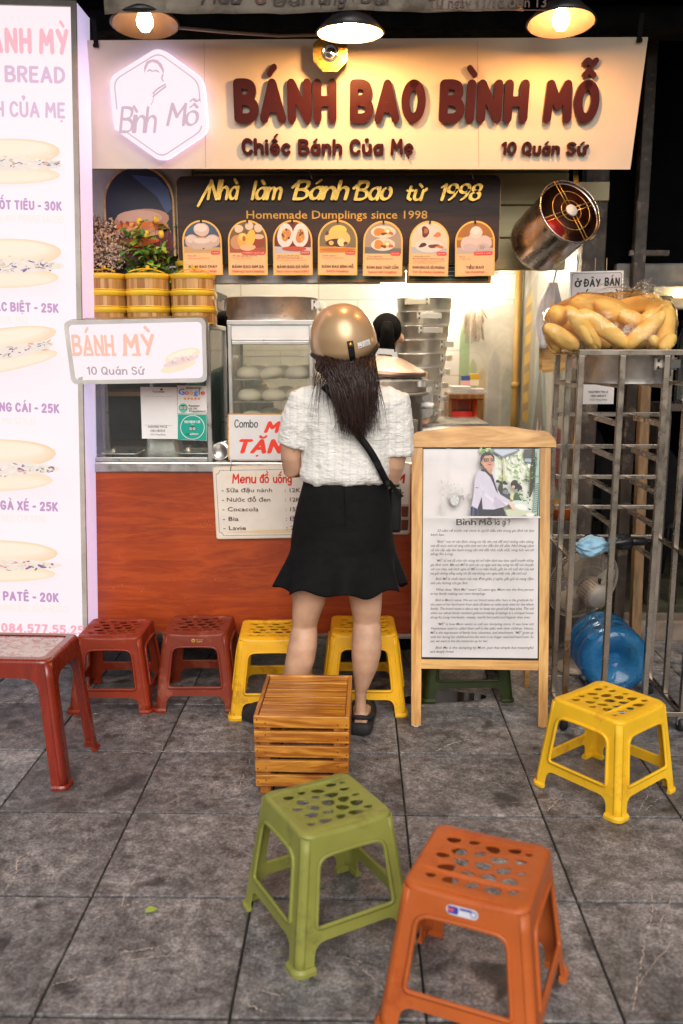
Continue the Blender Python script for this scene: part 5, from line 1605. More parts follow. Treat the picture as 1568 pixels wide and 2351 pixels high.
for nm, z, fr, bk in rows:
    for i, (x, _) in enumerate(fr):
        bun(W(x, 880, 3.83).x, 3.83 + .01 * (i % 2), z, f'{pos[i]} front white bun on the {nm} wire shelf of the cabinet', 1.0 + .06 * (i == 2), i * 1.1, R(-14) if (nm == 'top' and i == 1) else 0)
    for i, (x, _) in enumerate(bk):
        bun(W(x, 880, 3.97).x, 3.98, z, f'{pos[i]} rear white bun on the {nm} wire shelf of the cabinet', 1.08, i * 2.0 + .5)

# ---- aluminium steamer tiers
def steamer_tier_mesh(r_, h, n=44):
    b = MB(); b.lathe([(r_ * .97, 0), (r_ * .97, h * .22), (r_ * 1.0, h * .25), (r_ * 1.0, h * .96), (r_ * 1.025, h * .965), (r_ * 1.025, h), (r_ * .985, h), (r_ * .96, h * .3), (0, h * .28)], n)
    return b
def handle_mb(r_, h, ang):
    b = MB()
    m = Matrix.Rotation(ang, 4, 'Z')
    b.X = m
    z = h * .68
    w_ = .05
    pts = [(-w_, -r_ + .002, z), (-w_, -r_ - .03, z), (w_, -r_ - .03, z), (w_, -r_ + .002, z)]
    for a, c in zip(pts, pts[1:]): b.bar(a, c, .006, .03, up=(0, 0, 1))
    for s in (-1, 1): b.box((s * (w_ + .004), -r_ - .003, z), (.03, .008, h * .42))
    return b
def tier(name, lab, cat, x, y, z, r_, h, ang, mat='aluminium', group=None, handles=2):
    t = thing(name, lab, cat, (x, y, z), (0, 0, 0), group)
    steamer_tier_mesh(r_, h).build('pan', mat, t)
    for k in range(handles): handle_mb(r_, h, ang + k * PI).build('handle', mat, t, bevel=.001)
    for k in range(handles):
        b = MB(); b.X = Matrix.Rotation(ang + k * PI, 4, 'Z')
        for s in (-1, 1):
            for dz in (-.012, .012): b.ell((s * .054, -r_ - .008, h * .68 + dz), (.006, .004, .006), 8, 6)
        b.build('rivets', 'rust', t)
    return t
c = W(624, 733, 3.94)
tier('steamer_tray', 'wide worn steamer pan on top of the steaming cabinet', 'steamer', c.x, 3.95, .9755 + .593, .198, .098, R(78), 'aluminium_worn')
# can lying on the counter
t = thing('tin_can', 'open silver tin can lying on the counter by the combo sign', 'can', (W(506, 1037, 3.79).x, 3.79, .976 + .0385), (R(90), 0, R(-8)))
b = MB(); b.lathe([(.03, .0), (.037, .004), (.038, .012), (.036, .016), (.0375, .022), (.0375, -.1), (.0, -.1)], 26); b.build('body', 'aluminium', t)
b = MB(); b.lathe([(.036, .001), (.028, -.012), (.001, -.013)], 26); b.build('end', 'steel', t)

# ---- signs on and under the counter
def combo_sign():
    t = board('combo_sign', 'white combo offer sign with big red italic letters on the counter', 'sign', 610, 1055, 3.735, 0, .3)
    p = Print(t); q = p.q
    a, c = q(524, 1056), q(800, 951)
    b = MB(); b.poly(rrect(a[0], a[1], c[0], c[1], .009), (), 0, .008); b.build('panel', 'pine_x', t)
    p.shape(rrect(a[0] + .006, a[1] + .002, c[0] - .006, c[1] - .005, .007), (.74, .72, .72))
    p.hand('Combo', 538, 982, 593, 963, rgb(52, 62, 60), pen=1.5, slant=.05, gap=.5)
    RD = rgb(238, 60, 36)
    p.hand('MUA', 606, 994, 706, 967, RD, pen=2.5, slant=.22, gap=.5); p.hand('TẶNG', 541, 1041, 690, 1008, RD, pen=2.5, slant=.22, gap=.5)
    p.build('lettering', 'print', t)
combo_sign()
def drinks_menu():
    t = board('drinks_menu', 'cream drinks price board hung on the orange cart front', 'sign', 600, 1236, CY - .012, 0, 1.0)
    p = Print(t); q = p.q
    out = roundpoly([q(497, 1238), q(722, 1234), q(722, 1066), q(488, 1072)], .012)
    b = MB(); b.poly(out, (), 0, .007); b.build('panel', 'board_cream', t, bevel=.001)
    K = rgb(80, 48, 36)
    c = Vector((sum(a[0] for a in out) / len(out), sum(a[1] for a in out) / len(out)))
    ins = lambda d: [tuple(Vector(a) - Vector((math.copysign(d, a[0] - c.x), math.copysign(d, a[1] - c.y)))) for a in out]
    p.shape(ins(.0035), (.76, .68, .58))
    fr = [q(504, 1230), q(715, 1227), q(715, 1076), q(495, 1080)]
    def notch(pts, d):
        o = []
        for i, a in enumerate(pts):
            a = Vector(a); pr = (Vector(pts[i - 1]) - a).normalized(); nx = (Vector(pts[(i + 1) % 4]) - a).normalized()
            for k in range(5):
                th = k / 4 * PI / 2
                o.append(tuple(a + pr * d * math.cos(th) + nx * d * math.sin(th)))
        return o
    p.shape(notch(fr, .016), K)
    cc = Vector((sum(a[0] for a in fr) / 4, sum(a[1] for a in fr) / 4))
    fr2 = [tuple(Vector(a) - Vector((math.copysign(.0016, a[0] - cc.x), math.copysign(.0016, a[1] - cc.y)))) for a in fr]
    p.shape(notch(fr2, .016), (.77, .7, .62))
    r = random.Random(2)
    p.pshape([(515, 1092), (560, 1088), (640, 1086), (700, 1088), (700, 1096), (600, 1100), (520, 1100)], (.78, .67, .52)); p.pshape([(515, 1222), (600, 1216), (700, 1214), (700, 1222), (600, 1225)], (.74, .58, .36))
    RD = rgb(216, 40, 34)
    p.hand('Menu', 533, 1110, 589, 1087, RD, pen=1.9, gap=.5, slant=.06); p.hand('đồ', 596, 1109, 618, 1087, RD, pen=1.9, gap=.5); p.hand('uống', 627, 1109, 670, 1088, RD, pen=1.9, gap=.5)
    for s, pr, y, x1 in (('- Sữa đậu nành', ': 12K', 1129.5, 625), ('- Nước đỗ đen', ': 12K', 1151, 621), ('- Cocacola', ': 15K', 1173, 594), ('- Bia', ': 15K', 1195, 548), ('- Lavie', ': 7K', 1216, 565)):
        p.text(s, 509 + (y - 1129) * .05, y, x1, y - 9.5, K, bold=.006)
        p.text(pr, 654 + (y - 1129) * .04, y, 690, y - 9.5, K, bold=.006)
    p.pshape([(668, 1183), (690, 1182), (690, 1196), (668, 1197)], (.55, .45, .5))
    p.text('15', 666, 1195, 680, 1185.5, K, bold=.02)
    p.build('lettering', 'print', t)
    a = q(529, 1074)
    b = MB(); b.tube([(a[0], a[1] - .012, .004), (a[0] + .004, a[1] + .012, .006), (a[0] + .001, a[1] + .04, .006), (a[0] - .003, a[1] + .044, -.004)], .0017, 6); b.build('hook', 'steel', t)
M('board_cream', (0.72, 0.55, 0.4), 0.5, var=.05)
drinks_menu()
def tea_poster():
    t = board('dessert_poster', 'cream poster of brown dessert cups partly hidden by the customer', 'poster', 880, 1225, CY - .012, 0, .2)
    p = Print(t); q = p.q
    a, c = q(790, 1226), q(943, 1063)
    b = MB(); b.poly(rrect(a[0], a[1], c[0], c[1], .012), (), 0, .006); b.build('panel', 'board_cream', t)
    p.shape(rrect(a[0] + .004, a[1] + .004, c[0] - .004, c[1] - .004, .009), (.72, .58, .36)); p.shape(rrect(a[0] + .007, a[1] + .007, c[0] - .007, c[1] - .007, .008), (.78, .73, .66))
    p.hand('M', 907, 1110, 931, 1088, rgb(190, 24, 40), pen=2.2, slant=.12); p.hand('KE', 872, 1110, 904, 1088, rgb(190, 24, 40), pen=2.2, slant=.12, gap=.5)
    p.hand('90k', 893, 1140, 927, 1124, rgb(24, 24, 54), pen=1.6, gap=.6)
    p.pshape([(800, 1217), (938, 1217), (938, 1160), (800, 1160)], (.6, .6, .62))
    for (x, y) in ((850, 1217), (888, 1217), (918, 1217), (942, 1217), (868, 1186), (906, 1186), (934, 1186)):
        x1 = min(x + 14, 938)
        p.pshape([(x - 12, y), (x1 - 2, y), (x1, y - 26), (x - 14, y - 26)], rgb(112, 52, 34)); p.pshape([(x - 14, y - 24), (x1, y - 24), (x1, y - 29), (x - 14, y - 29)], rgb(196, 180, 172))
    p.build('picture', 'print', t)
tea_poster()

# ---- bamboo steamers with yellow rims
BT = None
def basket(x, y, z, lab, top, s=1.0, rot=0.0):
    t = thing('bamboo_steamer', lab, 'steamer', (x, y, z), (0, 0, rot), 'yellow rimmed bamboo steamers stacked on the glass case')
    r_, h = .091 * s, .0675
    b = MB(); b.lathe([(r_, .004), (r_, h - .012)], 48); b.lathe([(r_ - .004, h), (r_ - .006, .01), (0, .01)], 48); b.build('bamboo_wall', 'bamboo', t)
    b = MB(); b.lathe([(r_ - .004, h + .001), (r_ + .003, h), (r_ + .0045, h - .004), (r_ + .004, h - .014), (r_ + .0025, h - .0155), (r_ + .003, h - .02), (r_, h - .0215)], 48); b.build('top_rim', 'basket_yellow', t)
    b = MB(); b.lathe([(r_ - .003, .0), (r_ + .0015, .0), (r_ + .0015, .004), (r_, .0045)], 48); b.build('base_rim', 'basket_yellow', t)
    if top:
        b = MB(); b.lathe([(r_ - .002, h + .001), (r_ - .02, h + .004), (0, h + .005)], 40); b.build('lid', 'frame_wood', t)
        b = MB()
        for a in (.15, .15 + PI):
            pts = [(math.cos(a) * r_ * k, math.sin(a) * r_ * k, h + .004 + .02 * (1 - k * k)) for k in (0, .25, .5, .75, .95)]
            b.tube(pts, .0028, 6)
        b.tube([(0, 0, h + .022), (math.cos(1.9) * r_ * .5, math.sin(1.9) * r_ * .5, h + .018), (math.cos(1.9) * r_ * .95, math.sin(1.9) * r_ * .95, h + .004)], .0028, 6)
        b.box((0, 0, h + .029), (.014, .008, .016)); b.build('strap_handle', 'basket_yellow', t)
    return t
order = ('lowest', 'middle', 'topmost')
for k, (px, who) in enumerate(((241, 'stack below the dried flowers'), (341, 'stack below the rose plant'), (443, 'stack nearest the steaming cabinet'))):
    c = W(px, 690, 3.82)
    for j in range(3):
        basket(c.x + rng.uniform(-.002, .002), 3.83, 1.5535 + j * .069, f'{order[j]} bamboo steamer of the front {who}', j == 2, 1.0, rng.uniform(0, 6))
c = W(452, 690, 4.03)
for j in range(4):
    basket(c.x, 4.03, 1.5535 + j * .069, f'{("lowest", "second", "third", "topmost")[j]} bamboo steamer of the half hidden rear stack', j == 3, .95, rng.uniform(0, 6))

# ---- plants on the case
def dried_flowers():
    c = W(238, 640, 4.0)
    z0 = 1.5535
    t = thing('dried_flowers', 'bunch of pale brown dried flowers behind the bamboo steamers', 'dried flowers', (c.x, 3.985, z0))
    b = MB(); b.lathe([(0, .0), (.034, 0), (.04, .1), (.036, .1), (.03, .01), (0, .01)], 20); b.build('tin_vase', 'aluminium_worn', t)
    r = random.Random(5)
    st, fl, fp = MB(), MB(), MB()
    for k in range(150):
        a = r.uniform(0, 2 * PI); sp = math.sqrt(r.random())
        hx, hy = math.cos(a) * sp * .115, math.sin(a) * sp * .05
        top = Vector((hx, hy, .37 + .085 * (1 - sp ** 2) + r.uniform(-.09, .03)))
        mid = Vector((hx * .35, hy * .35, .17))
        st.tube([(hx * .1, hy * .1, .02), mid, top], [.0012, .001, .0006], 4)
        for j in range(15):
            u = r.random()
            p = mid.lerp(top, .5 + .5 * u) + Vector((r.gauss(0, .013), r.gauss(0, .009), r.gauss(0, .012)))
            s = r.uniform(.003, .0058)
            d = Vector((r.gauss(0, 1), r.gauss(0, 1), r.gauss(.6, 1))).normalized()
            (fl if r.random() < .4 else fp).tube([p, p + d * s * 2.4], [s, s * .35], 4, False, smooth=False)
    for k in range(14):
        a = r.uniform(0, PI); 
        d = Vector((math.cos(a) * .16, r.uniform(-.03, .03), .28 + math.sin(a) * .13)); st.tube([(d.x * .3, 0, .2), d], .0006, 4)
        for j in range(7):
            p = d + Vector((r.gauss(0, .008), r.gauss(0, .008), r.gauss(0, .008))); st.tube([p, p + Vector((.003, 0, .004))], [.0022, .0008], 4)
    st.build('stems', 'dry_stem', t); fl.build('flower_heads', 'dry_flower', t); fp.build('pale_flower_heads', 'dry_pale', t)
dried_flowers()
def leaf_shape(b, p, d, up, l, w_):
    d = d.normalized(); x = d.cross(up)
    if x.length < 1e-3: x = Vector((1, 0, 0))
    x.normalize(); n = x.cross(d)
    cs = [0, .55, .95, 1, .75, .4, 0]
    vs, fs = [], []
    for i, c_ in enumerate(cs):
        u = i / 6
        m = p + d * (l * u) - n * (l * .18 * u * u)
        vs += [m + x * (w_ * c_ * .5) + n * (w_ * .15 * c_), m, m - x * (w_ * c_ * .5) + n * (w_ * .15 * c_)]
    for i in range(6):
        o = i * 3
        fs += [(o, o + 1, o + 4, o + 3), (o + 1, o + 2, o + 5, o + 4)]
    b.add(vs, fs, None, True)
def rose_plant():
    c = W(350, 640, 4.0)
    t = thing('rose_plant', 'leafy rose plant with small yellow buds behind the bamboo steamers', 'rose plant', (c.x, 3.985, 1.5535))
    b = MB(); b.lathe([(0, 0), (.04, 0), (.055, .09), (.058, .1), (.05, .1), (.0, .085)], 22); b.build('flower_pot', 'terracotta', t)
    r = random.Random(9)
    st, l1, l2, ro = MB(), MB(), MB(), MB()
    for k in range(26):
        a = r.uniform(0, 2 * PI); sp = .25 + .75 * math.sqrt(r.random())
        tip = Vector((math.cos(a) * sp * .145, math.sin(a) * sp * .06, r.uniform(.30, .48) - .05 * sp))
        pts = [Vector((tip.x * .1, tip.y * .1, .08)), Vector((tip.x * .5, tip.y * .5, .2)), tip]
        st.tube([pts[0], pts[0].lerp(pts[1], .5) + Vector((0, 0, .01)), pts[1], pts[1].lerp(pts[2], .5) + Vector((0, 0, .008)), tip], [.0025, .0022, .002, .0015, .001], 5)
        for j in range(11):
            u = r.uniform(.15, 1)
            p = pts[0].lerp(pts[1], u * 2) if u < .5 else pts[1].lerp(pts[2], u * 2 - 1)
            d = Vector((r.gauss(0, 1), r.gauss(0, .8) - .3, r.gauss(.1, .6)))
            sd = d.normalized() * .025
            st.tube([p, p + sd], .0007, 4)
            for q_ in range(3 if r.random() < .6 else 1):
                dd = d + Vector((r.gauss(0, .8), r.gauss(0, .8), r.gauss(0, .5)))
                leaf_shape(l1 if r.random() < .68 else l2, p + sd, dd, Vector((0, -.5, 1)), r.uniform(.03, .05), r.uniform(.018, .03))
        if k in (1, 3, 6, 8, 11, 14, 17, 20, 23):
            for j in range(6):
                an = j * 2 * PI / 6
                base = tip
                ro.ell(base + Vector((math.cos(an) * .005, math.sin(an) * .005, .012)), (.007, .005, .016), 8, 6, (0, 0, an))
            ro.ell(tip + Vector((0, 0, .012)), (.007, .007, .014), 10, 8); ro.build('rose_bud', 'rose', t); ro = MB()
            l2.ell(tip, (.006, .006, .006), 8, 6)
    st.build('stems', 'stem', t); l1.build('leaves', 'leaf', t); l2.build('young_leaves', 'leaf_bright', t)
rose_plant()

# ---- big steaming pot behind the counter
PX = W(884, 870, 4.28)
PTZ = W(884, 872, 4.28).z
def pot():
    t = thing('steaming_pot', 'big dented stock pot with a wide steamer pan on top', 'pot', (PX.x, 4.32, 0))
    b = MB(); b.lathe([(0, PTZ - .48), (.17, PTZ - .48), (.185, PTZ - .46), (.185, PTZ - .075), (.215, PTZ - .07), (.215, PTZ - .058), (.18, PTZ - .055)], 44); b.build('stock_pot', 'pot_grey', t)
    b = MB(); b.lathe([(.19, PTZ - .056), (.203, PTZ - .05), (.203, PTZ - .004), (.21, PTZ), (.2, PTZ + .001), (.196, PTZ - .03), (0, PTZ - .03)], 44); b.build('steamer_pan', 'aluminium_worn', t)
    for a in (R(62), R(242)):
        b = handle_mb(.203, .06, a); b.v = [v + Vector((0, 0, PTZ - .056)) for v in b.v]; b.build('handle', 'aluminium', t)
    b = MB(); b.tube([(.18, -.06, PTZ - .12), (.23, -.09, PTZ - .12)], [.018, .012], 12); b.build('side_knob', 'white_pvc', t)
    b = MB(); b.span((-.24, -.2, 0), (.24, .22, PTZ - .482)); b.build('gas_stove', 'dark_metal', t, bevel=.006)
pot()
t = thing('pot_lid', 'dented conical steel lid propped open on the buns', 'lid', (PX.x - .01, 4.32, PTZ + .03), (R(3), R(4), 0))
b = MB(); b.lathe([(.205, 0), (.21, .004), (.208, .022), (.2, .026), (.09, .075), (.06, .082), (0, .084)], 48); b.build('dome', 'lid_copper', t, solid=.002)
b = MB()
pts = [(-.05, -.02, .078), (-.045, -.02, .105), (.045, -.02, .105), (.055, -.02, .075)]
for a, c in zip(pts, pts[1:]): b.bar(a, c, .026, .004, up=(0, 1, 0))
b.build('handle', 'aluminium', t)
for i in range(9):
    a = -PI * (i + .5) / 9
    bun(PX.x + math.cos(a) * .145, 4.32 + math.sin(a) * .145, PTZ - .028, f'bun {("far left", "second", "third", "fourth", "middle front", "fourth last", "third last", "second last", "far right")[8 - i]} along the rim of the steaming pot', .85, i, 0, 'buns in the open steaming pot')
t = thing('acrylic_screen', 'milky acrylic splash screen in front of the steaming pot', 'screen', (W(942, 975, 4.0).x, 4.0, .9755))
b = MB(); b.span((-.033, 0, 0), (.033, .004, .16)); b.build('sheet', 'clear_acrylic', t, bevel=.001)
b = MB(); b.span((-.035, -.012, 0), (.035, -.001, .012)); b.span((-.035, .005, 0), (.035, .016, .012)); b.build('foot', 'clear_acrylic', t)

# ---- tall stack of aluminium steamers
SC_ = W(976, 690, 5.0)
zt = W(976, 684, 5.0).z
th = .0755
names = ('topmost', 'second', 'third', 'fourth', 'fifth', 'sixth', 'seventh', 'eighth', 'lowest')
rr = random.Random(3)
for i in range(9):
    x = SC_.x - i * .006 + rr.uniform(-.003, .003)
    tier('steamer_tray', f'{names[i]} shiny steamer pan of the tall stack at the back', 'steamer', x, 5.05, zt - (i + 1) * th, .152 - .002 * i * .8, th - .001, R((-18, 8, 14, 60, 66, 70, 62, 72, 70)[i]), 'aluminium', 'shiny steamer pans in the tall stack')
t = thing('steel_table', 'plain steel table under the tall steamer stack', 'table', (SC_.x + .05, 5.1, 0))
zb = zt - 9 * th - .001
b = MB(); b.span((-.3, -.25, zb - .03), (.3, .25, zb)); b.build('table_top', 'steel_dull', t)
for x in (-.28, .28):
    for y in (-.23, .23):
        b = MB(); b.span((x - .015, y - .015, 0), (x + .015, y + .015, zb - .0305)); b.build('leg', 'steel_dull', t)

# ---- altar cabinet with red lanterns
A0, A1 = W(1031, 905, 5.45), W(1112, 905, 5.45)
t = thing('altar_cabinet', 'open wooden shrine cabinet glowing red against the tiled wall', 'cabinet', ((A0.x + A1.x) / 2, 5.45, 0))
w_ = A1.x - A0.x
b = MB(); zt_ = A0.z
b.span((-w_ / 2, .0, zt_ - .03), (w_ / 2, .3, zt_)); b.span((-w_ / 2, .01, .0), (-w_ / 2 + .02, .29, zt_ - .031)); b.span((w_ / 2 - .04, .01, 0), (w_ / 2, .29, zt_ - .031)); b.span((-w_ / 2 + .021, .26, 0), (w_ / 2 - .041, .29, zt_ - .031)); b.span((-w_ / 2 + .021, .01, zt_ - .33), (w_ / 2 - .041, .26, zt_ - .3)); b.span((-w_ / 2 + .021, .01, 0), (w_ / 2 - .041, .03, zt_ - .331))
b.build('carcass', 'altar_wood', t, bevel=.003)
b = MB(); b.span((-w_ / 2 + .022, .22, zt_ - .29), (w_ / 2 - .042, .255, zt_ - .12)); b.build('red_cloth', 'cap_red', t)
b = MB(); b.ell((-.02, .15, zt_ - .2), (.04, .03, .05)); b.box((-.02, .14, zt_ - .275), (.16, .1, .05)); b.build('shrine_figure_base', 'lantern_red', t)
for dx in (-.075, .0, .03):
    b = MB(); b.ell((dx - .01, .06, zt_ - .165), (.013, .013, .015), 10, 8); b.build('lamp', 'lantern_lamp', t)
for (x, y, w2, h2, n_, lab, m_) in ((1060, 895, .14, .045, 0, 'loose stack of white papers on the shrine cabinet', 'paper'), (1092, 893, .13, .03, 0, 'pale folded cloth on the shrine cabinet', 'white_bag')):
    c = W(x, y, 5.5)
    b = MB()
    for k in range(4): b.box((rr.uniform(-.01, .01), 0, h2 * (k + .5) / 4), (w2 - k * .008, .16, h2 / 4 - .001), (0, 0, rr.uniform(-.1, .1)))
    o = tag(b.build('paper_stack' if m_ == 'paper' else 'folded_cloth', m_, bevel=.002), lab, 'paper' if m_ == 'paper' else 'cloth'); o.location = (c.x, 5.55, zt_ + .001)
for (x, y0, y1, lab, cols) in ((1068, 862, 893, 'small blue and pink box standing on the papers', (rgb(50, 80, 140), rgb(226, 170, 170))), (1088, 858, 893, 'small yellow and white box standing on the shrine cabinet', (rgb(230, 180, 50), rgb(240, 226, 200)))):
    c = W(x, y1, 5.6); c2 = W(x, y0, 5.6)
    b = MB(); h2 = c2.z - zt_ - .047
    b.box((0, 0, h2 * .25), (.055, .04, h2 * .5), None, cols[1]); b.box((0, 0, h2 * .752), (.055, .04, h2 * .5), None, cols[0])
    o = tag(b.build('small_box', 'print', bevel=.002), lab, 'box', 'small boxes on the shrine cabinet'); o.location = (c.x, 5.6, zt_ + .047)
# bundle of dried husks on the wall
def husks():
    c = W(1090, 660, 5.72)
    t = thing('husk_bundle', 'bundle of dried corn husks hung on the white tiled wall', 'husk bundle', c)
    r = random.Random(4); b = MB()
    for k in range(46):
        x = r.uniform(-.07, .07); l = r.uniform(.18, .36)
        b.tube([(r.uniform(-.01, .01), 0, -.02), (x * .6, -.02, -.12), (x + r.gauss(0, .012), -.02 + r.gauss(0, .01), -l)], [.003, .007, .003], 5)
    b.build('husks', 'dry_pale', t)
    b = MB(); b.tube([(0, 0, .12), (0, -.01, -.02)], .002, 5); b.box((0, .01, .12), (.02, .02, .02)); b.build('string', 'wire_pale', t)
husks()
t = thing('water_drum', 'white plastic drum with a blue letter behind the pot', 'drum', (W(1012, 960, 4.75).x, 4.75, 0))
b = MB(); b.lathe([(0, 0), (.12, 0), (.125, .02), (.125, 1.0), (.115, 1.03), (0, 1.04)], 32); b.build('body', 'white_pvc', t)
# ------------------------------------------------------------------ moulded plastic stools and table
HOLES = [(x, y + .05 * math.sin(x * 7 + y * 5), r, r * .86) for y, row in ((.72, ((-.72, .11), (-.3, .085), (.12, .12), (.56, .1), (.86, .06))), (.36, ((-.5, .125), (-.08, .09), (.33, .13), (.75, .09))), (0, ((-.78, .1), (-.36, .12), (.08, .135), (.5, .12), (.86, .07))), (-.36, ((-.58, .13), (-.14, .1), (.28, .125), (.69, .125))), (-.72, ((-.8, .08), (-.4, .12), (.04, .1), (.45, .13), (.83, .08)))) for x, r in row]
def moulded(name, lab, cat, mat, x, y, rot, h, A, B, lw, group=None, stretch=True, holes=True, sag=.008, apron=.18, ay=None, by=None, sticker=None, r=.02):
    ay, by = ay or A, by or B
    t = thing(name, lab, cat, (x, y, 0), (0, 0, rot), group)
    rt = .012
    hp = h - rt
    H = lambda z, X: (B + (A - B) * z / hp) if X else (by + (ay - by) * z / hp)
    def bend(v):
        w_ = max(0, min(1, (v.z - .78 * h) / (.22 * h)))
        k = min(1, abs(v.x) / A)
        return Vector((v.x, v.y, v.z - sag * w_ * (1 - k * k)))
    # seat: rounded shoulder and pierced top
    b = MB()
    def ring(i, z, rr_): return [Vector((p[0], p[1], z)) for p in rrect(-A + i, -ay + i, A - i, ay - i, rr_, 6)]
    def dense(rg):
        out = []
        for i in range(len(rg)):
            p, q_ = rg[i], rg[(i + 1) % len(rg)]
            n = max(1, int((q_ - p).length / .018))
            out += [p.lerp(q_, k / n) for k in range(n)]
        return out
    rings = [dense(ring(rt * (1 - math.cos(PI / 2 * k / 5)), hp + rt * math.sin(PI / 2 * k / 5), r + .012 - rt * .3 * (1 - math.cos(PI / 2 * k / 5)))) for k in range(6)]
    n0 = len(rings[0])
    rings = [rg if len(rg) == n0 else [rg[int(i * len(rg) / n0)] for i in range(n0)] for rg in rings]
    b.loft(rings, True, (False, False))
    top = [(p.x, p.y) for p in rings[-1]]
    if holes:
        hs_ = [ellipse(hx * (A - .026), hy * (ay - .026), rx * A * 1.1, ry * A * 1.1, 18, .5 * math.sin(k * 2.3), .12, k) for k, (hx, hy, rx, ry) in enumerate(HOLES)]
        b.poly(top, hs_, h, .0045)
    else:
        e = .022
        ins = rrect(-A + rt + e, -ay + rt + e, A - rt - e, ay - rt - e, .018, 6)
        b.poly(top, [ins], h, .004)
        b.poly(ins, (), h - .005, 0)
        b.loft([[Vector((p[0], p[1], h)) for p in ins], [Vector((p[0], p[1], h - .006)) for p in ins]], True, (False, False))
    b.v = [bend(v) for v in b.v]
    b.build('seat' if holes else 'table_top', mat, t)
    # four moulded sides
    zs0, zs1 = .205 * h, .31 * h
    zw1 = h * (1 - apron)
    for s in range(4):
        X = s % 2 == 0
        b = MB()
        hw = lambda z: H(z, X)
        def outl(z): return hw(z) - r
        notch_top = zs0 if stretch else zw1
        inn = lambda z: hw(z) - lw
        pts = [(-outl(0), 0), (-inn(0), 0), (-inn(notch_top), notch_top), (inn(notch_top), notch_top), (inn(0), 0), (outl(0), 0), (outl(hp), hp)]
        rad = [0, .004, .03 if stretch else .05, .03 if stretch else .05, .004, 0, 0]
        o = roundpoly(pts, rad, 6)
        N_ = 12
        o += [(outl(hp) * (1 - 2 * k / N_), hp) for k in range(1, N_ + 1)]
        hl = []
        if stretch:
            wi = [(-inn(zs1), zs1), (inn(zs1), zs1), (inn(zw1) + .002, zw1), (0, zw1 + .004), (-inn(zw1) - .002, zw1)]
            hl = [roundpoly(wi, [.014, .014, .03, .3, .03], 6)]
        b.poly(o, hl, 0, 0)
        # raised lip round the openings
        def lip(loop):
            k = len(loop)
            b.tube([(p[0], p[1], -.001) for p in loop], .0022, 5, closed=True)
        if stretch: lip(hl[0])
        # map (u, z) to the leaning side
        base, lean = (by, (ay - by) / hp) if X else (B, (A - B) / hp)
        nv = []
        for v in b.v:
            u, z, off = v.x, v.y, v.z
            d = base + lean * z + off * -0.0
            p = Vector((u, -d + off, z))
            p = Matrix.Rotation(s * PI / 2, 3, 'Z') @ p
            nv.append(bend(p))
        b.v = nv
        b.build('side_panel', mat, t, solid=.0038)
    for sx, sy in ((-1, -1), (1, -1), (1, 1), (-1, 1)):
        b = MB()
        rings = []
        for k in range(9):
            z = hp * k / 8
            cx, cy = H(z, True) - r, H(z, False) - r
            rings.append([Vector((sx * (cx + r * math.cos(a)), sy * (cy + r * math.sin(a)), z)) for a in [PI / 2 * j / 6 for j in range(7)]])
        b.loft(rings, False, (False, False))
        if sx * sy < 0: b.f = [tuple(reversed(f)) for f in b.f]
        b.v = [bend(v) for v in b.v]
        # foot: slightly flared shoe
        q = lambda e, z: [Vector((sx * p[0], sy * p[1], z)) for p in
            [(B - lw - .001, by + e)] + [(B - r + (r + e) * math.sin(PI / 2 * j / 5), by - r + (r + e) * math.cos(PI / 2 * j / 5)) for j in range(6)] + [(B + e, by - lw - .001), (B - .008, by - lw - .001), (B - .008, by - .008), (B - lw - .001, by - .008)]]
        st = len(b.f)
        b.loft([q(.005, 0), q(.005, .008), q(.0005, .014)], True, (True, True), smooth=False)
        if sx * sy < 0: b.f[st:] = b.f[st:]
        b.build('leg', mat, t, solid=.0036)
    if sticker:
        p = MB(); z = h * (1 - apron * .56)
        sw = .034
        y_ = -(by + (ay - by) * z / hp) - .0012
        p.poly(rrect(-sw, -.0105, sw, .0105, .0105), (), 0, 0, rgb(214, 216, 226)); p.poly(rrect(-sw + .003, -.008, -.008, .008, .004), (), .0003, 0, rgb(60, 66, 160)); p.poly(rrect(-.006, .003, sw - .014, .008, .002), (), .0003, 0, rgb(60, 66, 160)); p.poly(ellipse(sw - .01, 0, .007, .007, 16), (), .0003, 0, rgb(60, 66, 160)); p.poly(ellipse(sw - .01, 0, .005, .005, 16), (), .0006, 0, rgb(214, 216, 226)); p.poly(rrect(-sw + .004, -.003, -.018, .003, .001), (), .0006, 0, rgb(220, 90, 90))
        ta = math.atan2((by - ay), hp)
        m = Matrix.Translation((0, y_, z)) @ Matrix.Rotation(R(90) - ta, 4, 'X')
        p.v = [m @ v for v in p.v]
        p.build('sticker', 'print_gloss', t)
    return t
SG = 'plastic stools on the pavement'
moulded('plastic_stool', 'olive green plastic stool in front of the wooden crate', 'stool', 'plastic_olive', -.076, 2.05, R(30), .33, .126, .166, .045, SG)
moulded('plastic_stool', 'terracotta orange plastic stool with a small white and blue sticker', 'stool', 'plastic_orange', .272, 1.77, R(-22), .34, .135, .176, .047, SG, sticker=True)
moulded('plastic_stool', 'bright yellow plastic stool in front of the steel rack and water jug', 'stool', 'plastic_yellow', .835, 2.765, R(40), .312, .135, .168, .046, SG)
s1 = moulded('plastic_stool', 'glossy red plastic stool beside the tall glowing menu box', 'stool', 'plastic_red', -1.0, 3.5, R(1), .315, .13, .168, .046, SG)
s2 = moulded('plastic_stool', 'dull red plastic stool with a tiny gold maker mark on its apron', 'stool', 'plastic_red_dull', -.655, 3.52, R(1), .325, .13, .168, .046, SG)
moulded('plastic_stool', 'yellow plastic stool beside the dull red stool, left of the customer\'s legs', 'stool', 'plastic_yellow_old', -.345, 3.455, R(3), .327, .13, .168, .046, SG)
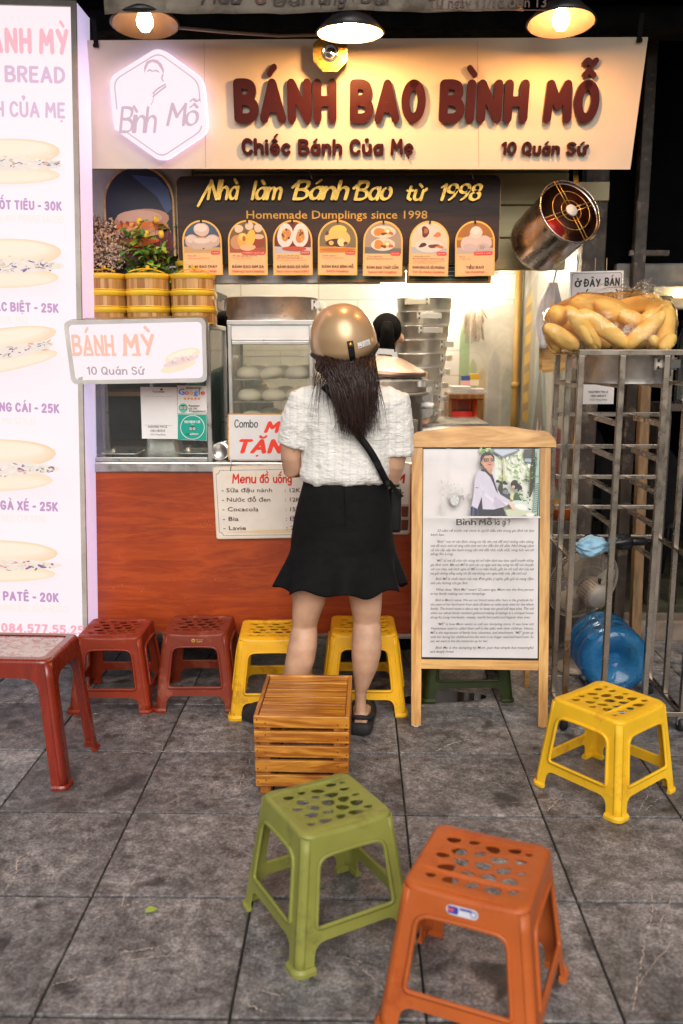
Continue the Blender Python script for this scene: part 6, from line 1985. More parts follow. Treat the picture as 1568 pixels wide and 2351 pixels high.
moulded('plastic_stool', 'scuffed yellow plastic stool behind the customer\'s far leg and next to the wooden board', 'stool', 'plastic_yellow_old', .028, 3.49, R(1), .335, .133, .172, .046, SG)
moulded('plastic_stool', 'dark green plastic stool behind the wooden board, colour darkened further for shade', 'stool', 'plastic_green_shaded', .46, 3.66, R(2), .3, .16, .19, .05, SG)
# small gold maker mark
p = MB(); p.poly(ellipse(-.016, 0, .007, .007, 16), [ellipse(-.016, 0, .005, .005, 16)], 0, 0)
for k in range(3): p.poly([(-.021, -.003 + k * .003), (-.011, -.003 + k * .003), (-.011, -.0022 + k * .003), (-.021, -.0022 + k * .003)], (), .0002, 0)
for s, x, y in (('VIET NHAT', -.007, .001), ('PLASTIC', -.002, -.006)):
    vs, fs = font_mesh(s, .01); sc_ = .0062
    p.add([(x + v[0] * sc_, y + v[1] * sc_, 0) for v in vs], fs)
o = p.build('maker_mark', 'gold', s2)
z = .325 * .9
o.matrix_local = Matrix.Translation((.01, -(.168 + (.13 - .168) * z / .313) - .0016, z)) @ Matrix.Rotation(R(90 - 7), 4, 'X')
tb = moulded('plastic_table', 'glossy dark red plastic table with a pale patterned tray top', 'table', 'table_red', -1.30, 2.885, R(-2), .445, .30, .34, .05, None, False, False, 0, .14, .145, .17, r=.022)
b = Print(tb, z0=0, step=.0002)
b.z = .4403
rr = random.Random(6)
M('tray_pattern', (0.5, 0.38, 0.4), 0.12, var=0.1, coat=0.5)
m_, nt_, b_ = MATS['tray_pattern'], MATS['tray_pattern'].node_tree, MATS['tray_pattern'].node_tree.nodes['Principled BSDF']
co_ = objco(nt_)
nt_.links.new(mix(nt_, ramp(nt_, noise(nt_, co_, 42, 5, 0.6, 1.2), [(0.5, 0.0), (0.56, 0.8)]), (0.52, 0.42, 0.45), (0.36, 0.1, 0.12)), b_.inputs['Base Color'])
b.poly(rrect(-.30 + .037, -.145 + .037, .30 - .037, .145 - .037, .016), (), .4402, 0)
b.build('tray_sheet', 'tray_pattern', tb)

# ------------------------------------------------------------------ slatted wooden crate
def crate():
    t = thing('wooden_crate', 'upturned slatted wooden crate with honey coloured varnish', 'crate', (-.178, 2.68, 0), (0, 0, R(-1)))
    w_, d, h = .312, .375, .278
    sl, pt = .0395, .0515
    b = None
    for k in range(5):
        z1 = h - k * pt; z0_ = z1 - sl
        f = k * .0009
        b = MB(); b.span((-w_ / 2 + f, 0, z0_), (w_ / 2 - f, .013, z1)); b.build('front_slat', 'crate_wood', t, bevel=.0018)
        b = MB(); b.span((-w_ / 2 + f, d - .013, z0_), (w_ / 2 - f, d, z1)); b.build('back_slat', 'crate_wood', t, bevel=.0018)
        for s in (-1, 1):
            b = MB(); x = s * (w_ / 2 - f - .0065); b.span((x - .0065, .0135, z0_), (x + .0065, d - .0135, z1)); b.build('side_slat', 'crate_wood_y', t, bevel=.0018)
    for s in (-1, 1):
        for y in (.0135, d - .0335):
            b = MB(); x = s * (w_ / 2 - .034); b.span((x - .018, y, 0.0), (x + .018, y + .02, h - .014)); b.build('corner_post', 'crate_wood_z', t, bevel=.0015)
    y = .0175
    for wd in (.084, .053, .053, .051, .05):
        b = MB(); b.span((-w_ / 2 + .015, y, h - .0165), (w_ / 2 - .015, y + wd, h - .0055)); b.build('top_slat', 'crate_wood', t, bevel=.0012); y += wd + .0128
    b = MB()
    for k in range(5):
        z = h - k * pt - sl / 2
        for x in (-.145, -.118, .118, .147):
            b.lathe([(.0024, 0), (.0, .0005)], 8, (x, -.0004, z + rng.uniform(-.01, .01)), (R(90), 0, 0))
    b.build('nails', 'nail', t)
crate()

# ------------------------------------------------------------------ wooden story board
def story_board():
    g = G(1098, 1668)
    t = board('story_board', 'free standing pine framed board with a printed story and photograph', 'board', 1098, 1668, g.y, -9, .3)
    p = Print(t, z0=.002, step=.00015); q = p.q
    for (x0, x1, x2, x3) in ((943, 969, 967, 942), (1237, 1263, 1260, 1235)):
        pass
    b = MB(); b.poly([q(944, 1665), q(966, 1665), q(970, 1028), q(945, 1028)], (), .010, .022); b.build('leg', 'pine_y', t, bevel=.002)
    b = MB(); b.poly([q(1235, 1668), q(1256, 1668), q(1263, 1028), q(1239, 1028)], (), .010, .022); b.build('leg', 'pine_y', t, bevel=.002)
    cr = [(937, 1027), (1276, 1027)] + [(1274, 1014), (1268, 1003), (1258, 994), (1247, 989.5), (1230, 989), (1205, 986), (1180, 981), (1165, 979.5), (1110, 979), (1045, 979.5), (1030, 981), (1010, 986), (985, 989), (968, 990), (955, 993), (945, 1001), (939, 1012)]
    b = MB(); b.poly([q(*a) for a in cr], (), .016, .032); b.build('crest_rail', 'pine_x', t, bevel=.003)
    b = MB(); b.poly([q(967, 1534), q(1235, 1538), q(1236, 1516), q(967, 1513)], (), .008, .018); b.build('bottom_rail', 'pine_x', t, bevel=.002)
    for (xa, ya, xb, yb) in ((966.2, 1667, 1235, 1668),):
        pass
    b = MB(); b.poly([q(966.5, 1512.5), q(1236, 1515.5), q(1240, 1027.6), q(970, 1027.6)], (), .0035, .006); b.build('black_backing', 'black_plastic', t)
    p.z = .004
    p.pshape([(968.5, 1508), (1233.5, 1511), (1236.5, 1031), (972, 1031)], (.72, .69, .7))
    E_ = lambda x, y: ((1200 + x / 3.564) * .7836, (1240 + y / 3.564) * .7836)
    S = lambda pts, c: p.pshape([E_(*a) for a in pts], c)
    O = lambda cx, cy, rx, ry, c, rot=0, wob=0.0, n=16, sd=0: S([(cx + a, cy + b_) for a, b_ in ellipse(0, 0, rx, ry, n, rot, wob, sd)], c)
    WHT = (.72, .7, .71)
    r = random.Random(12)
    # faded street with motorbike
    for k in range(5):
        S([(380 + k * 12, 265), (386 + k * 12, 265), (384 + k * 12, 600), (378 + k * 12, 600)], (.68, .66, .67))
    S([(880, 268), (1350, 268), (1346, 965), (960, 965), (900, 700)], (.74, .78, .7))
    for k in range(90):
        O(r.uniform(930, 1270), r.uniform(300, 620), r.uniform(5, 26), r.uniform(5, 20), r.choice([rgb(214, 228, 190), rgb(186, 206, 150), rgb(230, 236, 214), rgb(150, 178, 120), rgb(236, 238, 228)]), r.random() * 3, .3, 10, k)
    for k in range(26): O(r.uniform(720, 850), r.uniform(270, 310), r.uniform(6, 20), r.uniform(4, 12), r.choice([rgb(120, 160, 80), rgb(80, 120, 60), rgb(190, 210, 150)]), r.random() * 3, .3, 10, k)
    S([(960, 360), (976, 360), (986, 600), (968, 600)], rgb(196, 190, 150))
    S([(840, 290), (958, 362), (1140, 290), (1130, 268), (850, 268)], rgb(120, 134, 150)); S([(870, 292), (958, 345), (1110, 288), (1100, 276), (880, 276)], rgb(190, 200, 214))
    S([(1180, 275), (1300, 270), (1300, 400), (1180, 360)], rgb(70, 74, 70)); S([(1190, 370), (1262, 370), (1262, 412), (1190, 405)], rgb(150, 168, 190))
    S([(1265, 268), (1300, 268), (1296, 640), (1250, 770), (1236, 770)], rgb(40, 44, 40))
    S([(1322, 268), (1352, 268), (1338, 960), (1278, 950)], rgb(160, 190, 180)); 
    for k in range(14): S([(1284 + k * .8, 930 - k * 22), (1330 + k * .8, 916 - k * 22), (1331 + k * .8, 908 - k * 22), (1285 + k * .8, 922 - k * 22)], rgb(70, 100, 90))
    S([(1336, 640), (1346, 268), (1352, 268), (1328, 962), (1318, 962)], rgb(24, 34, 44))
    for cx, cy, n_ in ((1210, 590, 20), (1280, 560, 16), (1290, 400, 14), (1130, 740, 26), (1210, 780, 16)):
        for k in range(n_): O(cx + r.gauss(0, 26), cy + r.gauss(0, 34), r.uniform(4, 14), r.uniform(3, 9), r.choice([rgb(50, 76, 40), rgb(90, 120, 60), rgb(30, 46, 30), rgb(140, 170, 110)]), r.random() * 3, .3, 8, k)
    GR = lambda v: (v, v, v)
    O(460, 800, 54, 66, GR(.3)); O(460, 800, 44, 56, GR(.62))
    for k in range(5):
        a = k * 2 * PI / 5
        S([(460 + 8 * math.sin(a), 800 - 8 * math.cos(a)), (460 + 44 * math.cos(a + .1), 800 + 52 * math.sin(a + .1)), (460 + 44 * math.cos(a + .3), 800 + 52 * math.sin(a + .3))], GR(.42))
    S([(390, 770), (410, 730), (470, 720), (520, 745), (505, 760), (450, 742), (400, 790)], GR(.5)); S([(500, 755), (550, 750), (560, 800), (545, 805), (535, 775), (515, 810), (508, 780)], GR(.3)); S([(590, 740), (630, 735), (636, 780), (600, 790)], GR(.42))
    for k in range(30): O(r.uniform(290, 540), r.uniform(590, 760), r.uniform(3, 18), r.uniform(3, 12), GR(r.uniform(.5, .66)), r.random() * 3, .4, 9, k)
    S([(330, 780), (355, 860), (340, 920), (310, 960), (325, 900), (318, 830)], GR(.6))
    # people and motorbike behind
    O(930, 680, 26, 70, rgb(40, 40, 44), .2, .2); O(985, 740, 46, 60, rgb(60, 62, 66), 0, .3); O(985, 720, 34, 22, rgb(120, 126, 132), 0, .2); O(905, 610, 26, 16, rgb(40, 44, 40), 0, .3); O(975, 625, 26, 20, rgb(30, 32, 30), 0, .3)
    O(1075, 640, 42, 44, rgb(30, 24, 24), .3, .2); O(1120, 665, 26, 40, rgb(24, 20, 20), -.4, .2); O(1062, 665, 16, 16, rgb(214, 170, 140)); O(1062, 770, 36, 40, rgb(210, 200, 160), 0, .2); O(1100, 790, 40, 60, rgb(60, 90, 56), 0, .3)
    # basket
    S([(975, 900), (1220, 880), (1195, 955), (1140, 966), (1000, 966)], rgb(200, 206, 180)); O(1140, 860, 110, 50, rgb(206, 218, 214), .25, .05); O(1145, 872, 70, 28, rgb(236, 236, 226), .2, .1); O(1235, 950, 46, 20, rgb(236, 234, 220)); S([(1200, 880), (1246, 895), (1230, 906)], rgb(40, 40, 40))
    # woman in the picture
    S([(622, 870), (690, 890), (740, 770), (960, 880), (985, 965), (622, 965)], rgb(28, 32, 50)); S([(640, 880), (660, 880), (655, 964), (635, 964)], rgb(60, 84, 140)); S([(690, 880), (698, 880), (700, 964), (690, 964)], rgb(60, 74, 120))
    LV = rgb(204, 200, 218)
    S([(742, 480), (690, 510), (664, 590), (655, 700), (632, 860), (690, 892), (735, 765), (745, 895), (860, 898), (960, 870), (1030, 830), (1020, 800), (930, 745), (890, 680), (870, 580), (840, 520), (800, 500)], LV)
    S([(700, 560), (740, 700), (860, 800), (1000, 830), (1010, 850), (900, 880), (880, 840), (770, 760)], rgb(222, 216, 234)); S([(870, 760), (985, 850), (890, 884), (850, 850)], rgb(190, 182, 204)); S([(672, 668), (700, 672), (700, 678), (672, 676)], rgb(100, 98, 120))
    S([(738, 478), (800, 500), (845, 540), (870, 620), (905, 735), (880, 700), (850, 620), (820, 560), (770, 510), (722, 500)], rgb(30, 28, 32))
    S([(1010, 835), (1035, 810), (1090, 890), (1075, 906), (1050, 900)], rgb(226, 196, 176)); S([(765, 450), (845, 440), (842, 500), (832, 540), (790, 500)], rgb(196, 140, 112))
    O(793, 380, 74, 74, rgb(24, 20, 22), .2); O(728, 420, 12, 36, rgb(24, 20, 22)); S([(740, 380), (768, 345), (830, 340), (862, 380), (860, 440), (840, 480), (800, 492), (765, 470), (740, 430)], rgb(204, 150, 122)); O(735, 416, 8, 16, rgb(190, 130, 106))
    S([(752, 372), (808, 370), (810, 402), (770, 408), (756, 400)], rgb(36, 26, 26)); S([(822, 370), (866, 374), (862, 402), (828, 404)], rgb(36, 26, 26)); S([(762, 378), (802, 377), (803, 398), (770, 401)], rgb(170, 120, 100)); S([(828, 377), (858, 380), (856, 397), (832, 398)], rgb(170, 120, 100)); S([(735, 378), (754, 374), (754, 380), (736, 386)], rgb(36, 26, 26)); O(784, 388, 9, 5, rgb(40, 26, 24)); O(844, 388, 8, 5, rgb(40, 26, 24)); S([(790, 434), (840, 430), (830, 440), (800, 442)], rgb(150, 60, 60)); O(818, 412, 12, 8, rgb(186, 126, 102))
    S([(136, 966), (1338, 968), (1338, 985), (136, 985)], WHT)
    K = rgb(26, 26, 30)
    p.hand('Bình', 1044, 1204.5, 1089, 1190.5, K, pen=1.9, gap=.7); p.hand('Mỗ', 1095, 1204.5, 1125, 1190.5, K, pen=1.9, gap=.7); p.hand('là', 1131, 1204.5, 1142, 1190.5, K, pen=1.9, gap=.7); p.hand('gì', 1148, 1204.5, 1156, 1190.5, K, pen=1.9, gap=.7); p.hand('?', 1160, 1204.5, 1166, 1190.5, K, pen=1.9)
    Y6 = lambda y: (1560 + y / 3.564) * .7836
    X6 = lambda x: (1200 + x / 3.564) * .7836
    lines = [('22 năm về trước mẹ chính là người đầu tiên trong gia đình tôi làm', 275, 1267, -15), ('bánh bao.', 208, 350, 26),
             ('“Bình” mẹ tôi tên Bình chúng tôi lấy tên mẹ để nhớ những năm tháng', 262, 1265, 98), ('mẹ đã mưu sinh từ sáng sớm tinh mơ cho đến khi tối sầm. Nhớ khung cảnh', 207, 1265, 140), ('cả nhà tấp nập làm bánh trong căn nhà đất nhỏ, chật chội, nóng bức ven bờ', 205, 1265, 184), ('sông Ka Long.', 205, 440, 224),
             ('“Mỗ” từ mẹ đã chọn khi chúng tôi mở tiệm bánh bao theo nghề truyền thống', 260, 1264, 292), ('gia đình mình. Mẹ nói Mỗ là cách các cụ ngày xưa hay xưng hô để nói chuyện', 205, 1264, 336), ('với con cháu, mẹ thích nghe từ Mỗ vì nó thân thuộc, gắn bó với tuổi thơ của mẹ', 205, 1264, 380), ('mà giờ những tiếng xưng hô đó mẹ không còn nghe thấy nữa. (Bà nhớ nó)', 204, 1190, 424),
             ('Bình Mỗ là chiếc bánh của mẹ. Đơn giản, ý nghĩa, gần gũi và mang đậm', 258, 1264, 480), ('tình yêu thương của gia đình.', 204, 590, 523),
             ('What does “Bình Mo” mean? 22 years ago, Mom was the first person', 258, 1262, 590), ('in my family making our own dumplings', 204, 766, 632),
             ('Bình is Mom’s name. We set our brand name after hers in the gratitude for', 256, 1262, 698), ('the years of her hard work from dusk till dawn to make ends meet for the whole', 203, 1262, 742), ('family. The brand name is also a way to keep our good old days alive. The old', 203, 1262, 786), ('when our whole family members gathered making dumplings in a cramped house', 203, 1262, 830), ('along Ka Long riverbanks- sweaty, tearful but joyful and happier than ever.', 203, 1230, 874),
             ('“Mỗ” is how Mom wants to call our dumpling store. It was how old', 272, 1260, 944), ('Vietnamese used to called them self in the talks with their children. Hence,', 203, 1260, 988), ('Mỗ is the expression of family love, closeness, and attachment. “Mỗ” grew up', 203, 1260, 1032), ('with her during her childhood but the term is no longer used and heard now. So', 203, 1260, 1076), ('yes, we want to live the memories up for her.', 202, 792, 1118),
             ('Bình Mo is the dumpling by Mom. Just that simple but meaningful', 256, 1258, 1186), ('and deeply loved.', 200, 442, 1226)]
    for s, xa, xb, y in lines:
        p.text(s, X6(xa), Y6(y) + .4, X6(xb), Y6(y) - 5.4, K, slant=.32, bold=.006)
    p.build('printed_poster', 'print_gloss', t)
    # hinged prop legs behind
    bw = t.matrix_world.inverted()
    for (px, py, xt) in ((1208, 1575, 1225), (975, 1575, 960)):
        a = bw @ G(px, py); c = q(xt, 1040)
        b = MB(); b.bar((a.x, a.y, a.z), (c[0], c[1], -.018), .034, .02, up=(1, 0, 0)); b.build('prop_leg', 'pine_z', t, bevel=.002)
    for (x, y) in ((955, 1666), (1246, 1669)):
        a = q(x, y); b = MB(); b.box((a[0], a[1] - .002, -.002), (.018, .008, .014)); b.build('foot_pad', 'white_pvc', t)
story_board()

# ------------------------------------------------------------------ tall steel rack
RX0, RX1, RY0, RY1, RH = .790, 1.262, 3.2, 3.6, 1.448
def rack():
    ox, oy = (RX0 + RX1) / 2, RY0
    t = thing('steel_rack', 'tall square tube steel rack on castors carrying the bag of bread', 'rack', (ox, oy, 0))
    w_, d = (RX1 - RX0) / 2, RY1 - RY0
    s = .021
    xs = [-w_ + s / 2, -w_ / 3, w_ / 3, w_ - s / 2]
    for k, x in enumerate(xs):
        b = MB(); b.bar((x, s / 2, .0805), (x, s / 2, RH - s - .0005), s); b.build('post', 'steel_rack', t, bevel=.0015)
    for x in (xs[0], xs[3]):
        for y in (d / 2, d - s / 2):
            b = MB(); b.bar((x, y, .0805), (x, y, RH - s - .0005), s * .95); b.build('post', 'steel_rack', t, bevel=.0015)
    def rail(a, c, w2=s * .9, nm='rail'):
        b = MB(); b.bar(a, c, w2); b.build(nm, 'steel_rack', t, bevel=.0012)
    z = RH - s / 2
    rail((-w_, s / 2, z), (w_, s / 2, z)); rail((-w_, d - s / 2, z), (w_, d - s / 2, z))
    for x in (xs[0], xs[3]): rail((x, s + .0005, z), (x, d - s - .0005, z))
    z = .07
    rail((-w_, s / 2, z), (w_, s / 2, z)); rail((-w_, d - s / 2, z), (w_, d - s / 2, z))
    for x in (xs[0], xs[1], xs[2], xs[3]): rail((x, s + .0005, z), (x, d - s - .0005, z))
    for k, z in enumerate((1.318, 1.19, 1.06, .935, .81, .685)):
        rail((-w_ + s + .001, d - s / 2, z), (w_ - s - .001, d - s / 2, z), .017)
        for x in (xs if k in (0, 5) else xs[1:3]):
            b = MB()
            y1 = d - s - .0005
            if k == 0:
                b.box((x, (s + y1) / 2 + .001, z), (.018, y1 - s - .002, .014))
            else:
                b.box((x, (s + y1) / 2 + .001, z), (.02, y1 - s - .002, .004)); b.box((x + .009, (s + y1) / 2 + .001, z - .0125), (.003, y1 - s - .002, .02))
            b.build('tray_slide', 'steel_rack', t)
    for x in (xs[0], xs[3]):
        for y in (s / 2 + .004, d - s / 2 - .004):
            b = MB(); b.lathe([(0, -.012), (.027, -.012), (.03, -.008), (.03, .008), (.027, .012), (0, .012)], 18, (x, y, .0302), (0, R(90), 0)); b.build('castor_wheel', 'rubber', t)
            b = MB(); b.box((x, y, .0555), (.034, .03, .008)); b.box((x - .016, y, .042), (.003, .026, .03)); b.box((x + .016, y, .042), (.003, .026, .03)); b.build('castor_fork', 'steel', t)
M('steel_rack', (0.36, 0.31, 0.26), 0.3, 1.0, var=0.14, vscale=7, dirt=(0.6, 8, 0.6, (0.13, 0.09, 0.06)))
rack()
# pan in the rack and bread on it
tier('steamer_tray', 'worn aluminium pan with rusty handle rivets under the bag of bread', 'steamer', 1.012, 3.40, 1.3255, .168, .104, R(40), 'aluminium_worn')
def loaf(px, py, Y, L, r_, ang, yaw, lab):
    c = W(px, py, Y)
    b = MB()
    n = 18; rings = []
    for i in range(15):
        u = -1 + 2 * i / 14
        k = (1 - abs(u) ** 3.2) ** .5 * (1 - .12 * u * u)
        k = max(k, .04)
        rings.append([Vector((u * L / 2, r_ * k * math.cos(2 * PI * j / n), r_ * .92 * k * math.sin(2 * PI * j / n) + .006 * math.sin(u * 2.2))) for j in range(n)])
    b.loft(rings, True, (True, True))
    b.v = [v + Vector((0, 0, -.004 if abs(v.x + .25 * v.y) < L * .22 and v.z > r_ * .6 else 0)) for v in b.v]
    o = b.build('bread_loaf', 'bread')
    o.location = c; o.rotation_euler = (rng.uniform(0, 6), R(ang), R(yaw))
    return tag(o, lab, 'bread', 'bread loaves in the plastic bag')
Z6 = lambda x, y: ((1500 + x / 3.13) * .7836, (760 + y / 3.13) * .7836)
LV = []
for (x, y, Y, L, r_, ang, yaw, lab) in (
    (855, 640, 3.29, .225, .034, 36, -6, 'longest front loaf lying diagonally across the middle of the bag'),
    (655, 630, 3.28, .19, .033, 48, -4, 'front loaf left of the longest one, steeply tilted'),
    (455, 715, 3.30, .15, .034, 34, 8, 'low loaf in the left corner of the bag, resting on the rail'),
    (420, 530, 3.36, .13, .042, 10, 70, 'round ended loaf at the upper left of the bag'),
    (1215, 655, 3.29, .19, .036, -48, 5, 'front loaf tilted the other way, right of the longest one'),
    (1400, 630, 3.34, .17, .044, -70, 40, 'fat loaf bulging at the right end of the bag'),
    (1120, 560, 3.35, .16, .036, 12, 30, 'loaf lying nearly level behind the bag knot'),
    (800, 430, 3.42, .22, .044, 8, 10, 'large pale loaf lying along the top of the bag'),
    (1130, 420, 3.45, .19, .042, -6, -20, 'top loaf behind the knot of the bag'),
    (1330, 480, 3.42, .16, .04, 38, -20, 'upper loaf sloping down to the right end of the bag'),
    (600, 500, 3.45, .18, .042, -8, 20, 'loaf at the back left under the top loaves'),
    (1290, 765, 3.27, .08, .026, 20, 60, 'small loaf end peeping out at the bottom right'),
    (1425, 765, 3.28, .09, .028, -30, 50, 'short loaf end at the far bottom right corner of the bag'),
    (900, 700, 3.42, .24, .042, 0, 15, 'hidden loaf in the bottom layer of the bag'),
    (520, 610, 3.38, .2, .036, 30, -10, 'loaf wedged behind the front loaves at the left of the bag'),
    (980, 530, 3.38, .22, .04, 30, 5, 'loaf behind the middle of the bag, half covered by the longest one'),
    (1260, 560, 3.40, .2, .04, -40, 0, 'loaf standing behind the right front loaf'),
    (700, 720, 3.40, .2, .04, 10, 10, 'loaf low at the back left of the bag'),
    (1150, 740, 3.40, .2, .038, -8, 0, 'loaf low at the back right of the bag'),
    (380, 770, 3.33, .08, .027, 60, 30, 'small loaf end at the bottom left corner of the bag')):
    a = Z6(x, y)
    LV.append(loaf(a[0], a[1], Y, L * 1.06, r_ * .92, ang, yaw, lab))
def bread_bag():
    bm = bmesh.new()
    bpy.context.view_layer.update()
    for o in LV:
        for v in o.data.vertices:
            p = o.matrix_world @ v.co
            bm.verts.new(p)
    ap = W(Z6(1080, 300)[0], Z6(1080, 300)[1], 3.36)
    bm.verts.new(ap)
    res = bmesh.ops.convex_hull(bm, input=bm.verts)
    bmesh.ops.delete(bm, geom=[g for g in res['geom_interior'] if isinstance(g, bmesh.types.BMVert)], context='VERTS')
    lone = [v for v in bm.verts if not v.link_faces]
    bmesh.ops.delete(bm, geom=lone, context='VERTS')
    c = Vector((0, 0, 0))
    for v in bm.verts: c += v.co
    c /= len(bm.verts)
    me = bpy.data.meshes.new('bag_film')
    for v in bm.verts: v.co = c + (v.co - c) * 1.015 - Vector((.0, 0, 0))
    bm.to_mesh(me); bm.free()
    t = thing('bread_bag', 'big knotted clear plastic bag stuffed with golden loaves', 'bag', (c.x, c.y, 1.43))
    o = bpy.data.objects.new('bag_film', me); COL.objects.link(o)
    o.parent = t; o.location = (-c.x, -c.y, -1.43)
    me.materials.append(MATS['bag_film'])
    for p in me.polygons: p.use_smooth = True
    md = o.modifiers.new('re', 'REMESH'); md.mode = 'VOXEL'; md.voxel_size = .012; md.use_smooth_shade = True
    tx = bpy.data.textures.new('bag_folds', 'CLOUDS'); tx.noise_scale = .05; tx.noise_depth = 3
    md = o.modifiers.new('d', 'DISPLACE'); md.texture = tx; md.strength = .022; md.mid_level = .5; md.texture_coords = 'LOCAL'
    # gathered neck with loose ends
    b = MB(); r = random.Random(3)
    k0 = ap - Vector((c.x, c.y, 1.43))
    for (ex, ez, ey) in ((.11, -.002, -.03), (.07, .03, .0), (-.13, .012, -.02), (-.02, .04, .02), (.14, -.03, .01)):
        cs = []
        for i in range(8):
            u = i / 7
            m = k0 + Vector((ex * u, ey * u, ez * u + .012 * math.sin(u * 3)))
            wd = .008 + .035 * u
            cs.append([m + Vector((wd * (j / 6 - .5) * .5, .012 * math.sin(j * 2.1 + i), wd * (j / 6 - .5) + .006 * math.sin(j * 1.7 + i * 1.3))) for j in range(7)])
        b.loft(cs, False, (False, False))
    b.build('bag_knot', 'bag_film', t)
bread_bag()

# ------------------------------------------------------------------ water jug, fan, umbrella, cloth in and behind the rack
jc = W(1415, 1492, 3.38)
t = thing('water_jug', 'empty translucent blue water jug lying with its hollow base forward', 'water jug', (jc.x, 3.36, .08 + .139))
b = MB(); m = Matrix.Rotation(R(-90), 3, 'X')
prof = [(.001, .05), (.02, .048), (.03, .045), (.038, .03), (.07, .012), (.082, .004), (.1, .0), (.122, .006), (.135, .02), (.138, .04), (.138, .09), (.133, .1), (.138, .11), (.138, .17), (.133, .18), (.138, .19), (.138, .25), (.13, .28), (.1, .31), (.05, .335), (.03, .345), (.03, .38)]
b.lathe(prof, 44, (0, 0, 0), m); b.build('jug_body', 'jug_blue', t)
b = MB(); b.lathe([(.031, .365), (.031, .392), (0, .392)], 20, (0, 0, 0), m); b.build('jug_cap', 'white_pvc', t)
def fan():
    c = W(1338, 1338, 3.86)
    t = thing('pedestal_fan', 'grey electric fan seen from behind its motor, leaning behind the steel rack', 'fan', c)
    zax = Vector((.28, -.92, -.22)).normalized()
    m = zax.to_track_quat('Z', 'Y').to_matrix()
    R0 = .175
    b = MB()
    def pt(r_, a): return m @ Vector((r_ * math.cos(a), r_ * math.sin(a), .05 * (1 - (r_ / R0) ** 2)))
    for r_ in (.055, .1, .14, .165, R0): b.tube([pt(r_, 2 * PI * k / 48) for k in range(48)], .0014 if r_ < R0 else .003, 5, closed=True)
    for k in range(90):
        a = 2 * PI * k / 90
        b.tube([pt(.05 + (R0 - .05) * u, a + .55 * u) for u in (0, .25, .5, .75, 1)], .0011, 4)
    b.build('grille', 'fan_grey', t)
    b = MB()
    for k in range(90):
        a = 2 * PI * k / 90
        b.tube([m @ Vector((r_ * math.cos(a - .5 * r_ / R0), r_ * math.sin(a - .5 * r_ / R0), -.05 * (1 - (r_ / R0) ** 2) - .004)) for r_ in (.05, .1, .15, R0)], .0007, 4)
    b.build('front_grille', 'fan_grey', t)
    b = MB()
    for k in range(3):
        a0 = k * 2 * PI / 3
        b.loft([[m @ Vector((r_ * math.cos(a0 + s * w_), r_ * math.sin(a0 + s * w_), .015 * s)) for s in (-1, -.3, .4, 1)] for r_, w_ in ((.03, .3), (.07, .55), (.12, .62), (.155, .4))], False, (False, False))
    b.build('blade', 'fan_blade', t, solid=.002)
    b = MB(); b.lathe([(.05, .052), (.056, .06), (.058, .1), (.056, .135), (.046, .15), (0, .152)], 30, (0, 0, 0), m)
    for k in range(26):
        a = 2 * PI * k / 26
        b.box(m @ Vector((.0585 * math.cos(a), .0585 * math.sin(a), .095)), (.006, .004, .07), m @ Matrix.Rotation(a, 3, 'Z'))
    b.build('motor', 'fan_grey', t)
    b = MB(); b.box(m @ Vector((.03, -.045, .138)), (.04, .03, .004), m @ Euler((0.6, .3, .5)).to_matrix()); b.build('rating_plate', 'leaf', t)
    b = MB(); b.tube([m @ Vector((.0, .056, .12)), m @ Vector((.0, .08, .12))], [.006, .008], 12); b.build('knob', 'black_plastic', t)
    b = MB(); b.tube([m @ Vector((0, 0, .1)), Vector((.04, -.02, -.15)), Vector((.04, .0, -c.z + .02))], .014, 10); b.lathe([(0, 0), (.14, 0), (.14, .012), (.03, .02), (0, .02)], 30, (.04, 0, -c.z)); b.build('stand', 'fan_grey', t)
fan()
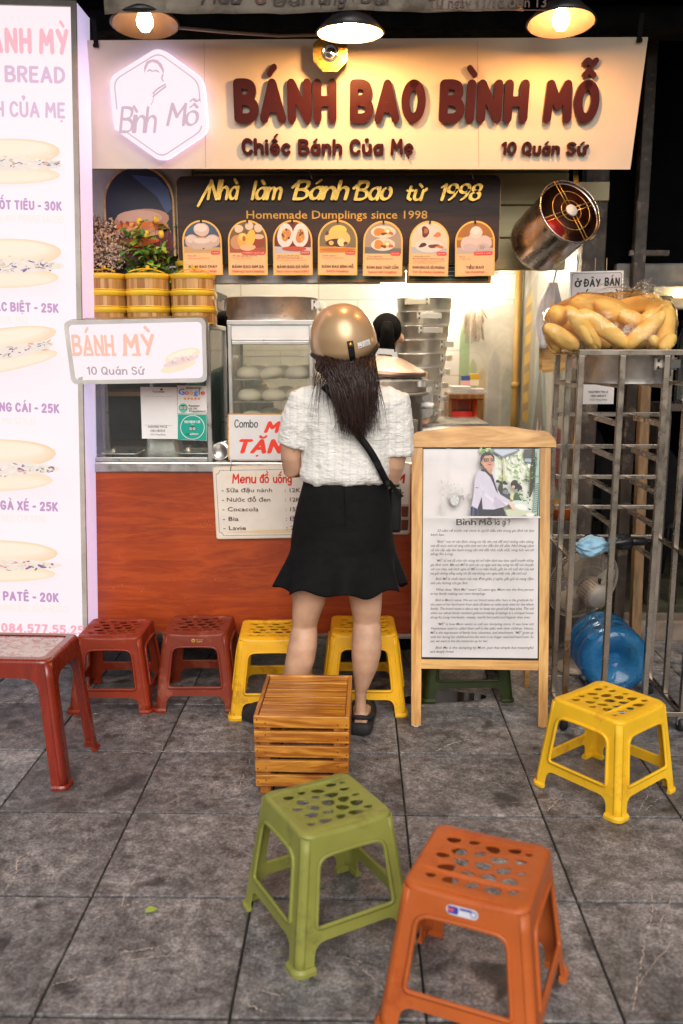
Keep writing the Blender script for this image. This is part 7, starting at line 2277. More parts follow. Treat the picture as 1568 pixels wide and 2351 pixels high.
def umbrella():
    c = W(1405, 1252, 3.30)
    zr = .685 + .0095
    t = thing('folded_umbrella', 'short black folded umbrella lying across the rack rails', 'umbrella', (c.x, 3.32, zr + .026), (0, 0, R(10)))
    b = MB(); n = 22; rings = []
    r = random.Random(2)
    for i in range(13):
        u = i / 12
        x = -.12 + .2 * u
        k = (.026 + .006 * math.sin(u * 9) - .008 * abs(u - .5))
        rings.append([Vector((x, k * (1 + .18 * math.sin(5 * a + u * 7) + r.uniform(-.05, .05)) * math.cos(a), k * (1 + .18 * math.sin(5 * a + u * 7)) * math.sin(a))) for a in [2 * PI * j / n for j in range(n)]])
    b.loft(rings, True, (True, True)); b.build('canopy', 'umbrella_black', t)
    b = MB(); b.tube([(.08, 0, 0), (.085, 0, 0), (.135, 0, -.002), (.145, 0, -.004)], [.012, .017, .017, .012], 16); b.build('handle', 'black_plastic', t)
    b = MB(); b.tube([(.143, 0, 0), (.165, .0, -.004), (.19, .01, -.02), (.2, .02, -.04)], .0035, 6); b.build('wrist_strap', 'black_plastic', t)
    b = MB(); b.lathe([(.027, -.008), (.029, 0), (.027, .008)], 20, (.03, 0, 0), (0, R(90), 0)); b.build('closing_band', 'black_plastic', t)
    # pale blue cloth bunched over its tip
    c2 = W(1362, 1262, 3.24)
    tt = thing('blue_cloth', 'crumpled pale blue cloth bundled over the umbrella tip', 'cloth', (c2.x, 3.27, zr + .02))
    b = MB(); rings = []
    for i in range(17):
        t_ = -PI / 2 + PI * i / 16; t_ = max(-1.55, min(1.55, t_))
        ring = []
        for j in range(40):
            a = 2 * PI * j / 40
            k = 1 + .13 * math.sin(7 * a + 3 * t_) + .09 * math.sin(11 * a - 5 * t_ + 1) + .1 * math.sin(4 * t_ + 2 * a)
            ring.append(Vector((.062 * math.sin(t_) * (1 + .1 * math.sin(3 * a)), .04 * math.cos(t_) * math.cos(a) * k, .037 * math.cos(t_) * math.sin(a) * k + .004 * math.sin(t_ * 3))))
        rings.append(ring)
    b.loft(rings, True, (True, True)); o = b.build('bundle', 'cloth_blue', tt)
    tx = bpy.data.textures.new('cloth_folds', 'VORONOI'); tx.noise_scale = .035
    md = o.modifiers.new('s', 'SUBSURF'); md.levels = md.render_levels = 1
    md = o.modifiers.new('d', 'DISPLACE'); md.texture = tx; md.strength = .012; md.texture_coords = 'LOCAL'
M('umbrella_black', (0.012, 0.012, 0.013), 0.3, bmp=.6, bscale=40)
umbrella()

# ------------------------------------------------------------------ hanging steel drum with wire guard
def drum():
    c = W(1306, 489, 3.74)
    t = thing('hanging_drum', 'stainless drum heater with round wire guard hung tilted on the pillar', 'drum', c)
    ax = Vector((.30, -.82, .36)).normalized()
    m = ax.to_track_quat('Z', 'Y').to_matrix()
    b = MB(); b.lathe([(.128, .0), (.138, .004), (.14, .012), (.136, .016), (.133, .012), (.131, -.01), (.131, -.24), (.124, -.26), (0, -.262)], 48, (0, 0, 0), m); b.build('shell', 'drum_steel', t)
    b = MB(); b.lathe([(.128, .0), (.127, -.02), (.105, -.14), (.04, -.18), (0, -.18)], 40, (0, 0, 0), m); b.build('reflector', 'drum_inner', t)
    b = MB(); b.lathe([(.0, -.1), (.05, -.11), (.055, -.15), (.0, -.17)], 24, (0.0, 0, 0), m); b.build('burner', 'cap_red', t)
    b = MB()
    for r_ in (.045, .085): b.tube([m @ Vector((r_ * math.cos(2 * PI * k / 40), r_ * math.sin(2 * PI * k / 40), .018)) for k in range(40)], .002, 6, closed=True)
    for k in range(4):
        a = k * PI / 2 + .35
        for s in (-.008, .008):
            d = Vector((-math.sin(a) * s, math.cos(a) * s, 0))
            b.tube([m @ (Vector((.018 * math.cos(a), .018 * math.sin(a), .02)) + d), m @ (Vector((.138 * math.cos(a), .138 * math.sin(a), .017)) + d)], .002, 6)
    b.build('wire_guard', 'brass', t)
    b = MB(); b.lathe([(0, .024), (.024, .024), (.026, .019), (0, .018)], 24, (0, 0, 0), m); b.build('badge', 'box_grey', t)
    b = MB(); b.bar(m @ Vector((.06, .12, .0)), m @ Vector((.07, .14, .0)) + Vector((0, .05, .06)), .02, .004); b.build('strap', 'brass', t)
    b = MB(); b.tube([m @ Vector((.07, .14, 0)) + Vector((0, .05, .06)), Vector((.1, .3, .1)), Vector((.12, .44, .2))], .004, 6); b.tube([m @ Vector((.0, 0, -.26)), Vector((-.06, .36, -.02)), Vector((.1, .45, .05))], .006, 6); b.build('hanger', 'dark_metal', t)
M('drum_inner', (0.16, 0.11, 0.09), 0.35, 1.0, var=0.2)
M('drum_steel', (0.52, 0.46, 0.4), 0.26, 1.0, var=0.12, vscale=6)
drum()

# ------------------------------------------------------------------ odds and ends by the painted wall
c = W(1272, 850, 4.28)
t = thing('notice_board', 'wood framed cork notice board hung beside the painted wall', 'notice board', (c.x, 4.29, c.z), (R(90), R(-2), R(-8)))
b = MB(); b.poly([(-.06, 0), (.08, .01), (.08, .31), (-.0, .28), (-.06, .26)], (), 0, .012); b.build('cork', 'pine_x', t)
b = MB(); b.bar((-.062, .0, .004), (-.062, .262, .004), .014); b.bar((.082, .01, .004), (.082, .31, .004), .014); b.bar((-.055, .268, .004), (.075, .316, .004), .014); b.bar((-.055, -.004, .004), (.075, .004, .004), .014); b.build('frame', 'frame_wood', t)
b = MB(); b.poly([(0, .2), (.06, .21), (.06, .27), (0, .26)], (), .004, 0); b.build('pinned_paper', 'paper', t)
c = W(1266, 735, 4.22)
t = thing('hanging_bag', 'limp white plastic bag hanging on a hook by the painted wall', 'bag', (c.x, 4.22, c.z))
b = MB(); rings = []
for i in range(12):
    u = i / 11
    z = .17 - .30 * u
    rx = .008 + .042 * math.sin(PI * (.1 + .8 * u)) ** 1.2
    rings.append([Vector((rx * math.cos(a) * (1 + .2 * math.sin(4 * a + u * 5)) - .03 * u, rx * .7 * math.sin(a) * (1 + .2 * math.cos(5 * a)), z)) for a in [2 * PI * j / 24 for j in range(24)]])
b.loft(rings, True, (True, True)); b.build('bag_body', 'white_bag', t)
b = MB(); b.tube([(0, 0, .16), (.012, .01, .21), (.02, .02, .24)], .003, 6); b.build('hook', 'dark_metal', t)
# dark chairs in the neighbouring shop
def chair(x, y, rot, lab):
    t = thing('plastic_chair', lab, 'chair', (x, y, .1055), (0, 0, rot), 'dark chairs in the neighbouring shop')
    b = MB(); b.poly(rrect(-.2, -.2, .2, .2, .05), (), .44, .03); b.build('seat', 'black_plastic', t, bevel=.006)
    b = MB()
    outer = [(-.2, .44), (.2, .44), (.2, .75), (.15, .84), (.0, .87), (-.15, .84), (-.2, .75)]
    b.poly(roundpoly(outer, .04), [roundpoly([(-.14, .52), (.14, .52), (.14, .72), (0, .78), (-.14, .72)], .03)], 0, .02)
    b.v = [Vector((v.x, .2 + (v.y - .44) * .18 - v.z, v.y)) for v in b.v]; b.build('backrest', 'black_plastic', t)
    for sx in (-1, 1):
        for sy in (-1, 1):
            b = MB(); b.tube([(sx * .17, sy * .17, .42), (sx * .2, sy * .2, 0)], [.022, .016], 10); b.build('leg', 'black_plastic', t)
chair(1.62, 4.85, R(150), 'dark plastic chair nearest the steel pillar in the unlit shop')
chair(2.1, 5.1, R(-160), 'dark plastic chair further inside the unlit shop')
chair(1.55, 5.6, R(20), 'dark plastic chair deepest in the unlit shop')
t = thing('glass_jar', 'tall dim glass jar at the edge of the unlit shop', 'jar', (W(1570, 860, 4.5).x + .02, 4.5, 1.18))
b = MB(); b.lathe([(0, 0), (.055, .0), (.06, .02), (.06, .32), (.045, .36), (.045, .38), (.04, .38), (.04, .355), (.055, .31), (.055, .02)], 28); b.build('jar', 'glass', t)
b = MB(); b.lathe([(0, .415), (.048, .41), (.048, .381), (0, .381)], 24); b.build('jar_lid', 'brown_post', t)
t = thing('jar_shelf', 'dark shelf stand holding the tall glass jar', 'shelf', (W(1570, 860, 4.5).x + .1, 4.55, .1055))
b = MB(); b.span((-.2, -.12, 1.04), (.3, .15, 1.0735)); b.build('shelf_board', 'brown_post', t)
for x in (-.18, .28):
    b = MB(); b.span((x - .015, -.1, 0), (x + .015, .13, 1.039)); b.build('side_support', 'brown_post', t)
# orange crate of fruit deep behind the rack
c = W(1286, 1190, 4.22)
t = thing('orange_basin', 'small orange plastic basin on a stool behind the steel rack', 'basin', (c.x, 4.24, c.z))
b = MB(); b.lathe([(0, 0), (.05, 0), (.07, .05), (.074, .052), (.07, .056), (.048, .008), (0, .008)], 26); b.build('bowl', 'orange_plastic', t)
b = MB(); b.span((-.08, -.08, -c.z), (.08, .08, -.0005)); b.build('stand_block', 'brown_post', t, bevel=.005)
# things on the ground
g = G(348, 2092, .004)
t = thing('fallen_leaf', 'small green leaf lying on a pavement slab', 'leaf', (g.x, g.y, .004), (0, 0, R(30)))
b = MB(); leaf_shape(b, Vector((-.018, 0, .002)), Vector((1, 0, .15)), Vector((0, 0, 1)), .036, .026); b.build('blade', 'leaf_bright', t)
b = MB(); b.tube([(-.018, 0, .002), (-.026, .002, .001)], .0008, 5); b.build('stalk', 'stem', t)
def litter():
    b = MB(); r = random.Random(8)
    for k in range(420):
        if r.random() < .6:
            i = r.randint(-3, 3); x = TX0 + i * TW + r.gauss(0, .004); y = r.uniform(1.3, 3.5)
        else:
            j = r.randint(-1, 4); y = TY0 + j * TW + r.gauss(0, .004); x = r.uniform(-1.2, 1.2)
        if r.random() < .25: x, y = r.uniform(-1.2, 1.2), r.uniform(1.3, 3.4)
        s = r.uniform(.0008, .0028)
        b.ell((x, y, s * .3), (s, s * r.uniform(.5, 1), s * .4), 6, 4, (0, 0, r.random() * 3))
    o = b.build('litter_crumbs', 'crumbs'); o['kind'] = 'stuff'; o['label'] = 'tiny crumbs and grit caught along the pavement joints'; o['category'] = 'grit'
M('crumbs', (0.36, 0.27, 0.18), 0.8, var=.5, vscale=60)
litter()
g = G(1322, 1652)
b = MB(); b.lathe([(0, .012), (.012, .012), (.014, .0), (0, 0)], 14); o = tag(b.build('bottle_cap', 'cap_red'), 'small red bottle cap on the ground behind the bright yellow stool', 'cap'); o.location = (g.x, g.y, 0)
# ------------------------------------------------------------------ people
YB = 3.2
MP = 3.27 / CAM_F
def rings_px(rows, Y0=YB, n=28, pw=2.3):
    """rows: (px centre, py, half width px, depth radius m, y offset m)"""
    out = []
    for cx, py, hw, ry, dy in rows:
        c = W(cx, py, Y0)
        k = (Y0 / YB) * MP
        ring = []
        for j in range(n):
            a = 2 * PI * j / n
            ca, sa = math.cos(a), math.sin(a)
            e = 2 / pw
            ring.append(Vector((c.x + hw * k * math.copysign(abs(ca) ** e, ca), Y0 + dy + ry * math.copysign(abs(sa) ** e, sa), c.z)))
        out.append(ring)
    return out
def remesh(o, vox, smooth=4, disp=None):
    md = o.modifiers.new('remesh', 'REMESH'); md.mode = 'VOXEL'; md.voxel_size = vox; md.use_smooth_shade = True
    if smooth:
        md = o.modifiers.new('smooth', 'SMOOTH'); md.factor = .5; md.iterations = smooth
    for (typ, sc, st) in disp or ():
        tx = bpy.data.textures.new('folds', typ); tx.noise_scale = sc
        if typ == 'CLOUDS': tx.noise_depth = 2
        md = o.modifiers.new('fold', 'DISPLACE'); md.texture = tx; md.strength = st; md.mid_level = .5; md.texture_coords = 'LOCAL'
def hand(b, wrist, d, up, s=1.0, curl=.5, side=1):
    """palm, four unequal bent fingers and a side thumb, merged with the arm by the remesh"""
    d = d.normalized(); x = d.cross(up).normalized() * side; n = x.cross(d) * side
    b.loft([[wrist + d * u * s + x * (w_ * s * math.cos(a)) + n * (t_ * s * math.sin(a)) for a in [2 * PI * j / 12 for j in range(12)]] for u, w_, t_ in ((-.01, .024, .019), (.02, .032, .016), (.06, .038, .015), (.085, .036, .012))], True, (True, True))
    for k, (off, l) in enumerate(((-.028, .066), (-.009, .075), (.010, .07), (.028, .055))):
        p = wrist + d * (.078 * s) + x * (off * s); dd = d.copy(); pts = [p]
        for q in range(3):
            dd = (dd - n * curl * .55).normalized(); p = p + dd * (l * s * (.45, .32, .23)[q]); pts.append(p)
        b.tube(pts, [.0095 * s, .009 * s, .008 * s, .006 * s], 8)
    p = wrist + d * (.02 * s) - x * (.028 * s)
    pts = [p, p + (d * .5 - x * .8 - n * .2).normalized() * .035 * s, p + (d * .75 - x * .55 - n * .4).normalized() * .068 * s]
    b.tube(pts, [.012 * s, .010 * s, .008 * s], 8)
def customer():
    base = Vector((W(790, 1200, YB).x, YB, 0))
    t = thing('person', 'customer seen from behind in checked white shirt, black flared skirt and gold helmet', 'person', base)
    def put(b): b.v = [v - base for v in b.v]; return b
    b = MB()
    # legs
    rl = [(830, 1180, 40, .08, .0), (836, 1280, 42, .075, .0), (839, 1340, 41, .07, 0), (839, 1368, 39, .064, 0), (841, 1400, 35.5, .058, .004), (841.5, 1427, 31.5, .051, .011), (842, 1445, 33.5, .055, .0), (841.5, 1478, 35.5, .06, -.008), (840.5, 1500, 34.5, .06, -.01), (838, 1530, 30, .053, -.008), (833.5, 1560, 21.5, .04, -.002), (828.5, 1587, 14.5, .029, .002), (827.5, 1610, 13, .026, .0), (828, 1632, 14, .029, -.004), (829, 1654, 15, .032, -.006), (829, 1668, 14, .03, -.004)]
    b.loft(rings_px(rl, pw=2.1), True, (True, True))
    ll = [(738, 1180, 40, .08, .0), (722, 1280, 42, .075, .0), (711, 1340, 41, .07, 0), (709.5, 1382, 38.5, .062, 0), (703, 1412, 33, .057, .004), (699.5, 1437, 29, .05, .010), (697.5, 1456, 32, .055, .0), (695, 1480, 34.5, .059, -.008), (689, 1515, 35, .059, -.01), (682, 1546, 31, .052, -.007), (673, 1580, 22, .039, -.002), (664, 1610, 14.5, .028, .002), (657, 1634, 13, .026, 0), (650, 1656, 14.5, .03, -.004), (646, 1668, 14, .03, -.004)]
    b.loft(rings_px(ll, pw=2.1), True, (True, True))
    def foot(px, d):
        c = W(px, 1668, YB); c.z = 0
        d = Vector(d).normalized(); x = Vector((d.y, -d.x, 0))
        b.loft([[c + d * u + x * (w_ * math.cos(a)) + Vector((0, 0, .026 + h_ + (h_ if True else 0) * math.sin(a))) for a in [2 * PI * j / 14 for j in range(14)]] for u, w_, h_ in ((-.045, .022, .022), (-.02, .03, .03), (.04, .034, .032), (.1, .042, .022), (.15, .044, .016), (.185, .03, .012))], True, (True, True))
    foot(829, (.06, 1, 0)); foot(640, (-.75, .75, 0))
    # torso core, neck and head
    b.loft(rings_px([(792, 1215, 88, .095, .01), (790, 1150, 90, .098, .01), (792, 1090, 76, .085, .005), (796, 1030, 80, .085, 0), (800, 950, 92, .085, 0), (801, 900, 88, .065, 0), (799, 880, 50, .05, .01), (797, 862, 34, .045, .015), (794, 840, 32, .045, .02)]), True, (True, True))
    hc = W(791, 792, YB + .02)
    b.ell(hc + Vector((0, .0, .01)), (.073, .09, .1), 20, 14); b.ell(hc + Vector((-.005, .04, -.045)), (.055, .055, .065), 16, 12); b.ell(hc + Vector((-.004, .098, -.028)), (.012, .018, .017), 10, 8); b.ell(hc + Vector((-.004, .092, -.062)), (.022, .008, .007), 10, 8)
    for s in (-1, 1): b.ell(hc + Vector((s * .076, .0, -.025)), (.01, .02, .03), 10, 8)
    # arms: upper arm hangs, forearm reaches forward over the counter
    def arm(pts, rs):
        b.tube(pts, rs, 14)
    L = [W(700, 905, YB), W(683, 950, YB - .005), W(670, 1010, YB - .01), W(668, 1050, YB - .005), W(670, 1078, YB + .01), W(686, 1076, YB + .06), W(712, 1062, YB + .15), W(726, 1052, YB + .21)]
    arm(L, [.05, .048, .043, .037, .034, .034, .028, .022]); hand(b, L[-1], L[-1] - L[-2] + Vector((0, 0, .01)), Vector((0, 0, 1)), .95, .5, 1)
    Rr = [W(903, 908, YB), W(909, 955, YB - .005), W(911, 1015, YB - .01), W(906, 1070, YB - .005), W(900, 1094, YB + .01), W(888, 1092, YB + .06), W(862, 1076, YB + .15), W(848, 1064, YB + .21)]
    arm(Rr, [.05, .048, .043, .037, .034, .034, .028, .022]); hand(b, Rr[-1], Rr[-1] - Rr[-2] + Vector((0, 0, .01)), Vector((0, 0, 1)), .95, .5, -1)
    o = put(b).build('body', 'skin', t); remesh(o, .0042, 4)
    # shirt: body and short sleeves grown into one surface
    b = MB()
    b.loft(rings_px([(790, 1106, 90, .1, -.002), (790, 1100, 99, .112, -.004), (791, 1086, 102, .118, -.004), (794, 1060, 99, .115, -.002), (797, 1020, 97, .112, 0), (800, 970, 104, .112, 0), (803, 930, 110, .105, 0), (804, 906, 106, .088, 0), (803, 892, 86, .07, .005), (801, 880, 56, .055, .01), (799, 868, 40, .05, .015)], n=40, pw=2.35), True, (True, True))
    b.tube([W(728, 912, YB), W(700, 924, YB - .002), W(686, 965, YB - .006), W(676, 1012, YB - .006), W(672, 1026, YB - .006)], [.05, .066, .064, .06, .058], 22)
    b.tube([W(878, 914, YB), W(903, 926, YB - .002), W(911, 968, YB - .006), W(914, 1030, YB - .006), W(913, 1046, YB - .006)], [.05, .064, .06, .057, .056], 22)
    b.v = [v + Vector((0, 0, .006 * math.sin(v.x * 55) + .003 * math.sin(v.x * 140))) if v.z < W(790, 1085, YB).z else v for v in b.v]
    o = put(b).build('shirt', 'shirt_check', t); remesh(o, .006, 4, (('CLOUDS', .07, .014), ('CLOUDS', .025, .008)))
    # skirt with a flared flounce
    b = MB(); n = 110
    rings = []
    rows = [(792, 1088, 88, .1), (792, 1096, 90.5, .104), (790, 1125, 98, .112), (788.5, 1163, 106, .12), (788, 1190, 110, .123), (788, 1218, 113, .124), (787.5, 1245, 117.5, .126), (787.5, 1260, 119.5, .127), (787.5, 1266, 121, .129), (786, 1290, 128, .137), (784, 1318, 137, .146), (782, 1346, 146, .155)]
    for i, (cx, py, hw, ry) in enumerate(rows):
        c = W(cx, py, YB); fl = max(0, (i - 8) / 3)
        ring = []
        for j in range(n):
            a = 2 * PI * j / n
            k = 1 + fl * (.075 * math.sin(8 * a + .6) + .035 * math.sin(13 * a + 2.1))
            soft = .004 * math.sin(3 * a + i * .9) * (1 if 1 < i < 7 else 0)
            ring.append(Vector((c.x + (hw * MP + soft) * math.cos(a) * k, YB + .004 + (ry + soft) * math.sin(a) * k, c.z + fl * .012 * math.sin(9 * a + 2.2) - (fl * .006 * math.sin(4 * a)))))
        rings.append(ring)
    b.loft(rings, True, (False, False))
    put(b).build('skirt', 'skirt_black', t, solid=.003, sub=1)
    b = MB(); b.tube([p + Vector((p.x - W(787, 1200, YB).x, p.y - YB, 0)) * .012 for p in rings[7]], .0016, 5, closed=True); put(b).build('flounce_seam', 'skirt_black', t)
    b = MB(); c = W(792, 1126, YB)
    b.tube([W(790 + .4 * k, 1112 + 12 * k, YB - .1145 - .0035 * k + .0002 * k * k) for k in range(9)], .0009, 5)
    put(b).build('skirt_seam', 'hair_black', t)
    # shoes
    for px, d, nm in ((829, (.06, 1, 0), 'shoe'), (640, (-.75, .75, 0), 'shoe')):
        b = MB(); c = W(px, 1668, YB); c.z = 0
        d = Vector(d).normalized(); x = Vector((d.y, -d.x, 0))
        def sec(u, w_, z0, z1, n_=16): return [c + d * u + x * (w_ * math.cos(a)) + Vector((0, 0, (z0 + z1) / 2 + (z1 - z0) / 2 * math.copysign(abs(math.sin(a)) ** .5, math.sin(a)))) for a in [2 * PI * j / n_ for j in range(n_)]]
        b.loft([sec(-.064, .026, .004, .042), sec(-.056, .041, 0, .05), (sec(-.02, .048, 0, .046)), sec(.05, .048, 0, .03), sec(.13, .054, 0, .026), sec(.19, .048, 0, .024), sec(.21, .028, .004, .02)], True, (True, True))
        for k in range(4):
            b.tube([c + d * (-.058 + .07 * abs(s) ** 1.5) + x * (.047 * s) + Vector((0, 0, .008 + k * .0115)) for s in (-1, -.75, -.4, 0, .4, .75, 1)], .0028, 6)
        b.loft([[c + d * u + x * (w_ * math.cos(a)) + Vector((0, 0, .022 + h_ * math.sin(a))) for a in [PI * j / 12 for j in range(13)]] for u, w_, h_ in ((.05, .05, .05), (.09, .054, .058), (.14, .055, .05), (.19, .048, .036), (.208, .03, .02))], False, (False, False))
        b.tube([c + x * (.046 * s) + d * (-.05 + .09 * abs(s) ** 2.2) + Vector((0, 0, .06 + .022 * (1 - abs(s)) - .01)) for s in (-1, -.8, -.5, 0, .5, .8, 1)], [.011, .011, .01, .009, .01, .011, .011], 8)
        put(b).build(nm, 'rubber', t)
    # hair: a mass under the helmet that thins into separate strands down the back
    b = MB(); r = random.Random(21)
    b.loft(rings_px([(792, 790, 52, .06, -.05), (793, 826, 58, .065, -.055), (798, 850, 60, .055, -.07), (806, 880, 50, .034, -.107), (814, 905, 40, .02, -.13), (820, 930, 26, .012, -.136), (823, 955, 8, .005, -.138)], pw=2.0), True, (True, True))
    def strand(x0, y0, x1, y1, w_=1.0, lift=0.0):
        p0 = W(x0, y0, YB - .08 - .02 * math.cos((x0 - 792) / 62)); p0.y = YB - .06 - .055 * math.sqrt(max(0, 1 - ((x0 - 795) / 72) ** 2))
        pts = []
        bow = r.uniform(-5, 5); ph = r.uniform(0, 6); dj = .014 * r.random()
        for i in range(9):
            u = i / 8
            x = x0 + (x1 - x0) * (u ** .8) + bow * math.sin(PI * u) + 1.2 * math.sin(u * 5 + ph) * u
            y = y0 + (y1 - y0) * u
            depth = -.136 - dj - lift if u > .3 else (p0.y - YB) * (1 - u / .3) + (-.14 - lift) * u / .3
            if abs(x - 800) > 85: depth += .0006 * (abs(x - 800) - 85)
            pts.append(W(x, y, YB + depth))
        b.tube(pts, [.0026 * w_, .003 * w_, .003 * w_, .0027 * w_, .0024 * w_, .002 * w_, .0015 * w_, .001 * w_, .0004], 5)
    for k in range(900):
        x0 = 795 + r.uniform(-62, 68)
        q = (x0 - 795) / 66
        strand(x0, r.uniform(815, 842), 822 + q * 34 + r.gauss(0, 12), 1014 - 105 * r.random() ** 1.6 - 26 * abs(q), r.uniform(.3, .62), r.uniform(0, .012))
    for k in range(46): strand(740 + r.uniform(-8, 30), r.uniform(820, 845), 740 + r.gauss(10, 26), r.uniform(870, 945), .45, .004)
    for k in range(20): strand(842 + r.uniform(-8, 16), r.uniform(820, 840), 866 + r.gauss(0, 14), r.uniform(905, 985), .5, .004)
    for k in range(8): strand(735 + r.uniform(0, 12), r.uniform(825, 850), 716 + r.gauss(0, 8), r.uniform(880, 980), .4, .0)
    for k in range(40): strand(800 + r.uniform(-20, 40), r.uniform(830, 850), 815 + r.gauss(0, 18), r.uniform(975, 1018), .5, .008)
    put(b).build('hair', 'hair', t)
    # helmet
    c = W(789, 790, YB + .005)
    hm = Matrix.Translation(c) @ Matrix.Rotation(R(12), 4, 'Z') @ Matrix.Rotation(R(-11), 4, 'Y') @ Matrix.Rotation(R(-9 * -1), 4, 'X')
    def hv(b): b.v = [hm @ v for v in b.v]; return put(b)
    b = MB(); n = 44; rings = []
    rx, ry, rz = .1195, .138, .142
    for i in range(13):
        th_ = PI / 2 * i / 12.3
        rings.append([Vector((rx * math.cos(th_) ** .86 * math.cos(2 * PI * j / n), ry * math.cos(th_) ** .86 * math.sin(2 * PI * j / n), rz * math.sin(th_) ** .98)) for j in range(n)])
    low = [Vector((p.x * .985, p.y * .985, -.03 + .012 * math.cos(2 * (2 * PI * j / n)))) for j, p in enumerate(rings[0])]
    b.loft([low] + rings, True, (False, True))
    sh = hv(b).build('helmet', 'helmet_gold', t, solid=.006)
    def child(b, nm, mat, **k): return hv(b).build(nm, mat, sh, **k)
    b = MB(); b.tube([p + Vector((p.x * .01, p.y * .01, 0)) for p in low], .0062, 8, closed=True); child(b, 'rim', 'black_plastic')
    b = MB(); b.loft([[Vector((p.x * k, p.y * k, z)) for p in low] for k, z in ((.94, -.03), (.9, -.055), (.86, -.058))], True, (False, False)); child(b, 'lining', 'rubber')
    def onshell(a, th_, e=.001):
        return Vector(((rx + e) * math.cos(th_) ** .86 * math.cos(a), (ry + e) * math.cos(th_) ** .86 * math.sin(a), (rz + e) * math.sin(th_) ** .98 if th_ > 0 else th_ * .14))
    b = MB(); A0, A1, NA = R(-97), R(-87), 5
    b.loft([[onshell(A0 + (A1 - A0) * j / NA, z_, .004) for j in range(NA + 1)] for z_ in (-.26, -.1, .0, .08, .15, .22)], False, (False, False)); child(b, 'strap_tab', 'black_plastic', solid=.003)
    b = MB(); b.ell(onshell(R(-92), .13, .006), (.008, .006, .008), 12, 8); child(b, 'stud', 'brass')
    for A0, A1, t0, t1 in ((R(-80), R(-72), .01, .14), (R(-71), R(-54), .015, .145)):
        b = MB(); b.loft([[onshell(A0 + (A1 - A0) * j / 5, t0 + (t1 - t0) * k / 3, .0016) for j in range(6)] for k in range(4)], False, (False, False)); child(b, 'safety_sticker', 'paper')
    b = MB(); b.loft([[onshell(R(-79) + R(5) * j / 4, .03 + .07 * k / 3, .0022) for j in range(5)] for k in range(1)] + [[onshell(R(-78.5) + R(4) * j / 4, .045, .0022) for j in range(5)]], False, (False, False))
    for q in range(4): b.loft([[onshell(R(-68) + R(11) * j / 4, .03 + q * .024 + .004 * k, .0022) for j in range(5)] for k in range(2)], False, (False, False))
    child(b, 'sticker_print', 'dark_metal')
    # chin pad by the ear
    b = MB(); b.ell(W(737, 838, YB + .03) - Vector((0, 0, 0)), (.022, .04, .028), 14, 10, (0, .4, 0)); put(b).build('chin_strap', 'rubber', t)
    # crossbody bag
    c = W(905, 1135, YB + .1)
    tb_ = thing('crossbody_bag', 'slim black crossbody bag worn by the customer, strap across her back', 'bag', c)
    b = MB()
    def backY(x, y):
        k = min(1, abs(x - 799) / 108)
        return YB - .128 * max(.05, (1 - k ** 2.35)) ** (1 / 2.35) - .012
    pts = [(742, 886), (760, 905), (783, 940), (806, 975), (826, 1003), (846, 1030), (862, 1056), (874, 1080), (884, 1100), (893, 1118)]
    pts = catmull(pts, 3)
    vs = []
    for i, (x, y) in enumerate(pts):
        w_ = 8.5
        Y_ = backY(x, y) if y < 1095 else YB - .07
        a, e = W(x + w_ * .8, y - w_ * .55, Y_), W(x - w_ * .8, y + w_ * .55, Y_)
        vs.append([a - c, e - c])
    b.loft(vs, False, (False, False)); b.build('strap', 'black_plastic', tb_, solid=.004)
    b = MB(); q = W(868, 1068, backY(868, 1068) - .004) - c
    b.box(q, (.03, .008, .02), (0, .95, 0)); b.build('buckle', 'dark_metal', tb_, bevel=.002)
    b = MB(); b.box((0, 0, -.05), (.05, .15, .17)); b.box((.0, -.02, .03), (.035, .05, .03)); b.build('pouch', 'black_plastic', tb_, bevel=.012, seg=3)
    b = MB(); b.bar(W(893, 1105, YB - .05) - c, W(921, 1142, YB + .0) - c, .016, .003, up=(0, 1, 0)); b.build('strap_end', 'black_plastic', tb_)
customer()
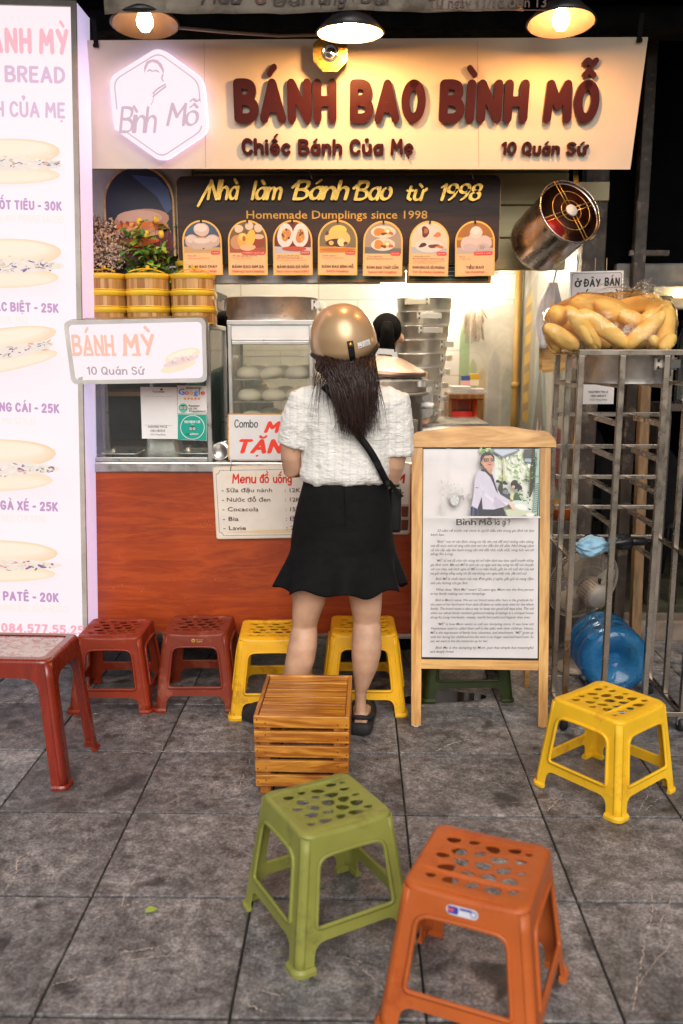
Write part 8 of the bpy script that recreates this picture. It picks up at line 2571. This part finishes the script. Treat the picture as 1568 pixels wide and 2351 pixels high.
def vendor(lab, x, y, top, shirt, skin, face, hairy, armpts, s=1.0):
    """standing stall worker; z top of hair given"""
    t = thing('person', lab, 'person', (x, y, 0), (0, 0, face))
    b = MB(); E = lambda cx, cy, cz, rx, ry, n=22: [Vector((cx + rx * math.cos(2 * PI * j / n), cy + ry * math.sin(2 * PI * j / n), cz)) for j in range(n)]
    T = top
    b.ell((0, .01, T - .105), (.07, .088, .1), 18, 12); b.ell((0, .045, T - .155), (.05, .05, .06), 14, 10); b.ell((0, .1, T - .135), (.012, .016, .016), 8, 6)
    for q in (-1, 1): b.ell((q * .082, .0, T - .135), (.012, .02, .03), 8, 6)
    b.loft([E(0, 0, .75, .15, .11), E(0, 0, 1.0, .13, .1), E(0, 0, T - .36, .15, .09), E(0, 0, T - .29, .13, .07), E(0, .0, T - .25, .055, .05), E(0, .01, T - .17, .048, .048)], True, (True, True))
    for q in (-1, 1): b.loft([E(q * .08, 0, .8, .085, .09), E(q * .08, 0, .45, .055, .06), E(q * .08, -.01, .3, .055, .06), E(q * .08, 0, .06, .035, .04), E(q * .08, .06, .0, .045, .11)], True, (True, True))
    for pts in armpts:
        pts = [Vector(p) for p in pts]
        b.tube(pts, [.05, .045, .038, .034, .026][:len(pts)], 12)
        hand(b, pts[-1], pts[-1] - pts[-2], Vector((0, 0, 1)), .9, .6, 1)
    o = b.build('body', skin, t); remesh(o, .009, 4)
    b = MB(); b.loft([E(0, 0, .72, .19, .14), E(0, 0, .95, .165, .125), E(0, 0, T - .4, .185, .118), E(0, 0, T - .3, .17, .09), E(0, 0, T - .265, .09, .07), E(0, .01, T - .235, .06, .058)], True, (True, True))
    for pts in armpts:
        pts = [Vector(p) for p in pts]; b.tube([pts[0] * .9 + Vector((0, 0, pts[0].z * .1)), pts[0].lerp(pts[1], .4), pts[0].lerp(pts[1], .95)], [.05, .066, .06], 14)
    o = b.build('shirt', shirt, t); remesh(o, .009, 3, (('CLOUDS', .08, .016),))
    b = MB(); b.loft([E(0, 0, .86, .18, .135), E(0, 0, .6, .18, .14), E(0, 0, .1, .14, .12)], True, (True, True)); b.build('trousers', 'dark_cloth', t)
    b = MB(); b.ell((0, -.014, T - .085), (.079, .094, .085), 22, 14); b.ell((0, -.05, T - .13), (.055, .045, .05), 14, 10)
    r = random.Random(4)
    if hairy:
        b.loft([[Vector((cx_ + rx_ * math.cos(2 * PI * j / 16), cy_ + ry_ * math.sin(2 * PI * j / 16), cz_)) for j in range(16)] for cx_, cy_, cz_, rx_, ry_ in ((0, -.08, T - .045, .02, .02), (0, -.105, T - .06, .028, .025), (0, -.125, T - .1, .034, .026), (.002, -.13, T - .17, .04, .024), (.004, -.125, T - .25, .034, .018), (.006, -.12, T - .33, .012, .008))], True, (True, True))
        for k in range(90):
            a = r.uniform(-1, 1)
            b.tube([(a * .018, -.11, T - .085), (a * .034, -.14 + .02 * abs(a), T - .13), (a * .04, -.135, T - .2), (a * .032 + r.gauss(0, .004), -.125, T - r.uniform(.26, .34))], [.004, .005, .0045, .001], 5)
    for k in range(90):
        a = r.uniform(-1.2, 1.2)
        b.tube([(.078 * math.sin(a), .05 - .1 * math.cos(a) * .2, T - .06), (.06 * math.sin(a), -.06, T - .045 + .02 * math.cos(a)), (.02 * math.sin(a), -.105, T - .085)], .0022, 4)
    b.build('hair', 'hair_black', t)
v1 = W(884, 720, 5.0)
vendor('stall worker with black ponytail seen from behind in front of the tall steamer stack', v1.x, 5.0 - .28, W(884, 718, 4.72).z, 'grey_shirt', 'skin', 0, True, [[(-.17, 0, 1.33), (-.2, .05, 1.08), (-.12, .28, 1.05)], [(.17, 0, 1.33), (.2, .05, 1.08), (.12, .28, 1.05)]])
v2 = W(508, 720, 4.5)
vendor('stall worker in dark teal shirt half hidden between the glass case and steaming cabinet', v2.x + .02, 4.5, W(508, 713, 4.5).z, 'teal_cloth', 'skin_dark', R(20), False, [[(-.16, -.02, 1.28), (-.21, -.1, 1.08), (-.10, -.24, .98)], [(.16, 0, 1.28), (.2, .02, 1.05), (.12, .2, 1.0)]])
